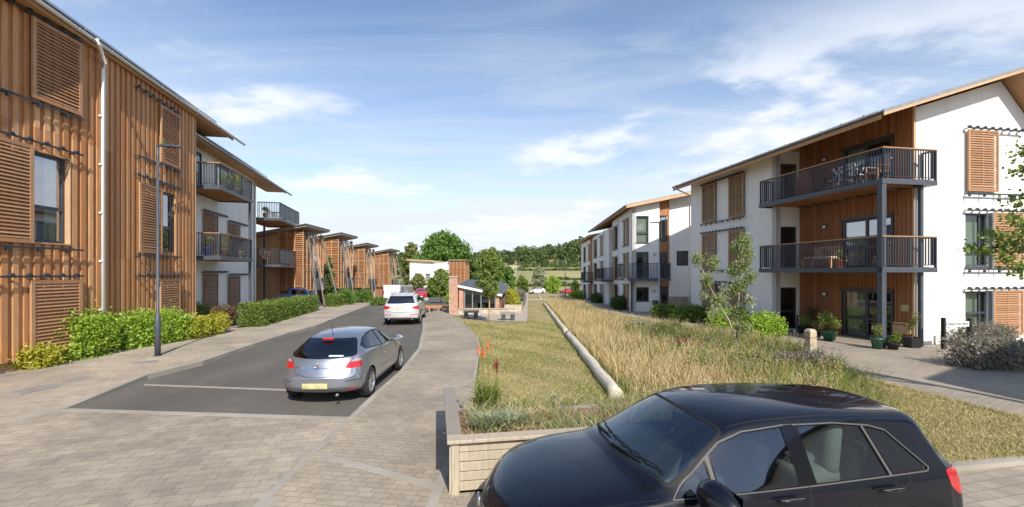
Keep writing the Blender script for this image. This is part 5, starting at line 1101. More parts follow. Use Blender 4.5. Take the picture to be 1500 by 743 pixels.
# ================================================================== timber screen houses
def house(rt, pr=True):
    D = 7.5; W = 4.3; zt = 6.75; z0 = -.6
    Q = lambda u, d, z: (u, -d, z)
    clad(rt, basis((-D, .25), (1, 0), (0, -1)), 0, D - 1.9, z0, [(0, 5.0), (D - 1.9, 6.2)], [], MAT['pale_cladding'], MAT['pale_cladding'], bw=.10, pitch=.2, dep=.015)
    MB().box(-D, -1.95, .27, W + 3.6, z0, 5.6).obj('wall', MAT['white_render'], rt)
    MB().box(-1.9, -.9, .35, W, z0, 6.15).obj('wall', MAT['dark_louvre'], rt)
    # louvred screen box
    s = MB(); n = 30; opening = (2.2, 3.7, 2.3, 4.3)
    for k in range(n):
        z = 1.35 + k * (5.0 / n); 
        if opening[2] < z < opening[3]: s.box(-.02, .03, 0.02, opening[0], z, z + .085); s.box(-.02, .03, opening[1], W, z, z + .085)
        else: s.box(-.02, .03, .02, W, z, z + .085)
        s.box(-1.9, -.02, -.02, .03, z, z + .085)
    s.obj('louvre_screen', MAT['cedar_boards'], rt)
    f = MB()
    for y in (.0, .75, 1.45, 2.16, 3.7, W - .06): f.box(.032, .09, y, y + .06, 1.3, 6.4)
    [f.box(x_, x_ + .06, -.06, -.021, 1.3, 6.3) for x_ in (-1.9, -1.25, -.6)]; f.box(-.02, .03, .07, W - .07, 1.24, 1.345); f.box(.034, .08, 0.1, W - .1, 3.0, 3.06); f.obj('screen_frame', MAT['pale_cladding'], rt)
    w = window(rt, basis((-.85, 2.2), (0, 1), (1, 0)), 0, 1.5, 2.3, 4.3, -.02, None, room=False, split=(.75,))
    MB().box(-.1, .5, 2.2, 3.75, 1.3, 2.35).obj('balcony_box', MAT['post_grey'], rt)
    for y0, dx in ((.7, .75), (1.7, .9), (3.6, 1.5)) if pr else ():
        MB().bar((.14, y0, 6.35), (.14 + dx, y0 + .3, -.1), .11, .11).obj('raking_prop', MAT['prop_grey'], rt)
    for y in (2.7,): MB().bar((-.0, y, 6.35), (.55, y + .3, 1.25), .08, .08).obj('raking_prop', MAT['pale_cladding'], rt)
    g = MB(); g.box(-.9, -.85, .6, 2.6, -.4, 1.25); g.obj('front_door', MAT['room_dark'], rt); MB().box(-.9, -.83, 3.0, 3.9, -.4, 1.2).obj('front_door', MAT['pale_cladding'], rt)
    r_ = MB(); r_.prism([(-D - .3, 5.05), (.5, 6.70), (.5, 6.86), (-D - .3, 5.21)], .45, -W - .4, Q); r_.obj('roof', MAT['grey_timber'], rt)
    t_ = MB(); t_.prism([(-D - .3, 5.22), (.55, 6.88), (.55, 6.93), (-D - .3, 5.27)], .6, -W - .5, Q); t_.obj('roof_edge', MAT['galvanised'], rt)
LAB = ['timber-screened house with raking grey props, nearest and largest of its row', 'timber-screened house second from the grey balcony block, tall shrubs at its foot', 'timber-screened house third along the row, behind the small hedge', 'timber-screened house fourth along the row, above the white van']
pos = [(-16.95, 35.3, R(3), .96, -.0), (-17.4, 43.6, R(2), .985, -.1), (-17.65, 52.0, R(2), .95, -.3), (-17.7, 62.3, R(0), .97, -.55)]
hs0 = None
for (x, y, rz, sc, dz), lb in zip(pos, LAB):
    if hs0 is None:
        h_ = hs0 = empty('timber_house', (0, 0, 0), 0); house(h_)
    else: h_ = copy_tree(hs0)
    h_.location = (x, y, dz); h_.rotation_euler.z = rz; h_.scale = (1, 1, sc); tag(h_, lb, 'house', 'timber-screened houses along the street')
# white house at the bend
wh = empty('white_house', (-20.6, 88, H(88)), R(-4), 'white rendered house at the bend with a wooden screened bay on its right', 'house')
wall(wh, basis((0, 0), (1, 0), (0, -1)), 0, 5.0, -.5, 7.0, [(1.0, 2.4, 2.6, 4.4), (3.2, 4.2, 2.6, 4.4)], MAT['white_render'])
for a, b in ((1.0, 2.4), (3.2, 4.2)): window(wh, basis((0, 0), (1, 0), (0, -1)), a, b, 2.6, 4.4, -.1, None, m='pale_cladding')
MB().box(0, 5, .3, 8, -.5, 6.8).obj('wall', MAT['white_render'], wh)
MB().prism([(-.5, 7.05), (5.2, 6.75), (5.2, 7.0), (-.5, 7.3)], .6, -8, lambda u, d, z: (u, -d, z)).obj('roof', MAT['pale_cladding'], wh)
MB().prism([(5, -.5), (8.2, -.5), (8.2, 6.9), (5, 6.2)], -.0, -6, lambda u, d, z: (u, -d, z)).obj('side_wing', MAT['white_render'], wh)
MB().prism([(4.2, -.4), (7.6, -.4), (7.6, 2.6), (6.4, 2.6), (4.2, .2)], .9, .6, lambda u, d, z: (u, -d, z)).obj('stair_wall', MAT['galvanised'], wh)
s = MB(); [s.box(8.2, 11.4, -.6, -.55, 2.0 + k * .17, 2.0 + k * .17 + .09) for k in range(29)]; s.obj('louvre_screen', MAT['cedar_boards'], wh)
f = MB(); [f.box(8.2 + k * .75, 8.28 + k * .75, -.67, -.61, 1.9, 7.0) for k in range(5)]; f.obj('screen_frame', MAT['pale_cladding'], wh); MB().box(8.3, 11.3, -.5, 5, -.5, 6.9).obj('bay', MAT['cedar_boards'], wh)
MB().box(8.0, 11.7, -.9, 5.2, 7.0, 7.15).obj('roof', MAT['grey_timber'], wh)
# ------------------------------------------------------------------ vegetation
def bush(label, pts, leaf, h, n, size, cat='bush', group=None, name='shrub', z=None, lumps=14, sq=False, corem='leaf_dark', stem=True, aspect=.6):
    """pts: (x,y,rx,ry) ; origin at its base"""
    x, y, rx, ry = pts; z = H(x, y) + .05 if z is None else z
    r_ = empty(name, (x, y, z), 0, label, cat, group)
    p = bush_pts(n, 0, 0, rx, ry, h, 0, lumps, sq); quads('foliage', p, size * (.7 + .6 * rng.random(len(p))), MAT[leaf], r_, aspect)
    m = MB()
    for k in range(9):
        a = rng.random() * 6.28; q = .5 * rng.random()
        m.tube([(q * .3 * rx * math.cos(a), q * .3 * ry * math.sin(a), -.02), (q * rx * math.cos(a), q * ry * math.sin(a), h * .55), (q * 1.5 * rx * math.cos(a), q * 1.5 * ry * math.sin(a), h * .8)], [.018, .012, .004], 5)
    m.obj('stem', MAT['bark'], r_)
    q = rng.random((n // 3, 3)); pin = np.stack([(q[:, 0] * 2 - 1) * rx * .62, (q[:, 1] * 2 - 1) * ry * .62, q[:, 2] * h * .72 + .02], 1); quads('inner_foliage', pin, size * 1.4, MAT[leaf], r_, .8)
    return r_
def tree(label, x, y, h, crown, trunk_r, leaf, n, size, clear=.3, lean=(0, 0), clumps=26, cat='tree', group=None, name='tree', z=None, limbs=9, shell=.35, shape='round', trunk_m='bark', topt=.0):
    z = H(x, y) if z is None else z; r_ = empty(name, (x, y, z), rng.random() * 0, label, cat, group)
    tr = MB(); hz = h * .93; pts = [(lean[0] * t * t * h + .04 * h * .2 * math.sin(5 * t), lean[1] * t * t * h + .02 * math.sin(7 * t), hz * t) for t in (0, .2, .4, .6, .8, 1)]
    tr.tube(pts, [trunk_r * q for q in (1.15, .9, .75, .55, .35, .1)], 9)
    ax = lambda t: Vector((lean[0] * t * t * h, lean[1] * t * t * h, h * t)); cs = []
    for i in range(clumps):
        t = clear + (1 - clear) * (i + rng.random()) / clumps
        s_ = (t - clear) / (1 - clear)
        w_ = {'round': math.sin(math.pi * min(.98, .12 + .86 * s_)) ** .6, 'cone': (1 - s_) ** .7 * .9 + .12, 'oval': math.sin(math.pi * (.1 + .85 * s_)) ** .5}[shape]
        a = i * 2.4 + rng.random(); q = crown * w_ * (.35 + .5 * rng.random()); c = ax(t) + Vector((q * math.cos(a), q * math.sin(a), 0)); cr = crown * (.26 + .16 * rng.random()) * (.6 + .5 * w_)
        cs.append((c, cr))
        if i % max(1, clumps // (limbs * 2)) == 0:
            b = ax(max(clear * .8, t - .14)); tr.tube([b, b.lerp(c, .5) + Vector((0, 0, .02 * h)), c], [trunk_r * .38, trunk_r * .22, trunk_r * .06], 6)
    tr.obj('trunk', MAT[trunk_m], r_, True)
    per = n // clumps; P_ = np.concatenate([ell_pts(per, c, (cr, cr, cr * .8), shell) for c, cr in cs])
    quads('crown', P_, size * (.65 + .7 * rng.random(len(P_))), MAT[leaf], r_, .6)
    return r_
# bushes at the foot of the cedar-clad block
def wb(u, v, **k): q = G(u, v); return q
for (u, v, rx, ry, h, leaf, n, sz, lb) in (
    (2, 553, .75, .8, .85, 'leaf_yellow', 2600, .085, 'low yellow-green shrub at the left edge of the picture'),
    (62, 545, .6, .6, .75, 'leaf_yellow', 1800, .085, 'small yellow-green shrub between the leftmost shrub and the big green bush'),
    (128, 530, 1.25, 1.2, 1.8, 'leaf_bright', 9500, .085, 'big bright green bush in front of the lowest louvred shutter'),
    (200, 515, 1.0, 1.15, 1.55, 'leaf_bright', 7500, .085, 'bright green bush just left of the foot of the grey lamp column'),
    (252, 506, .85, 1.05, 1.35, 'leaf_bright', 6000, .082, 'bright green bush just right of the lamp column'),
    (290, 500, .7, .8, .95, 'leaf_yellow', 2800, .085, 'yellow-green shrub right of the lamp column, at the pavement edge'),
    (317, 494, .65, .8, 1.0, 'leaf_yellow', 2600, .085, 'rounded yellow-green shrub at the right end of the planted bed'),
    (292, 484, .7, .8, 1.35, 'leaf_hedge', 2800, .085, 'dark green clipped bush in front of the grey rendered block'),
    (333, 482, .7, .9, 1.1, 'leaf_brown', 3200, .085, 'reddish-brown bush below the lower grey balcony')):
    p = G(u, v); bush(lb, (p.x - rx * .45, p.y + ry * .2, rx, ry), leaf, h, n, sz, group='shrubs along the left pavement', z=.10)
def hedge(pa, pb, wd, h, leaf, n, sz, label, group='clipped hedges along the left pavement', extra=2):
    pa, pb = Vector(pa), Vector(pb); d = pb - pa; L_ = d.length; c = (pa + pb) / 2; z = H(c.y) + .08; r_ = empty('hedge', (c.x, c.y, z), math.atan2(d.y, d.x), label, 'hedge', group)
    sl = (H(pb.y) - H(pa.y)) / L_
    q = rng.random((n, 3)); f = rng.integers(0, 5, n); x = (q[:, 0] - .5) * L_; y = (q[:, 1] - .5) * wd; zz = q[:, 2] * h
    hh = h * (1 + .04 * np.sin(x * 2.1) + .03 * np.sin(x * 5.3 + 1))
    top = f < 2; zz = np.where(top, hh, zz * hh / h); y = np.where((f == 2) | (f == 3), np.where(f == 2, -1, 1) * wd / 2 * (1 + .07 * np.sin(x * 3 + zz * 4)), y); x = np.where(f == 4, np.sign(x) * L_ / 2, x)
    p = np.stack([x, y, zz + x * sl], 1) + rng.normal(size=(n, 3)) * .045; quads('foliage', p, sz * (.7 + .6 * rng.random(n)), MAT[leaf], r_, .65)
    q = rng.random((n // 2, 3)); pin = np.stack([(q[:, 0] - .5) * L_ * .97, (q[:, 1] - .5) * wd * .85, q[:, 2] * h * .93 + (q[:, 0] - .5) * L_ * sl], 1); quads('inner_foliage', pin, sz * 1.6, MAT[leaf], r_, .8)
h0, h1 = G(362, 488), G(466, 457)
hedge((h0.x - .75, h0.y + 1.5), (h1.x - .55, h1.y), 1.1, 1.12, 'leaf_hedge', 15000, .085, 'long dark green clipped hedge beside the pavement, below the grey balconies')
h0, h1 = G(484, 454), G(523, 446)
hedge((h0.x - .9, h0.y + 2.2), (h1.x - .7, h1.y), 1.0, 1.0, 'leaf_hedge', 6000, .11, 'shorter green hedge in front of the second timber-screened house')
h0, h1 = G(556, 447.5), G(567, 444.5)
bush('small dark green bush at the kerb below the fourth timber-screened house', (h0.x - .4, h0.y + .5, .9, 1.4), 'leaf_hedge', 1.1, 1300, .15, z=H(50) + .1)
p = G(481, 449); tree('slender leafy sapling growing up between the first two timber-screened houses', p.x - .6, p.y + 1.6, 4.7, .75, .05, 'leaf_tree', 3200, .15, .08, clumps=22, shape='cone', name='sapling', cat='sapling')
bush('loose green shrub at the foot of the second timber-screened house', (-15.9, 41.6, .9, .9), 'leaf_tree', 1.9, 1800, .14, z=H(41))
bush('loose green shrub behind the shorter hedge, beside the third timber-screened house', (-16.0, 46.8, 1.2, .9), 'leaf_tree', 1.7, 1800, .14, z=H(46))
# right-hand shrubs
GR = 'shrubs in front of the white blocks'
for (u, v, rx, ry, h, leaf, n, sz, lb) in (
    (978, 468, 1.2, .9, 1.0, 'leaf_hedge', 3400, .11, 'green shrub at the left end of the bed before the nearest white block'),
    (1018, 474, 1.3, .9, 1.1, 'leaf_hedge', 3800, .11, 'green shrub under the ground-floor shutters, behind the silvery sapling'),
    (1072, 484, 1.2, .9, 1.2, 'leaf_bright', 3800, .11, 'bright green shrub right behind the silvery sapling'),
    (1128, 496, .85, .75, 1.15, 'leaf_bright', 3200, .11, 'bright green bush at the right end of the bed, left of the stone bollard'),
    (912, 455, 1.0, 1.5, 1.25, 'leaf_dark', 2600, .14, 'dark green bush against the near corner of the white terrace'),
    (880, 445, 1.2, 1.8, 1.25, 'leaf_dark', 2400, .16, 'dark green bush under the first terrace balcony'),
    (858, 436.5, 1.2, 2.2, 1.2, 'leaf_dark', 1500, .2, 'small dark bush farther along the white terrace')):
    p = G(u, v); bush(lb, (p.x + .1, p.y + ry * .6, rx, ry), leaf, h, n, sz, group=GR, z=H(p.y) + .03)
bush('bright green bush at the far end of the white terrace', (9.0, 61, 1.3, 1.5), 'leaf_bright', 1.4, 900, .25, z=H(61))
for (u, v, rx, ry, h, n, lb) in ((1345, 488, .55, .4, .55, 900, 'small leafy plant at the white gable left of the sign'), (1405, 494, 1.2, .4, .75, 2400, 'grey-green lavender bush in front of the street name sign'), (1458, 512, 1.3, .6, 1.0, 3200, 'lavender bush right of the street name sign'), (1480, 546, 1.45, .8, 1.05, 4600, 'large purple-grey lavender bush at the right edge of the picture')):
    p = G(u, v); bush(lb, (p.x, p.y + ry * .6, rx, ry), 'lavender' if 'lav' in lb else 'leaf_hedge', h, n, .075, group='plants along the white gable', z=.05, corem='leaf_olive', aspect=.35)
# silvery sapling with leaning stems, in the meadow
def silver_sapling():
    b = G(1088, 530); r_ = empty('sapling', (b.x, b.y, .05), 0, 'sparse silvery-leaved sapling with leaning stems in the meadow', 'sapling'); tr = MB(); cl = []
    Y = b.y; Q = lambda u, v, dy=0: Vector(((u - 750) / 640 * (Y + dy) - b.x, dy, CAMH - (v - 400) / 640 * (Y + dy) - .05))
    main = [Vector((0, 0, 0)), Q(1078, 500), Q(1068, 470), Q(1050, 440, .1), Q(1035, 410, .1), Q(1022, 380, .1)]
    tr.tube(main, [.035, .03, .025, .018, .012, .005], 7)
    m2 = [Q(1079, 500) + Vector((.02, .02, 0)), Q(1080, 460, .1), Q(1084, 420, .1), Q(1086, 390, .1), Q(1087, 358, .1)]; tr.tube(m2, [.028, .024, .018, .012, .004], 7)
    for a, e in ((main[2], Q(1045, 455, -.3)), (main[3], Q(1062, 425, .3)), (main[3], Q(1030, 432, .3)), (m2[1], Q(1098, 440, -.2)), (m2[2], Q(1072, 400, .3)), (m2[1], Q(1062, 440, .3)), (m2[2], Q(1100, 405, 0)), (main[4], Q(1045, 385, .2)), (m2[3], Q(1096, 372, .1)), (main[2], Q(1090, 480, -.2))):
        tr.tube([a, a.lerp(e, .5) + Vector((0, 0, .03)), e], [.012, .008, .003], 5); cl.append((e, .2))
    tr.obj('trunk', MAT['grey_timber'], r_, True)
    for s in main[3:] + m2[1:]: cl.append((s, .22))
    for s in m2[1:]: cl.append((s + Vector((.1, 0, .12)), .2)); cl.append((s + Vector((-.12, .1, -.1)), .2))
    P_ = np.concatenate([ell_pts(220, c, (q, q, q * 1.25), .1) for c, q in cl]); quads('crown', P_, .085 * (.6 + .8 * rng.random(len(P_))), MAT['leaf_silver'], r_, .35)
    P_ = np.concatenate([ell_pts(260, c, (q * 1.15, q * 1.15, q * 1.3), .1) for c, q in cl[6:]]); quads('crown', P_, .075, MAT['leaf_sapling'], r_, .4)
silver_sapling()
# young tree in front of the pavilion
b = G(716, 474); 
tree('young upright tree on the lawn in front of the slate-roofed shelter', b.x, b.y, 4.15, .78, .035, 'leaf_sapling', 9000, .105, .36, clumps=40, shape='oval', shell=.2, name='young_tree', z=H(b.y) + .05, trunk_m='pale_cladding')
# tree at the right edge: trunk outside the frame, boughs reach in
def right_tree():
    r_ = empty('tree', (10.8, 7.9, 0.02), 0, 'leafy tree at the right edge of the picture whose boughs cross the white gable', 'tree'); tr = MB(); tr.tube([(0, 0, 0), (.05, .05, 1.6), (0, .1, 3.2), (-.1, .1, 5.0)], [.11, .09, .07, .03], 9); cl = []
    Q = lambda u, v, Y: Vector(((u - 750) / 640 * Y - 10.8, Y - 7.9, CAMH - (v - 400) / 640 * Y))
    for e in (Q(1424, 366, 8.6), Q(1450, 345, 8.4), Q(1470, 380, 8.2), Q(1465, 350, 8.7), Q(1490, 395, 8.1), Q(1490, 300, 8.6), Q(1500, 330, 8.3), Q(1480, 320, 8.1), Q(1500, 365, 8.5), Q(1497, 250, 8.5), Q(1500, 225, 8.6), Q(1446, 372, 8.5), Q(1540, 250, 8.2), Q(1560, 330, 8.4), Q(1540, 390, 8.3), Q(1580, 200, 8.), Q(1600, 300, 7.4), Q(1560, 380, 7.5)):
        z0 = 1.9 + 1.4 * random.random(); a = Vector((.02, .05, z0)); tr.tube([a, a.lerp(e, .55) + Vector((0, 0, .12)), e], [.035, .018, .004], 6); cl.append((e, .20)); cl.append((a.lerp(e, .8) + Vector((0, 0, .06)), .2))
        if e.x > -.9: cl.append((e + Vector((.15, 0, .15)), .3))
    tr.obj('trunk', MAT['bark'], r_, True)
    P_ = np.concatenate([ell_pts(62, c, (q * 1.4, q * 1.1, q * .9), .1) for c, q in cl]); quads('crown', P_, .075 * (.6 + .8 * rng.random(len(P_))), MAT['leaf_hedge'], r_, .7)
right_tree()
# ------------------------------------------------------------------ background trees
def big(u, vtop, vbase, Y, wpx, leaf, n, size, lb, shape='round', clumps=34, clear=.15, name='tree', z=None):
    x = (u - 750) / 640 * Y; zt = CAMH - (vtop - 400) / 640 * Y; zb = H(x, Y) if z is None else z; tree(lb, x, Y, zt - zb, wpx / 2 / 640 * Y, .03 * (zt - zb), leaf, n, size, clear, clumps=clumps, shape=shape, group='trees behind the street', name=name, z=zb)
big(648, 346, 430, 112, 92, 'leaf_tree', 15000, .75, 'large light green tree behind the white house, tallest in the middle of the picture', clumps=46)
big(603, 358, 430, 125, 34, 'leaf_olive', 4200, .8, 'olive-green tree left of the tallest tree, behind the white house')
big(680, 376, 430, 120, 40, 'leaf_dark', 4200, .75, 'dark green tree right of the tallest tree')
big(668, 372, 430, 130, 40, 'leaf_tree', 3500, .8, 'mid green tree just behind the right side of the tallest tree')
big(704, 380, 425, 125, 30, 'leaf_dark', 3000, .75, 'dark green tree behind the young lawn tree, to its left')
big(728, 378, 425, 128, 32, 'leaf_hedge', 3000, .75, 'green tree behind the young lawn tree, to its right')
big(745, 392, 425, 115, 22, 'leaf_tree', 1800, .6, 'low green tree above the right end of the slate roof')
big(612, 402, 440, 68, 26, 'leaf_olive', 2600, .3, 'small yellowish street tree in front of the white house', clear=.3)
big(646, 396, 444, 47, 34, 'leaf_sapling', 4200, .22, 'small light green tree beside the red-brown bench', clear=.28)
big(633, 408, 437, 74, 18, 'leaf_hedge', 1000, .35, 'small green tree by the bend, between the red car and the bench')
big(789, 392, 424, 119, 26, 'leaf_silver', 3200, .45, 'silvery-grey willow bush in the middle distance, above the far white car', clear=.02, name='willow_bush')
big(810, 406, 430, 116, 26, 'leaf_bright', 2600, .4, 'bright green bush right of the silvery willow bush', clear=.02, name='shrub')
big(764, 404, 422, 130, 16, 'leaf_hedge', 900, .5, 'small dark shrub on the field left of the silvery willow', clear=.02, name='shrub')
big(770, 410, 422, 128, 10, 'leaf_hedge', 800, .5, 'small green shrub behind the far white car', clear=.02, name='shrub')
big(843, 412, 428, 94, 16, 'leaf_dark', 900, .4, 'dark bush by the far red car, next to the white terrace', clear=.02, name='shrub')
q = bush('low green bush at the foot of the small tree by the bench', (-6.3, 46.6, .9, .7), 'leaf_bright', 1.3, 900, .16, z=H(46))
hh = [(-14, 66.5), (-9, 66.8)]; hedge(hh[0], (-9.6, 75.8), 1, .1, 'leaf_hedge', 10, .1, 'x') if False else hedge((-15, 76), (-7, 76.2), 1.4, 1.5, 'leaf_hedge', 3500, .3, 'dark green hedge across the bend, behind the red car')
# far wood on the hill: one mass
def wood():
    P_, S_ = [], []; crowns = []
    for i in range(1050):
        x = -150 + 900 * rng.random(); y = 338 + 190 * rng.random() ** .8
        h = (6 + 8 * rng.random()) * (1 if x > 0 else .8); r_ = h * (.36 + .2 * rng.random()); crowns.append((x, y, h, r_))
    for i in range(170): crowns.append((-260 + 330 * rng.random(), 190 + 120 * rng.random() ** .7, 4 + 4.5 * rng.random(), 2.6 + 1.8 * rng.random())) if i % 1 == 0 else None
    for x, y, h, r_ in crowns:
        if -9 < x < 60 and y < 340 and x > -1.5 + 0 * y: continue
        if x > -4 - 0 and y < 330: continue
        n = 130; z = H(x, y); P_.append(ell_pts(n, (x, y, z + h * .55), (r_, r_, h * .5), .7)); S_.append(np.full(n, r_ * .42))
    P_ = np.concatenate(P_); S_ = np.concatenate(S_); P_[:, 2] = np.maximum(P_[:, 2], .0 + np.array([H(a, b) for a, b in P_[:, :2]]))
    o = quads('distant_wood', P_, S_ * (.6 + .8 * rng.random(len(P_))), MAT['wood_far'], None, .8); tag(o, 'dark green wood covering the hilltop beyond the fields', 'woodland', kind='stuff')
wood()
def hedgerows():
    P_ = []
    for (x0, y0, x1, y1, h) in ((-8, 168, 70, 176, 1.6), (2, 262, 160, 275, 2.2), (-60, 245, -4, 250, 5), (8, 335, 260, 338, 5), (-60, 150, -6, 152, 4.5), (-3.5, 170, -4.5, 235, 3.0), (20, 205, 140, 214, 1.2), (6, 300, 170, 306, 1.8)):
        L_ = math.hypot(x1 - x0, y1 - y0); n = int(L_ * 22); t = rng.random(n); x = x0 + (x1 - x0) * t + rng.normal(size=n) * 1.; y = y0 + (y1 - y0) * t + rng.normal(size=n) * 1.0; hz = h * (.6 + .4 * np.sin(t * L_ * .4) * np.sin(t * L_ * .13 + 1)); P_.append(np.stack([x, y, np.array([H(a, b) for a, b in zip(x, y)]) + rng.random(n) * hz], 1))
    P_ = np.concatenate(P_); o = quads('field_hedgerow', P_, .95 * (.5 + rng.random(len(P_))), MAT['wood_far'], None, .8); tag(o, 'hedgerows and scrub running across the sloping field', 'hedgerow', kind='stuff')
hedgerows()
# ------------------------------------------------------------------ grass
def blades(name, xy, h, wd, m, label, lean=.35, z0=.05, segs=2, cat='grass'):
    n = len(xy); a = rng.random(n) * 6.283; d = np.stack([np.cos(a), np.sin(a)], 1); b = rng.random(n) * 6.283; L_ = (lean * h * (.3 + rng.random(n)))[:, None] * np.stack([np.cos(b), np.sin(b)], 1)
    bd = np.hypot(xy[:, 0] - 9.22, xy[:, 1] - 13.5) if True else 9; h = h * np.where((bd < 1.7) & (xy[:, 1] < 13.9), .3, 1); zz = np.interp(xy[:, 1], [0, 15, 40, 130], [0, 0, -.375, -3.075]) + z0; w2 = np.broadcast_to(wd, (n,))[:, None] / 2 * d; V = []
    for t, f in ((0, 1), (.55, .8), (1, .12)):
        c = xy + L_ * t * t; z = zz + h * t * (1 - .12 * t)
        V += [np.column_stack([c - w2 * f, z]), np.column_stack([c + w2 * f, z])]
    v = np.stack(V, 1); idx = np.array([[0, 1, 3, 2], [2, 3, 5, 4]]); f = (np.arange(n)[:, None, None] * 6 + idx[None]).reshape(-1)
    me = bpy.data.meshes.new(name); me.vertices.add(n * 6); me.vertices.foreach_set('co', v.reshape(-1).astype(np.float32)); me.loops.add(n * 8); me.loops.foreach_set('vertex_index', f.astype(np.int32)); me.polygons.add(n * 2); me.polygons.foreach_set('loop_start', np.arange(0, n * 8, 4, dtype=np.int32)); me.update(calc_edges=True)
    return tag(link(name, me, MAT[m]), label, cat, kind='stuff')
def scatter(poly, n, near=None, keep=None):
    poly = [(p[0], p[1]) for p in poly]; xs = [p[0] for p in poly]; ys = [p[1] for p in poly]; out = np.zeros((0, 2)); px, py = np.array(xs), np.array(ys)
    while len(out) < n:
        q = rng.random((n * 2, 2)); 
        yy = min(ys) + (max(ys) - min(ys)) * q[:, 1] ** (near or 1)
        c = np.column_stack([min(xs) + (max(xs) - min(xs)) * q[:, 0], yy]); ins = np.zeros(len(c), bool)
        for i in range(len(px)):
            j = i - 1; cond = ((py[i] > c[:, 1]) != (py[j] > c[:, 1])) & (c[:, 0] < (px[j] - px[i]) * (c[:, 1] - py[i]) / (py[j] - py[i] + 1e-12) + px[i]); ins ^= cond
        c = c[ins]
        if keep is not None: c = c[keep(c)]
        out = np.concatenate([out, c])
    return out[:n]
MEADOW = [Vector(p) + Vector((.18, 0)) for p in LOGL[1:]] + [Vector((3.2, 6.5)), Vector((5.2, 7.0))] + [Vector(p) for p in ME[:0:-1]]
def patch(c, s, th): 
    v = np.sin(c[:, 0] * s + 1.3) * np.sin(c[:, 1] * s * .8 + .4) + .6 * np.sin(c[:, 0] * s * 2.3 + c[:, 1] * s * 1.7); return v + rng.normal(size=len(c)) * .5 > th
c = scatter(MEADOW, 24000, 1.9, lambda c: patch(c, .55, -.5) & (rng.random(len(c)) > np.clip((c[:, 0] - 3.2) / 4.5, 0, .8) * np.clip((24 - c[:, 1]) / 8, 0, 1))); blades('meadow_grass', c, (.30 + .42 * rng.random(len(c))), .011 + .0006 * c[:, 1], 'meadow_grass', 'tall straw-coloured meadow grass between the log edging and the right path', .4)
c = scatter(MEADOW, 26000, 1.9); blades('meadow_sedge', c, (.18 + .28 * rng.random(len(c))), .011 + .0006 * c[:, 1], 'meadow_olive', 'shorter olive-green grass filling the meadow between the taller straw', .5)
c = scatter(MEADOW, 22000, 2.0, lambda c: patch(c, .9, .25) | (c[:, 0] + .6 * np.sin(c[:, 1]) > 4.6)); blades('meadow_herbs', c, (.18 + .32 * rng.random(len(c))) * np.where(c[:, 0] > 5, 1.25, 1), .02 + .0006 * c[:, 1], 'meadow_green', 'green herbs and weeds growing among the meadow grass', .5, cat='herbs')
def spikes(name, c, h, m, label, rad=.018, cat='weeds', n=26, z0=.05):
    zz = np.interp(c[:, 1], [0, 15, 40, 130], [0, 0, -.375, -3.075]) + z0; t = rng.random((len(c), n)); hh = h * (.7 + .5 * rng.random(len(c)))[:, None]; ln = rng.normal(size=(len(c), 2)) * .06
    P_ = np.stack([c[:, 0, None] + ln[:, 0, None] * t + rng.normal(size=t.shape) * rad, c[:, 1, None] + ln[:, 1, None] * t + rng.normal(size=t.shape) * rad, zz[:, None] + hh * (.45 + .55 * t)], 2).reshape(-1, 3)
    st = blades.__globals__; o = quads(name, P_, .028, MAT[m], None, .7); tag(o, label, cat, kind='stuff')
spikes('grass_seed_heads', scatter(MEADOW, 1500, 1.7), .72, 'meadow_grass', 'feathery pale seed heads standing above the meadow grass', .012, n=16)
spikes('dock_seed_heads', scatter(MEADOW, 520, 1.5), .55, 'meadow_dock', 'rusty brown dock seed heads scattered in the meadow')
spikes('purple_seed_heads', scatter(MEADOW, 500, 1.2, lambda c: c[:, 0] > 5.0), .62, 'lavender', 'purple-grey flower spikes at the right side of the meadow', .03)
LWN = g2([(664, 466), (690, 486), (702, 500), (706, 515), (702, 535), (697, 560)]) + [(-.6, 7.2), (2.0, 7.6)] + [Vector(p) - Vector((.12, 0)) for p in LOGL[3:1:-1]] + [(2.3, 26), (1.2, 27)] + g2([(740, 476), (700, 473)])
c = scatter(LWN, 30000, 2.2, lambda c: patch(c, 1.3, .15)); blades('lawn_green_grass', c, (.025 + .03 * rng.random(len(c))), .006 + .0007 * c[:, 1], 'lawn_green', 'greener patches of short grass in the central lawn', .8, z0=.045)
c = scatter(LWN, 48000, 2.2); blades('lawn_grass', c, (.025 + .035 * rng.random(len(c))), .006 + .0007 * c[:, 1], 'lawn_blade', 'short dry yellowing grass of the central lawn', .8, z0=.045)
VG = [Vector((5.0, 7.2))] + [Vector(p) for p in FE] + [p0 + RD * 5.5]
c = scatter([v for v in VG], 26000, 1.0); c = c[c[:, 0] < 14]; blades('verge_grass', c, (.025 + .035 * rng.random(len(c))), .012, 'lawn_blade', 'short dry grass on the verge behind the black car', .8, z0=.055)

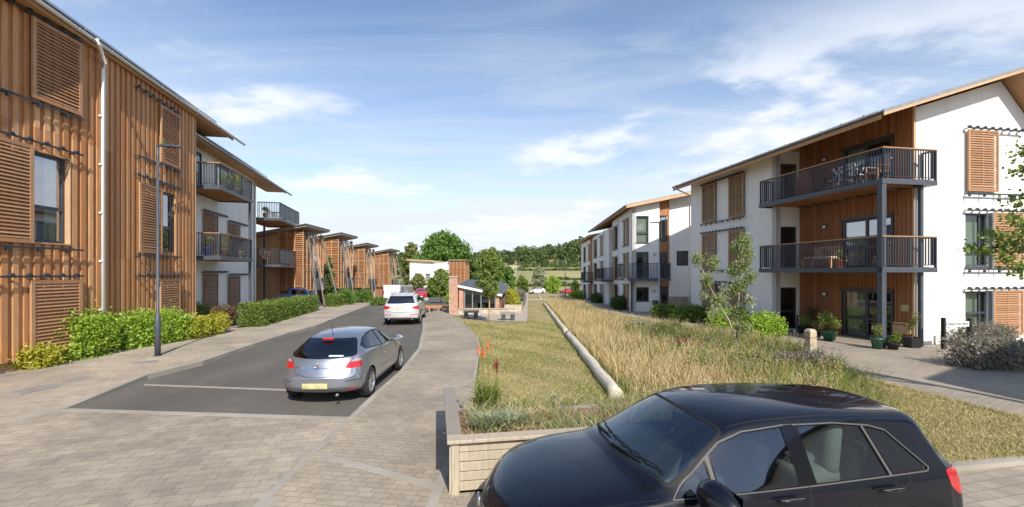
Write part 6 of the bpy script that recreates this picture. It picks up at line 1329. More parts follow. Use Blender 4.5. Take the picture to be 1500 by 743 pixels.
# ragged fringe round the meadow, and clumps standing in it
def fringe(pts, n, sd):
    pts = [Vector(p[:2]) for p in pts]; out = []
    seg = [(a, b, (b - a).length) for a, b in zip(pts[:-1], pts[1:])]; T_ = sum(s_[2] for s_ in seg)
    for a, b, l_ in seg:
        k = int(n * l_ / T_); t = rng.random(k); out.append(np.column_stack([a.x + (b.x - a.x) * t, a.y + (b.y - a.y) * t]) + rng.normal(size=(k, 2)) * sd)
    return np.concatenate(out)
c = fringe([(3.2, 6.9), (4.6, 7.0), (5.7, 6.7), (7.1, 8.8), FE[0]] + ME[8:4:-1], 9000, .28); blades('meadow_fringe', c, .08 + .30 * rng.random(len(c)) ** 2, .013, 'meadow_olive', 'loose shorter grass straying over the edge of the meadow', .9)
c = fringe([Vector(p) + Vector((.17, 0)) for p in LOGL[1:]], 3500, .07); blades('log_side_grass', c, .05 + .16 * rng.random(len(c)), .012, 'meadow_grass', 'grass growing up against the log edging', .6)
c = fringe([Vector(p) - Vector((.16, 0)) for p in LOGL[1:]], 2500, .05); blades('log_side_grass', c, .03 + .08 * rng.random(len(c)), .012, 'lawn_green', 'short green grass at the lawn side of the logs', .6)
c = fringe(FE[:2], 1800, .06); blades('kerb_side_grass', c, .03 + .06 * rng.random(len(c)), .012, 'lawn_blade', 'dry grass straying onto the edge of the forecourt', 1.)
c = fringe(g2([(664, 466), (690, 486), (702, 500), (706, 515), (702, 535), (697, 560)]), 2200, .05); blades('path_side_grass', c, .02 + .05 * rng.random(len(c)), .010, 'lawn_green', 'grass straying over the curved edge of the paved path', 1.)
for (u, v, rx, ry, h, n, sz, leaf, lb) in ((1205, 556, .5, .4, .75, 1500, .05, 'lavender', 'purple-brown herb clump at the right end of the meadow, below the bollard'), (1165, 552, .6, .4, .65, 1500, .05, 'lavender', 'purple-grey herb clump in the meadow just left of the bollard'), (1225, 566, .35, .3, .55, 800, .045, 'leaf_brown', 'small reddish-brown weed at the corner of meadow and forecourt'),
    (1110, 556, .7, .45, .7, 1600, .055, 'leaf_olive', 'olive-green weed clump in the meadow behind the black car roof'), (1040, 560, .6, .4, .6, 1300, .05, 'leaf_hedge', 'green weed clump in the meadow at the foot of the silvery sapling'), (985, 500, .9, .5, .8, 1700, .07, 'leaf_olive', 'tall olive-green weeds at the back of the meadow, left of the silvery sapling'), (945, 492, .7, .5, .65, 1200, .07, 'leaf_silver', 'grey-green weeds at the back edge of the meadow'), (1010, 522, .6, .4, .6, 1100, .06, 'meadow_dock', 'rusty brown dock clump left of the silvery sapling stem')):
    p = G(u, v); bush(lb, (p.x, p.y + ry, rx, ry), leaf, h, n, sz, 'weeds', 'weed clumps in the meadow', 'weed_clump', z=.05, corem='leaf_olive', aspect=.35)
# ------------------------------------------------------------------ log edging
for i, (lb, r0, r1) in enumerate((('far short log of the edging, beyond the worn cross path', .11, .11), ('middle long pale log of the edging beside the lawn', .12, .125), ('near pale log of the edging, running down to the black car', .135, .14))):
    a, b = Vector(LOGL[i]), Vector(LOGL[i + 1]); a = a + (b - a).normalized() * .12
    if i == 0: b = a + (b - a) * .62
    N_ = 17; pts = []; rs = []
    r_ = empty('edging_log', (a.x, a.y, H(a.y)), 0, lb, 'log', 'logs laid end to end beside the lawn')
    for k in range(N_):
        p = a + (b - a) * k / (N_ - 1); q = r0 + (r1 - r0) * k / (N_ - 1); pts.append((p.x - a.x + .015 * math.sin(k * 1.7 + i), p.y - a.y, H(p.y) - H(a.y) + .05 + q * .65)); rs.append(q * (1 + .05 * math.sin(k * 2.3 + i) + .025 * math.sin(k * 5.1)))
    MB().tube(pts, rs, 14).obj('log', MAT['log_wood'], r_, True)
# ------------------------------------------------------------------ sleeper planter
def planter():
    o = Vector((-.735, 5.28)); r_ = empty('sleeper_planter', (o.x, o.y, 0), math.atan2(RD.y, RD.x) , 'pale timber planter in front of the lawn, behind the black car bonnet', 'planter'); Lx = 5.2; Dy = 2.35; m = MAT['sleeper_wood']
    for k in range(5): 
        b = MB(); b.box(.10, Lx, .02 + .006 * (k % 2), .075, .045 + k * .118, .045 + k * .118 + .108); b.obj('plank', m, r_, False, .006)
        c = MB(); c.box(.02 + .005 * (k % 2), .07, .10, Dy, .045 + k * .118, .045 + k * .118 + .108); c.obj('plank', MAT['grey_timber'], r_, False, .006)
    MB().box(.0, .10, .0, .10, .0, .632).obj('post', m, r_, False, .008); MB().box(-.02, .04, .03, .085, .0, .61).obj('post', m, r_)
    MB().box(-.05, Lx, -.045, .15, .64, .685).obj('capping', m, r_, False, .008)
    MB().box(-.05, .14, .155, Dy + .1, .64, .685).obj('capping', MAT['grey_timber'], r_, False, .008)
    for k in range(2): MB().box(1.25 + k * 2.0, 3.2 + k * 2.0, Dy - .95, Dy - .85, .40, .56).obj('back_rail', MAT['grey_timber'], r_, False, .01)
    s = MB(); n, mm = 40, 18; vs = []
    for j in range(mm + 1):
        for i in range(n + 1):
            x, y = .08 + (Lx - .1) * i / n, .08 + (Dy - .2) * j / mm; back = sm((y - (Dy - 1.0)) / .9) * (.30 if x > .9 else .12 + .18 * sm((x - .3) / .6)); vs.append((x, y, .52 - back * 1.6 + .025 * math.sin(x * 9 + y * 5) + .02 * rng.normal()))
    s.add(vs, [(j * (n + 1) + i, j * (n + 1) + i + 1, (j + 1) * (n + 1) + i + 1, (j + 1) * (n + 1) + i) for j in range(mm) for i in range(n)]); s.obj('soil', MAT['soil'], r_, True)
    return r_
planter()
def tuft(label, x, y, z, n, h, spread, leaf, wd=.022, cat='plant', name='plant', flowers=None, stalks=0):
    r_ = empty(name, (x, y, z), 0, label, cat, 'plants in the sleeper planter'); V = []; a = rng.random(n) * 6.283; L_ = spread * (.2 + .8 * rng.random(n)); hh = h * (.5 + .5 * rng.random(n)); d = np.column_stack([np.cos(a), np.sin(a)]); pr = np.column_stack([-d[:, 1], d[:, 0]]) * wd / 2; base = rng.normal(size=(n, 2)) * spread * .15
    for t, f in ((0, .8), (.35, 1), (.7, .7), (1, .08)):
        c = base + d * (L_ * t ** 1.6)[:, None]; zz = hh * (t - .35 * t ** 3); V += [np.column_stack([c - pr * f, zz]), np.column_stack([c + pr * f, zz])]
    v = np.stack(V, 1); idx = np.array([[0, 1, 3, 2], [2, 3, 5, 4], [4, 5, 7, 6]]); f = (np.arange(n)[:, None, None] * 8 + idx[None]).reshape(-1)
    me = bpy.data.meshes.new('leaves'); me.vertices.add(n * 8); me.vertices.foreach_set('co', v.reshape(-1).astype(np.float32)); me.loops.add(n * 12); me.loops.foreach_set('vertex_index', f.astype(np.int32)); me.polygons.add(n * 3); me.polygons.foreach_set('loop_start', np.arange(0, n * 12, 4, dtype=np.int32)); me.update(calc_edges=True); link('foliage', me, MAT[leaf], r_)
    for k in range(stalks):
        q = Vector((rng.normal() * .12, rng.normal() * .12, 0)); tp = q + Vector((rng.normal() * .05, 0, h * (1.12 + .3 * rng.random()))); MB().tube([q, tp], [.008, .005], 5).obj('flower_stalk', MAT['leaf_olive'], r_)
        P_ = ell_pts(60, tp, (.028, .028, .10), .4); quads('flower', P_, .03, MAT[flowers], r_, .5)
    return r_
def at_z(u, v, z): Y = (CAMH - z) * 640 / (v - 400); return ((u - 750) / 640 * Y, Y, z)
tuft('strappy green plant with tall orange poker flowers at the left end of the planter', *at_z(715, 600, .45), 110, .75, .45, 'meadow_green', .028, flowers='flower_orange', stalks=4)
tuft('small dark red flowered plant beside the orange pokers', *at_z(728, 590, .42), 40, .5, .25, 'leaf_olive', .02, flowers='flower_red', stalks=3)
tuft('silvery-grey spiky plant at the front left of the planter', *at_z(712, 632, .5), 260, .42, .42, 'leaf_silver', .016)
tuft('silvery-grey plant beside the front one, further right in the planter', *at_z(748, 630, .5), 300, .40, .45, 'leaf_silver', .014)
tuft('straw-coloured grass tuft in the middle of the planter', *at_z(776, 622, .5), 160, .35, .35, 'meadow_grass', .012)
tuft('upright grey-leaved plant at the back of the planter', *at_z(812, 606, .3), 120, .55, .16, 'leaf_silver', .018)
tuft('dry grass tuft at the back rail of the planter', *at_z(800, 622, .45), 90, .4, .25, 'meadow_grass', .012)
tuft('small bright green tuft behind the black bonnet', *at_z(838, 612, .35), 110, .4, .22, 'meadow_green', .014)
tuft('low yellow-green plant at the left back corner of the planter', *at_z(700, 596, .4), 90, .3, .25, 'leaf_yellow', .02)
tuft('small pale grass tuft near the bonnet edge of the planter', *at_z(765, 640, .5), 90, .25, .25, 'meadow_grass', .012)
pc = scatter([Vector((-.55, 5.45)), Vector((-.55, 5.45)) + RD * 4.6, Vector((-.85, 7.0)) + RD * 4.6, Vector((-.75, 7.1)) ], 9500, 1.0, lambda c: np.sin(c[:, 0] * 3.1 + c[:, 1] * 2) + np.sin(c[:, 0] * 7 - c[:, 1] * 5) * .6 + rng.normal(size=len(c)) * .4 > -.75)
for k, (mt_, lb) in enumerate((('leaf_silver', 'silvery low planting spread through the timber planter'), ('meadow_grass', 'dry straw-like stems among the planter planting'), ('meadow_green', 'green shoots among the planter planting'), ('leaf_olive', 'olive-green low planting in the timber planter'))):
    blades('planter_ground_cover', pc[k::4], .10 + .30 * rng.random(len(pc[k::4])) ** 1.5, .014, mt_, lb, .9, z0=.40, cat='ground cover')
# ------------------------------------------------------------------ lamp posts
def lamp(x, y, h, label, arm, r=.055, m='post_grey', cell=True):
    r_ = empty('street_lamp', (x, y, H(x, y) + .1), 0, label, 'street lamp', 'street lamps')
    MB().tube([(0, 0, 0), (0, 0, 1.25), (0, 0, 1.3), (0, 0, h - .35), (0, 0, h)], [r * 1.45, r * 1.45, r * .85, r * .75, r * .75], 14).obj('column', MAT[m], r_, True)
    MB().lathe([(.001, .0), (r * 2.2, 0), (r * 2.2, .02), (r * 1.5, .03)], 14).obj('base_plate', MAT[m], r_)
    a = Vector(arm); hd = MB(); 
    prof = [(0, .05), (.15, .11), (.4, .13), (.58, .09), (.62, .02)]
    n = Vector((-a.y, a.x, 0)).normalized(); d = a.normalized(); vs = []
    for t, w_ in prof: c = Vector((0, 0, h - .02)) + d * t; vs += [c - n * w_ + Vector((0, 0, .0)), c + n * w_, c + n * w_ * .6 + Vector((0, 0, .06)), c - n * w_ * .6 + Vector((0, 0, .06))]
    k = len(prof); hd.add(vs, [(4 * i + j, 4 * i + (j + 1) % 4, 4 * i + 4 + (j + 1) % 4, 4 * i + 4 + j) for i in range(k - 1) for j in range(4)] + [(0, 1, 2, 3), (4 * k - 1, 4 * k - 2, 4 * k - 3, 4 * k - 4)]); o = hd.obj('lamp_head', MAT['anthracite'], r_)
    if cell: MB().tube([tuple(d * .12 + Vector((0, 0, h + .03))), tuple(d * .12 + Vector((0, 0, h + .11)))], .04, 10).obj('photocell', MAT['leaf_hedge'], o)
    return r_
p = G(231, 522, .1); lamp(p.x, p.y, CAMH + 187 / 640 * p.y - .1, 'tall dark grey street lamp standing on the left pavement', (.9, .35, 0))
p = G(963, 480); 
lamp(10.05, 29.8, 2.7 + 70 / 640 * 29.8 + .3, 'slim galvanised street lamp in front of the white terrace', (-.8, .1, 0), .05, 'galvanised', False)
lamp(8.8 - 3.0 + 1.75, 62, 6.0, 'distant dark street lamp between the meadow and the white terrace', (-.7, 0, 0), .05, 'post_grey', False)
# ------------------------------------------------------------------ bollard
p = G(1187, 528); r_ = empty('bollard', (p.x, p.y, .04), R(10), 'pale stone bollard with a thin red band at the edge of the forecourt', 'bollard')
b = MB(); b.box(-.12, .12, -.12, .12, 0, .86); b.add([(-.12, -.12, .86), (.12, -.12, .86), (.12, .12, .86), (-.12, .12, .86), (-.08, -.08, .93), (.08, -.08, .93), (.08, .08, .93), (-.08, .08, .93)], [(0, 1, 5, 4), (1, 2, 6, 5), (2, 3, 7, 6), (3, 0, 4, 7), (4, 5, 6, 7)])
mk('bollard_stone', (.45, .38, .27), .85).vary(6, .25, 6, .3); b.obj('shaft', MAT['bollard_stone'], r_, False, .012); MB().box(-.124, .124, -.124, .124, .66, .678).obj('red_band', MAT['tail_red'], r_)
# ------------------------------------------------------------------ pots
mk('pot_green', (.03, .11, .07), .25); mk('pot_black', (.015, .015, .017), .5); mk('pot_terracotta', (.36, .15, .08), .8); mk('pot_blue', (.01, .04, .42), .25); mk('pot_white', (.6, .6, .58), .5)
def potted(label, x, y, z, r, h, m, leaf, ph, pw, n=700, sz=.06, square=False, flower=None, stem=0, group='potted plants'):
    r_ = empty('potted_plant', (x, y, z), 0, label, 'potted plant', group); b = MB()
    if square: b.add([(i * q, j * q, k) for k, q in ((0, r * .8), (h, r)) for i, j in ((-1, -1), (1, -1), (1, 1), (-1, 1))], [(3, 2, 1, 0), (0, 1, 5, 4), (1, 2, 6, 5), (2, 3, 7, 6), (3, 0, 4, 7)]); b.box(-r * .9, r * .9, -r * .9, r * .9, h - .05, h - .04)
    else: b.lathe([(.001, 0), (r * .68, 0), (r * .95, h * .85), (r * 1.06, h * .88), (r * 1.06, h), (r * .92, h), (r * .9, h - .04), (.001, h - .04)], 20)
    b.obj('pot', MAT[m], r_, not square)
    if stem: MB().tube([(0, 0, h - .05), (.02, 0, h + stem)], [.018, .012], 7).obj('stem', MAT['bark'], r_)
    P_ = np.concatenate([ell_pts(n // 4, (rng.normal() * pw * .25, rng.normal() * pw * .25, h + stem + ph * (.3 + .15 * k)), (pw * .6, pw * .6, ph * .38), .2) for k in range(4)]); quads('foliage', P_, sz * (.6 + .8 * rng.random(len(P_))), MAT[leaf], r_, .45)
    if flower: quads('flower', ell_pts(50, (0, 0, h + ph * .6), (pw * .6, pw * .6, ph * .4), .5), sz * .9, MAT[flower], r_, .9)
for (u, v, r, h, m, leaf, ph, pw, n, stem, sq, lb) in (
    (1215, 501, .27, .34, 'pot_green', 'leaf_sapling', .62, .38, 1500, .12, False, 'bushy plant in a green glazed bowl left of the entrance doors'),
    (1197, 498, .16, .3, 'pot_black', 'leaf_olive', .4, .25, 700, 0, False, 'small grey-green plant in a dark pot left of the green bowl'),
    (1177, 492, .25, .35, 'pot_black', 'leaf_hedge', .45, .35, 900, 0, False, 'leafy green plant in a dark tub by the recessed door'),
    (1190, 489, .22, .35, 'pot_black', 'leaf_brown', .9, .32, 1200, 0, False, 'dark reddish shrub in a tub against the timber wall'),
    (1285, 513, .2, .38, 'pot_green', 'leaf_olive', .45, .22, 600, 0, False, 'wispy plant in a tall green pot just left of the grey balcony post'),
    (1308, 514, .2, .22, 'pot_black', 'leaf_hedge', .35, .25, 700, 0, False, 'low trailing plant in a black bowl just right of the grey balcony post'),
    (1336, 511, .21, .36, 'pot_black', 'leaf_olive', .75, .2, 500, .1, True, 'spindly climbing plant in a square black planter at the gable corner')):
    p = G(u, v); potted(lb, p.x, p.y, .05, r, h, m, leaf, ph, pw, n, .06, sq, group='pots by the entrance', stem=stem)
# dark garden chair by the recess
def chair(label, M, m='black_trim', col2=None, group=None, cushion='seat_grey', w=.52):
    r_ = empty('garden_chair', (0, 0, 0), 0, label, 'chair', group); r_.matrix_world = M
    MB().box(-w / 2, w / 2, -.25, .25, .42, .45).obj('seat', MAT[m], r_); 
    bk = MB(); [bk.bar((-w / 2 + .06 + k * .1, .25, .48), (-w / 2 + .06 + k * .1, .33, .92), .05, .02) for k in range(5)]; bk.bar((-w / 2, .34, .93), (w / 2, .34, .93), .04, .05); bk.obj('backrest', MAT[m], r_)
    for x in (-1, 1):
        for y in (-1, 1): MB().bar((x * (w / 2 - .03), y * .22, 0), (x * (w / 2 - .03), y * .22, .42 if y > 0 else .64), .04, .04).obj('leg', MAT[m], r_)
        MB().box(x * (w / 2 - .03) - .025, x * (w / 2 - .03) + .025, -.26, .28, .64, .665).obj('armrest', MAT[m], r_)
    if cushion: c = MB(); c.box(-w / 2 + .05, w / 2 - .05, -.22, .2, .452, .50); c.obj('cushion', MAT[cushion], r_, True, .02)
    return r_
F1 = r1.matrix_world if False else Matrix.Translation((13.0, 15.3, 0)) @ Matrix.Rotation(math.atan2(.169, .985), 4, 'Z')
L1M = lambda x, y, z, rz: F1 @ Matrix.Translation((x, y, z)) @ Matrix.Rotation(rz, 4, 'Z')
mk('fabric_pattern', (.5, .55, .7), .9); mm = MT.__new__(MT); mm.m = MAT['fabric_pattern']; mm.nt = mm.m.node_tree; mm.N = mm.nt.nodes; mm.L = mm.nt.links; mm.b = mm.N['Principled BSDF']; mm.col(mm.ramp(mm.noise(9, 3), [(.46, (.03, .04, .09)), (.52, (.75, .76, .8))]))
mk('parasol_cloth', (.33, .12, .08), .9)
chair('dark garden chair against the timber wall on the ground floor', L1M(1.55, 4.9, .05, R(-90)), group='chairs by the balconies', cushion=None)
for k, (y, lb) in enumerate(((2.75, 'patterned blue and white chair on the top balcony, farther from the corner post'), (1.75, 'patterned blue and white chair on the top balcony, nearer the corner post'))): chair(lb, L1M(.85, y, 6.03, R(-90)), 'black_trim', group='chairs by the balconies', cushion='fabric_pattern', w=.62)
chair('pale wooden chair on the top balcony right at the corner post', L1M(.8, .9, 6.03, R(-90)), 'pale_cladding', group='chairs by the balconies', cushion=None, w=.5)
r_ = empty('clothes_airer', tuple(L1M(.95, 2.2, 6.03, 0).translation), math.atan2(.169, .985), 'folding airer hung with blue and white patterned cloths on the top balcony', 'clothes airer')
a = MB(); [a.bar((x, y, 0), (-x, y, .95), .02) for x in (-.25, .25) for y in (-.5, .5)]; [a.bar((x, -.5, .95), (x, .5, .95), .015) for x in (-.25, 0, .25)]; a.obj('frame', MAT['white_plastic'], r_); c = MB(); [c.box(x - .008, x + .008, -.45 + k * .32, -.45 + k * .32 + .28, .25, .962) for k in range(3) for x in (-.25, 0.0)]; c.obj('cloth', MAT['fabric_pattern'], r_)
r_ = empty('garden_bench', tuple(L1M(.95, 3.5, 2.90, 0).translation), math.atan2(.169, .985) + R(-90), 'orange-brown wooden bench with pale cushion on the middle balcony', 'bench')
MB().box(-.75, .75, -.22, .22, .40, .44).obj('seat', MAT['cedar_battens'], r_); q = MB(); [q.bar((-.7 + k * .14, .24, .46), (-.7 + k * .14, .30, .88), .05, .02) for k in range(11)]; q.bar((-.75, .31, .9), (.75, .31, .9), .04, .07); q.obj('backrest', MAT['cedar_battens'], r_); MB().box(-.68, .68, -.2, .2, .442, .50).obj('cushion', MAT['pot_white'], r_, False, .02)
for x in (-.7, .7):
    for y in (-.2, .2): MB().box(x - .03, x + .03, y - .03, y + .03, 0, .40).obj('leg', MAT['cedar_battens'], r_)
potted('plant with pink and red flowers in a pot on the middle balcony', *L1M(.5, 2.1, 2.92, 0).translation, .2, .3, 'pot_terracotta', 'leaf_hedge', .4, .3, 500, .06, flower='flower_pink', group='pots on the balconies')
r_ = empty('round_shade', tuple(L1M(1.1, 4.5, 6.03, 0).translation), 0, 'folded rust-coloured garden parasol leaning on the top balcony', 'parasol')
MB().tube([(0, 0, 0), (.05, 0, 1.95)], .02, 8).obj('pole', MAT['bark'], r_); MB().lathe([(.001, 0), (.34, .05), (.40, .4), (.30, .9), (.12, 1.25), (.001, 1.45)], 14, (.02, 0, .1)).obj('canopy', MAT['parasol_cloth'], r_, True)
# pots on the left balconies
F2 = Matrix.Translation((-15.6, 20.2, 0)) @ Matrix.Rotation(math.atan(.225), 4, 'Z'); L2M = lambda x, y, z: tuple((F2 @ Vector((x, y, z))))
for x, y, z, m, leaf, fl, pw, ph, lb in ((1.45, 1.6, 6.9, 'pot_white', 'leaf_bright', 'flower_pink', .35, .5, 'pink-flowered plant at the railing of the upper left balcony'), (1.45, 2.4, 6.9, 'pot_terracotta', 'leaf_yellow', None, .35, .55, 'yellow-green trailing plant in the middle of the upper left balcony'), (1.45, 3.6, 6.9, 'pot_terracotta', 'leaf_bright', None, .4, .75, 'tall leafy plant at the far end of the upper left balcony'), (.4, .9, 6.9, 'pot_white', 'leaf_olive', None, .22, .5, 'small plant in a white pot at the near end of the upper left balcony'),
    (.95, .95, 3.52, 'pot_blue', 'leaf_olive', None, .3, .6, 'spiky plant in a bright blue pot on the lower left balcony'), (1.35, 2.0, 3.52, 'pot_terracotta', 'leaf_yellow', None, .35, .75, 'yellowish bushy plant on the lower left balcony'), (1.4, 4.1, 3.52, 'pot_white', 'leaf_hedge', 'flower_pink', .2, .3, 'small pink flower in a pot at the far end of the lower left balcony'), (.45, 11.3, 6.6, 'pot_white', 'leaf_bright', None, .3, .45, 'plant in a tall pale pot on the second upper balcony')):
    potted(lb, *L2M(x, y, z + .02), .2, .38, m, leaf, ph, pw, 650, .07, flower=fl, group='pots on the balconies')
chair('dark red-brown wooden chair on the second lower balcony at the left', F2 @ Matrix.Translation((.3, 11.6, 3.32)), 'dark_louvre', group='chairs by the balconies', cushion=None)
# ------------------------------------------------------------------ street name sign
p = G(1384, 496); q = G(1426, 496)
sx0 = (1384 - 750) / 640 * 15.2; r_ = empty('street_name_sign', (sx0, 15.25, 0.02), math.atan2(.169, .985), 'low white street name sign between two black posts, in the lavender', 'sign')
for x in (0, 1.12): MB().box(x - .05, x + .05, -.05, .05, 0, 1.12 if x == 0 else 1.1).obj('post', MAT['black_trim'], r_, False, .01)
MB().box(.06, 1.02, -.062, -.045, .80, .98).obj('name_plate', MAT['white_plastic'], r_)
tc_ = bpy.data.curves.new('lettering', 'FONT'); tc_.body = 'KINGSTON VIEW'; tc_.size = .115; tc_.extrude = .002; tc_.align_x = 'CENTER'; tc_.align_y = 'CENTER'; to = bpy.data.objects.new('lettering', tc_); C.objects.link(to); to.parent = r_; to.location = (.54, -.066, .89); to.rotation_euler = (R(90), 0, 0); bpy.context.view_layer.update(); me = bpy.data.meshes.new_from_object(to.evaluated_get(bpy.context.evaluated_depsgraph_get())); lo_ = link('lettering', me, MAT['black_trim'], r_); lo_.location = to.location; lo_.rotation_euler = to.rotation_euler; bpy.data.objects.remove(to)
# ------------------------------------------------------------------ shelter
def shelter():
    o = Vector((-3.95, 30.6)); zb = H(30.6); r_ = empty('garden_shelter', (o.x, o.y, zb), -math.atan(.045), 'low slate-roofed shelter with glazed front, rubble base and brick pier', 'shelter')
    MB().box(-.35, .18, -.25, .45, 0, 2.62).obj('brick_pier', MAT['red_brick'], r_); MB().box(-.42, -.352, -.2, .4, 0, 2.6).obj('pier_facing', MAT['rubble_stone'], r_)
    MB().box(-.45, .22, -.3, .5, 2.62, 2.70).obj('pier_coping', MAT['pale_slab'], r_)
    MB().box(.19, 3.6, -.05, .35, 0, .42).obj('base_wall', MAT['rubble_stone'], r_); MB().box(.19, 3.62, -.10, .38, .42, .47).obj('coping', MAT['pale_slab'], r_)
    MB().box(.24, .55, .0, .2, .47, 1.98).obj('brick_panel', MAT['red_brick'], r_)
    zt = lambda x: 2.02 - .20 * x
    for x in (.6, 1.15, 1.75, 2.35, 2.75): MB().box(x, x + .06, .04, .12, .47, zt(x) - .06).obj('glazing_bar', MAT['galvanised'], r_)
    MB().add([(.57, .1, .47), (2.78, .1, .47), (2.78, .1, zt(2.78)), (.57, .1, zt(.57))], [(0, 1, 2, 3)]).obj('pane', MAT['screen_glass'], r_)
    MB().box(2.82, 3.05, .0, 12.5, .0, 1.35).obj('side_wall', MAT['red_brick'], r_)
    [MB().box(3.06, 3.10, .8 + k * 1.5, .9 + k * 1.5, .4, 1.35).obj('timber_post', MAT['bark'], r_) for k in range(8)]
    MB().box(.2, 2.8, 12.3, 12.5, 0, 1.9).obj('back_wall', MAT['red_brick'], r_); MB().box(.0, .2, .46, 12.5, 0, 1.9).obj('side_wall', MAT['red_brick'], r_)
    A, B, Cc, D, E = (.15, -.15, 2.1), (3.25, -.15, 1.45), (3.25, 13, 1.50), (2.2, 13, 2.15), (.1, 5.0, 2.42); F_ = (-.1, 13, 2.0)
    rf = MB()
    for e in (0,): rf.add([A, B, Cc, D, E, F_] + [(p[0], p[1], p[2] - .09) for p in (A, B, Cc, D, E, F_)], [(0, 1, 4), (1, 3, 4), (1, 2, 3), (4, 3, 5), (6, 10, 7), (7, 10, 9), (7, 9, 8), (10, 11, 9), (0, 6, 7, 1), (1, 7, 8, 2), (2, 8, 9, 3), (3, 9, 11, 5), (5, 11, 10, 4), (4, 10, 6, 0)])
    rf.obj('roof', MAT['slate'], r_)
    fb = MB(); fb.bar((.12, -.19, 2.04), (3.28, -.19, 1.38), .05, .16); fb.obj('fascia', MAT['white_plastic'], r_)
    MB().add([(.2, 2.0, .02), (2.8, 2.0, .02), (2.8, 2.0, 1.2), (.2, 2.0, 1.2)], [(0, 1, 2, 3)]).obj('inner_screen', MAT['leaf_dark'], r_)
shelter()
# raised bed right of the shelter + plants
p = G(735, 462); r_ = empty('raised_bed', (-.55, 32.0, H(32)), -math.atan(.045), 'stone and timber raised bed along the right side of the shelter', 'planter')
MB().box(0, 1.25, 0, .25, 0, .62).obj('stone_end', MAT['rubble_stone'], r_); MB().box(1.15, 1.28, .26, 13, 0, .55).obj('timber_side', MAT['grey_timber'], r_); MB().box(0, .1, .26, 13, 0, .55).obj('timber_side', MAT['grey_timber'], r_); MB().box(.1, 1.15, .26, 13, .3, .45).obj('soil', MAT['soil'], r_)
for x, y, rx, ry, h, leaf, lb in ((-.0, 33.3, .55, 1.2, 1.75, 'leaf_yellow', 'tall yellow-green plant in the raised bed by the shelter'), (.25, 35.5, .5, 1.4, 1.0, 'leaf_bright', 'bright green plants in the middle of the raised bed'), (.7, 38.5, .6, 1.8, 1.5, 'lavender', 'purple flowering bush at the far end of the raised bed'), (.8, 42.5, .6, 1.8, 1.5, 'leaf_hedge', 'green bush beyond the raised bed, beside the long path')):
    bush(lb, (x, y, rx, ry), leaf, h, 1500, .11, 'plant', 'plants in the raised bed', 'garden_plant', z=H(y) + .3)
def slab_bench(x, y, label, w_=1.0):
    r_ = empty('stone_bench', (x, y, H(y) + .07), R(3), label, 'bench', 'dark slab benches by the shelter'); MB().box(-w_ / 2, w_ / 2, -.25, .25, .36, .48).obj('seat', MAT['grey_timber'], r_, False, .01)
    for s in (-1, 1): MB().box(s * w_ * .3 - .12, s * w_ * .3 + .12, -.2, .2, 0, .36).obj('leg', MAT['anthracite'], r_)
p = G(690, 468); slab_bench(p.x, p.y, 'dark slab bench in front of the glazed shelter, on the left'); p = G(744, 471); slab_bench(p.x, p.y, 'dark slab bench at the corner of the raised bed, right of the young tree', .9)
# red-brown slatted bench round the small tree
p = G(641, 455); r_ = empty('timber_bench', (p.x, 33.8, H(33.8)), 0, 'low red-brown slatted bench beside the brick pier of the shelter', 'bench')
s = MB(); [s.box(-1.1, 1.1, -.5 + k * .16, -.5 + k * .16 + .13, .40, .46) for k in range(7)]; s.obj('seat', MAT['cedar_boards'], r_)
for x in (-1.0, -.35, .35, 1.0):
    for y in (-.45, .5): MB().box(x - .05, x + .05, y - .05, y + .05, 0, .40).obj('leg', MAT['cedar_boards'], r_)
MB().box(-1.1, 1.1, -.52, -.48, .30, .395).obj('apron', MAT['cedar_boards'], r_)
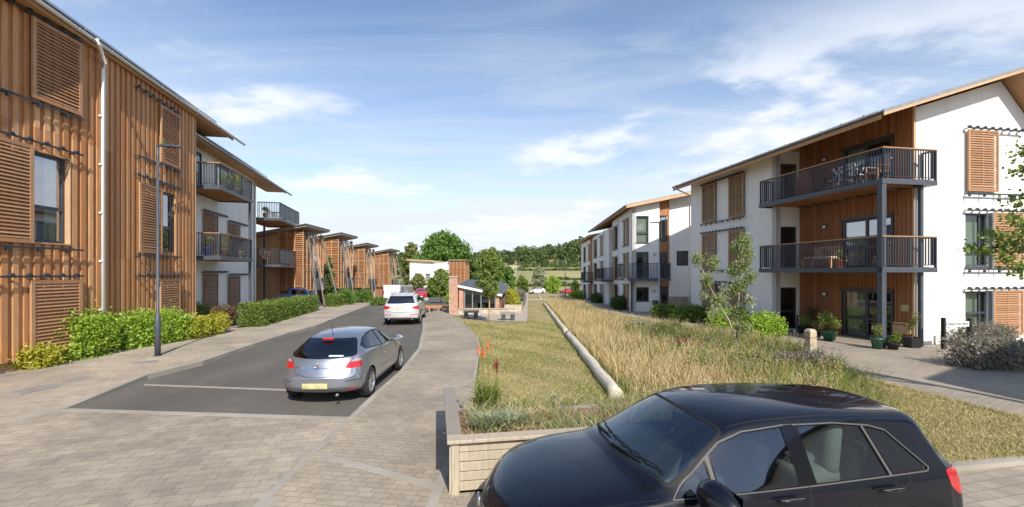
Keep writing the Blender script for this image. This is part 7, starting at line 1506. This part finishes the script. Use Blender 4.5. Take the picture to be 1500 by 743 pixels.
# ------------------------------------------------------------------ remaining vehicles
place_car(small_car, 'parked_car', -12.6, 60.5, R(-78), 'red hatchback at the bend, seen from its front', 'car', world=True, tail=0., pm=MAT['paint_red'], L_=4.1, Hh=1.55)
place_car(small_car, 'parked_car', 4.2, 107, R(185), 'distant white hatchback at the end of the log edging', 'car', world=True, tail=0., pm=MAT['paint_white'], L_=3.8, Hh=1.5)
place_car(small_car, 'parked_car', 11.4, 107, R(178), 'distant red car partly behind bushes near the white terrace', 'car', world=True, tail=0., pm=MAT['paint_red'], L_=4.2, Hh=1.4)
place_car(small_car, 'parked_car', -16.0, 33.0, R(-60), 'dark blue car behind the long clipped hedge, only its roof showing', 'car', world=True, tail=0., pm=MAT['paint_blue'], L_=4.3, Hh=1.85)
def van(root):
    b = MB(); prof = [(0.0, .35), (0.0, 1.0), (.75, 1.2), (1.35, 1.95), (1.7, 2.05), (5.1, 2.0), (5.2, 1.9), (5.25, .35)]
    b.prism([(x, z) for x, z in prof], -.95, .95, lambda u, d, z: (u, d, z)); o = b.obj('body', MAT['paint_white'], root, False, .06); o.modifiers['b'].segments = 3
    for s in (-1, 1): MB().add([(.95, .962 * s, 1.25), (1.4, .962 * s, 1.75), (2.1, .962 * s, 1.8), (2.1, .962 * s, 1.2)], [(0, 1, 2, 3)]).obj('side_window', MAT['dark_glass'], root)
    MB().add([(.80, -.8, 1.27), (.80, .8, 1.27), (1.33, .72, 1.90), (1.33, -.72, 1.90)], [(0, 1, 2, 3)]).obj('windscreen', MAT['dark_glass'], root)
    for s in (-1, 1): MB().box(5.255, 5.27, s * .48 - .43, s * .48 + .43, .45, 1.85).obj('rear_door', MAT['paint_white'], root); MB().box(5.255, 5.28, s * .9 - .05, s * .9 + .05, .9, 1.3).obj('tail_light', MAT['tail_red'], root)
    MB().box(5.2, 5.32, -.9, .9, .32, .5).obj('bumper', MAT['black_trim'], root); MB().box(5.27, 5.285, -.25, .25, .95, 1.06).obj('number_plate', MAT['number_plate'], root)
    for x in (.95, 4.3):
        for s in (1, -1): wheel(root, x, .84 * s, .33, .22, s, 5, False)
place_car(van, 'parked_van', -13.9, 50.5, R(99), 'white panel van with closed back doors, beyond the pale SUV', 'van', world=True, tail=5.25)
place_car(van, 'parked_van', -14.1, 58.0, R(104), 'grey van parked just ahead of the white van', 'van', world=True, tail=5.25)
gv = [o for o in bpy.data.objects if o.get('label', '').startswith('grey van')][0]
for ch in gv.children:
    if ch.name.startswith(('body', 'rear_door')): ch.data = ch.data.copy(); ch.data.materials[0] = MAT['paint_grey']

# block standing right beside the camera, outside the frame: it throws the broad shadow on the forecourt
r4 = empty('apartment_block', (14.1, 1.4, 0), math.atan2(.169, .985), 'white block standing beyond the right edge of the frame, shading the forecourt', 'building')
wall(r4, basis((0, 0), (1, 0), (0, 1)), 0, 12, -.1, 7.9, [(2, 3.5, 3, 5), (5, 6.5, 3, 5)], MAT['white_render'])
for a in (2, 5): window(r4, basis((0, 0), (1, 0), (0, 1)), a, a + 1.5, 3, 5)
MB().box(0, 12, -14, -.26, -.1, 7.9).obj('wall', MAT['white_render'], r4)
MB().prism([(-.5, 8.0), (6, 10), (12.5, 8), (12.5, 7.9), (6, 9.88), (-.5, 7.88)], -.4, 14.3, lambda u, d, z: (u, -d, z)).obj('roof', MAT['slate'], r4)
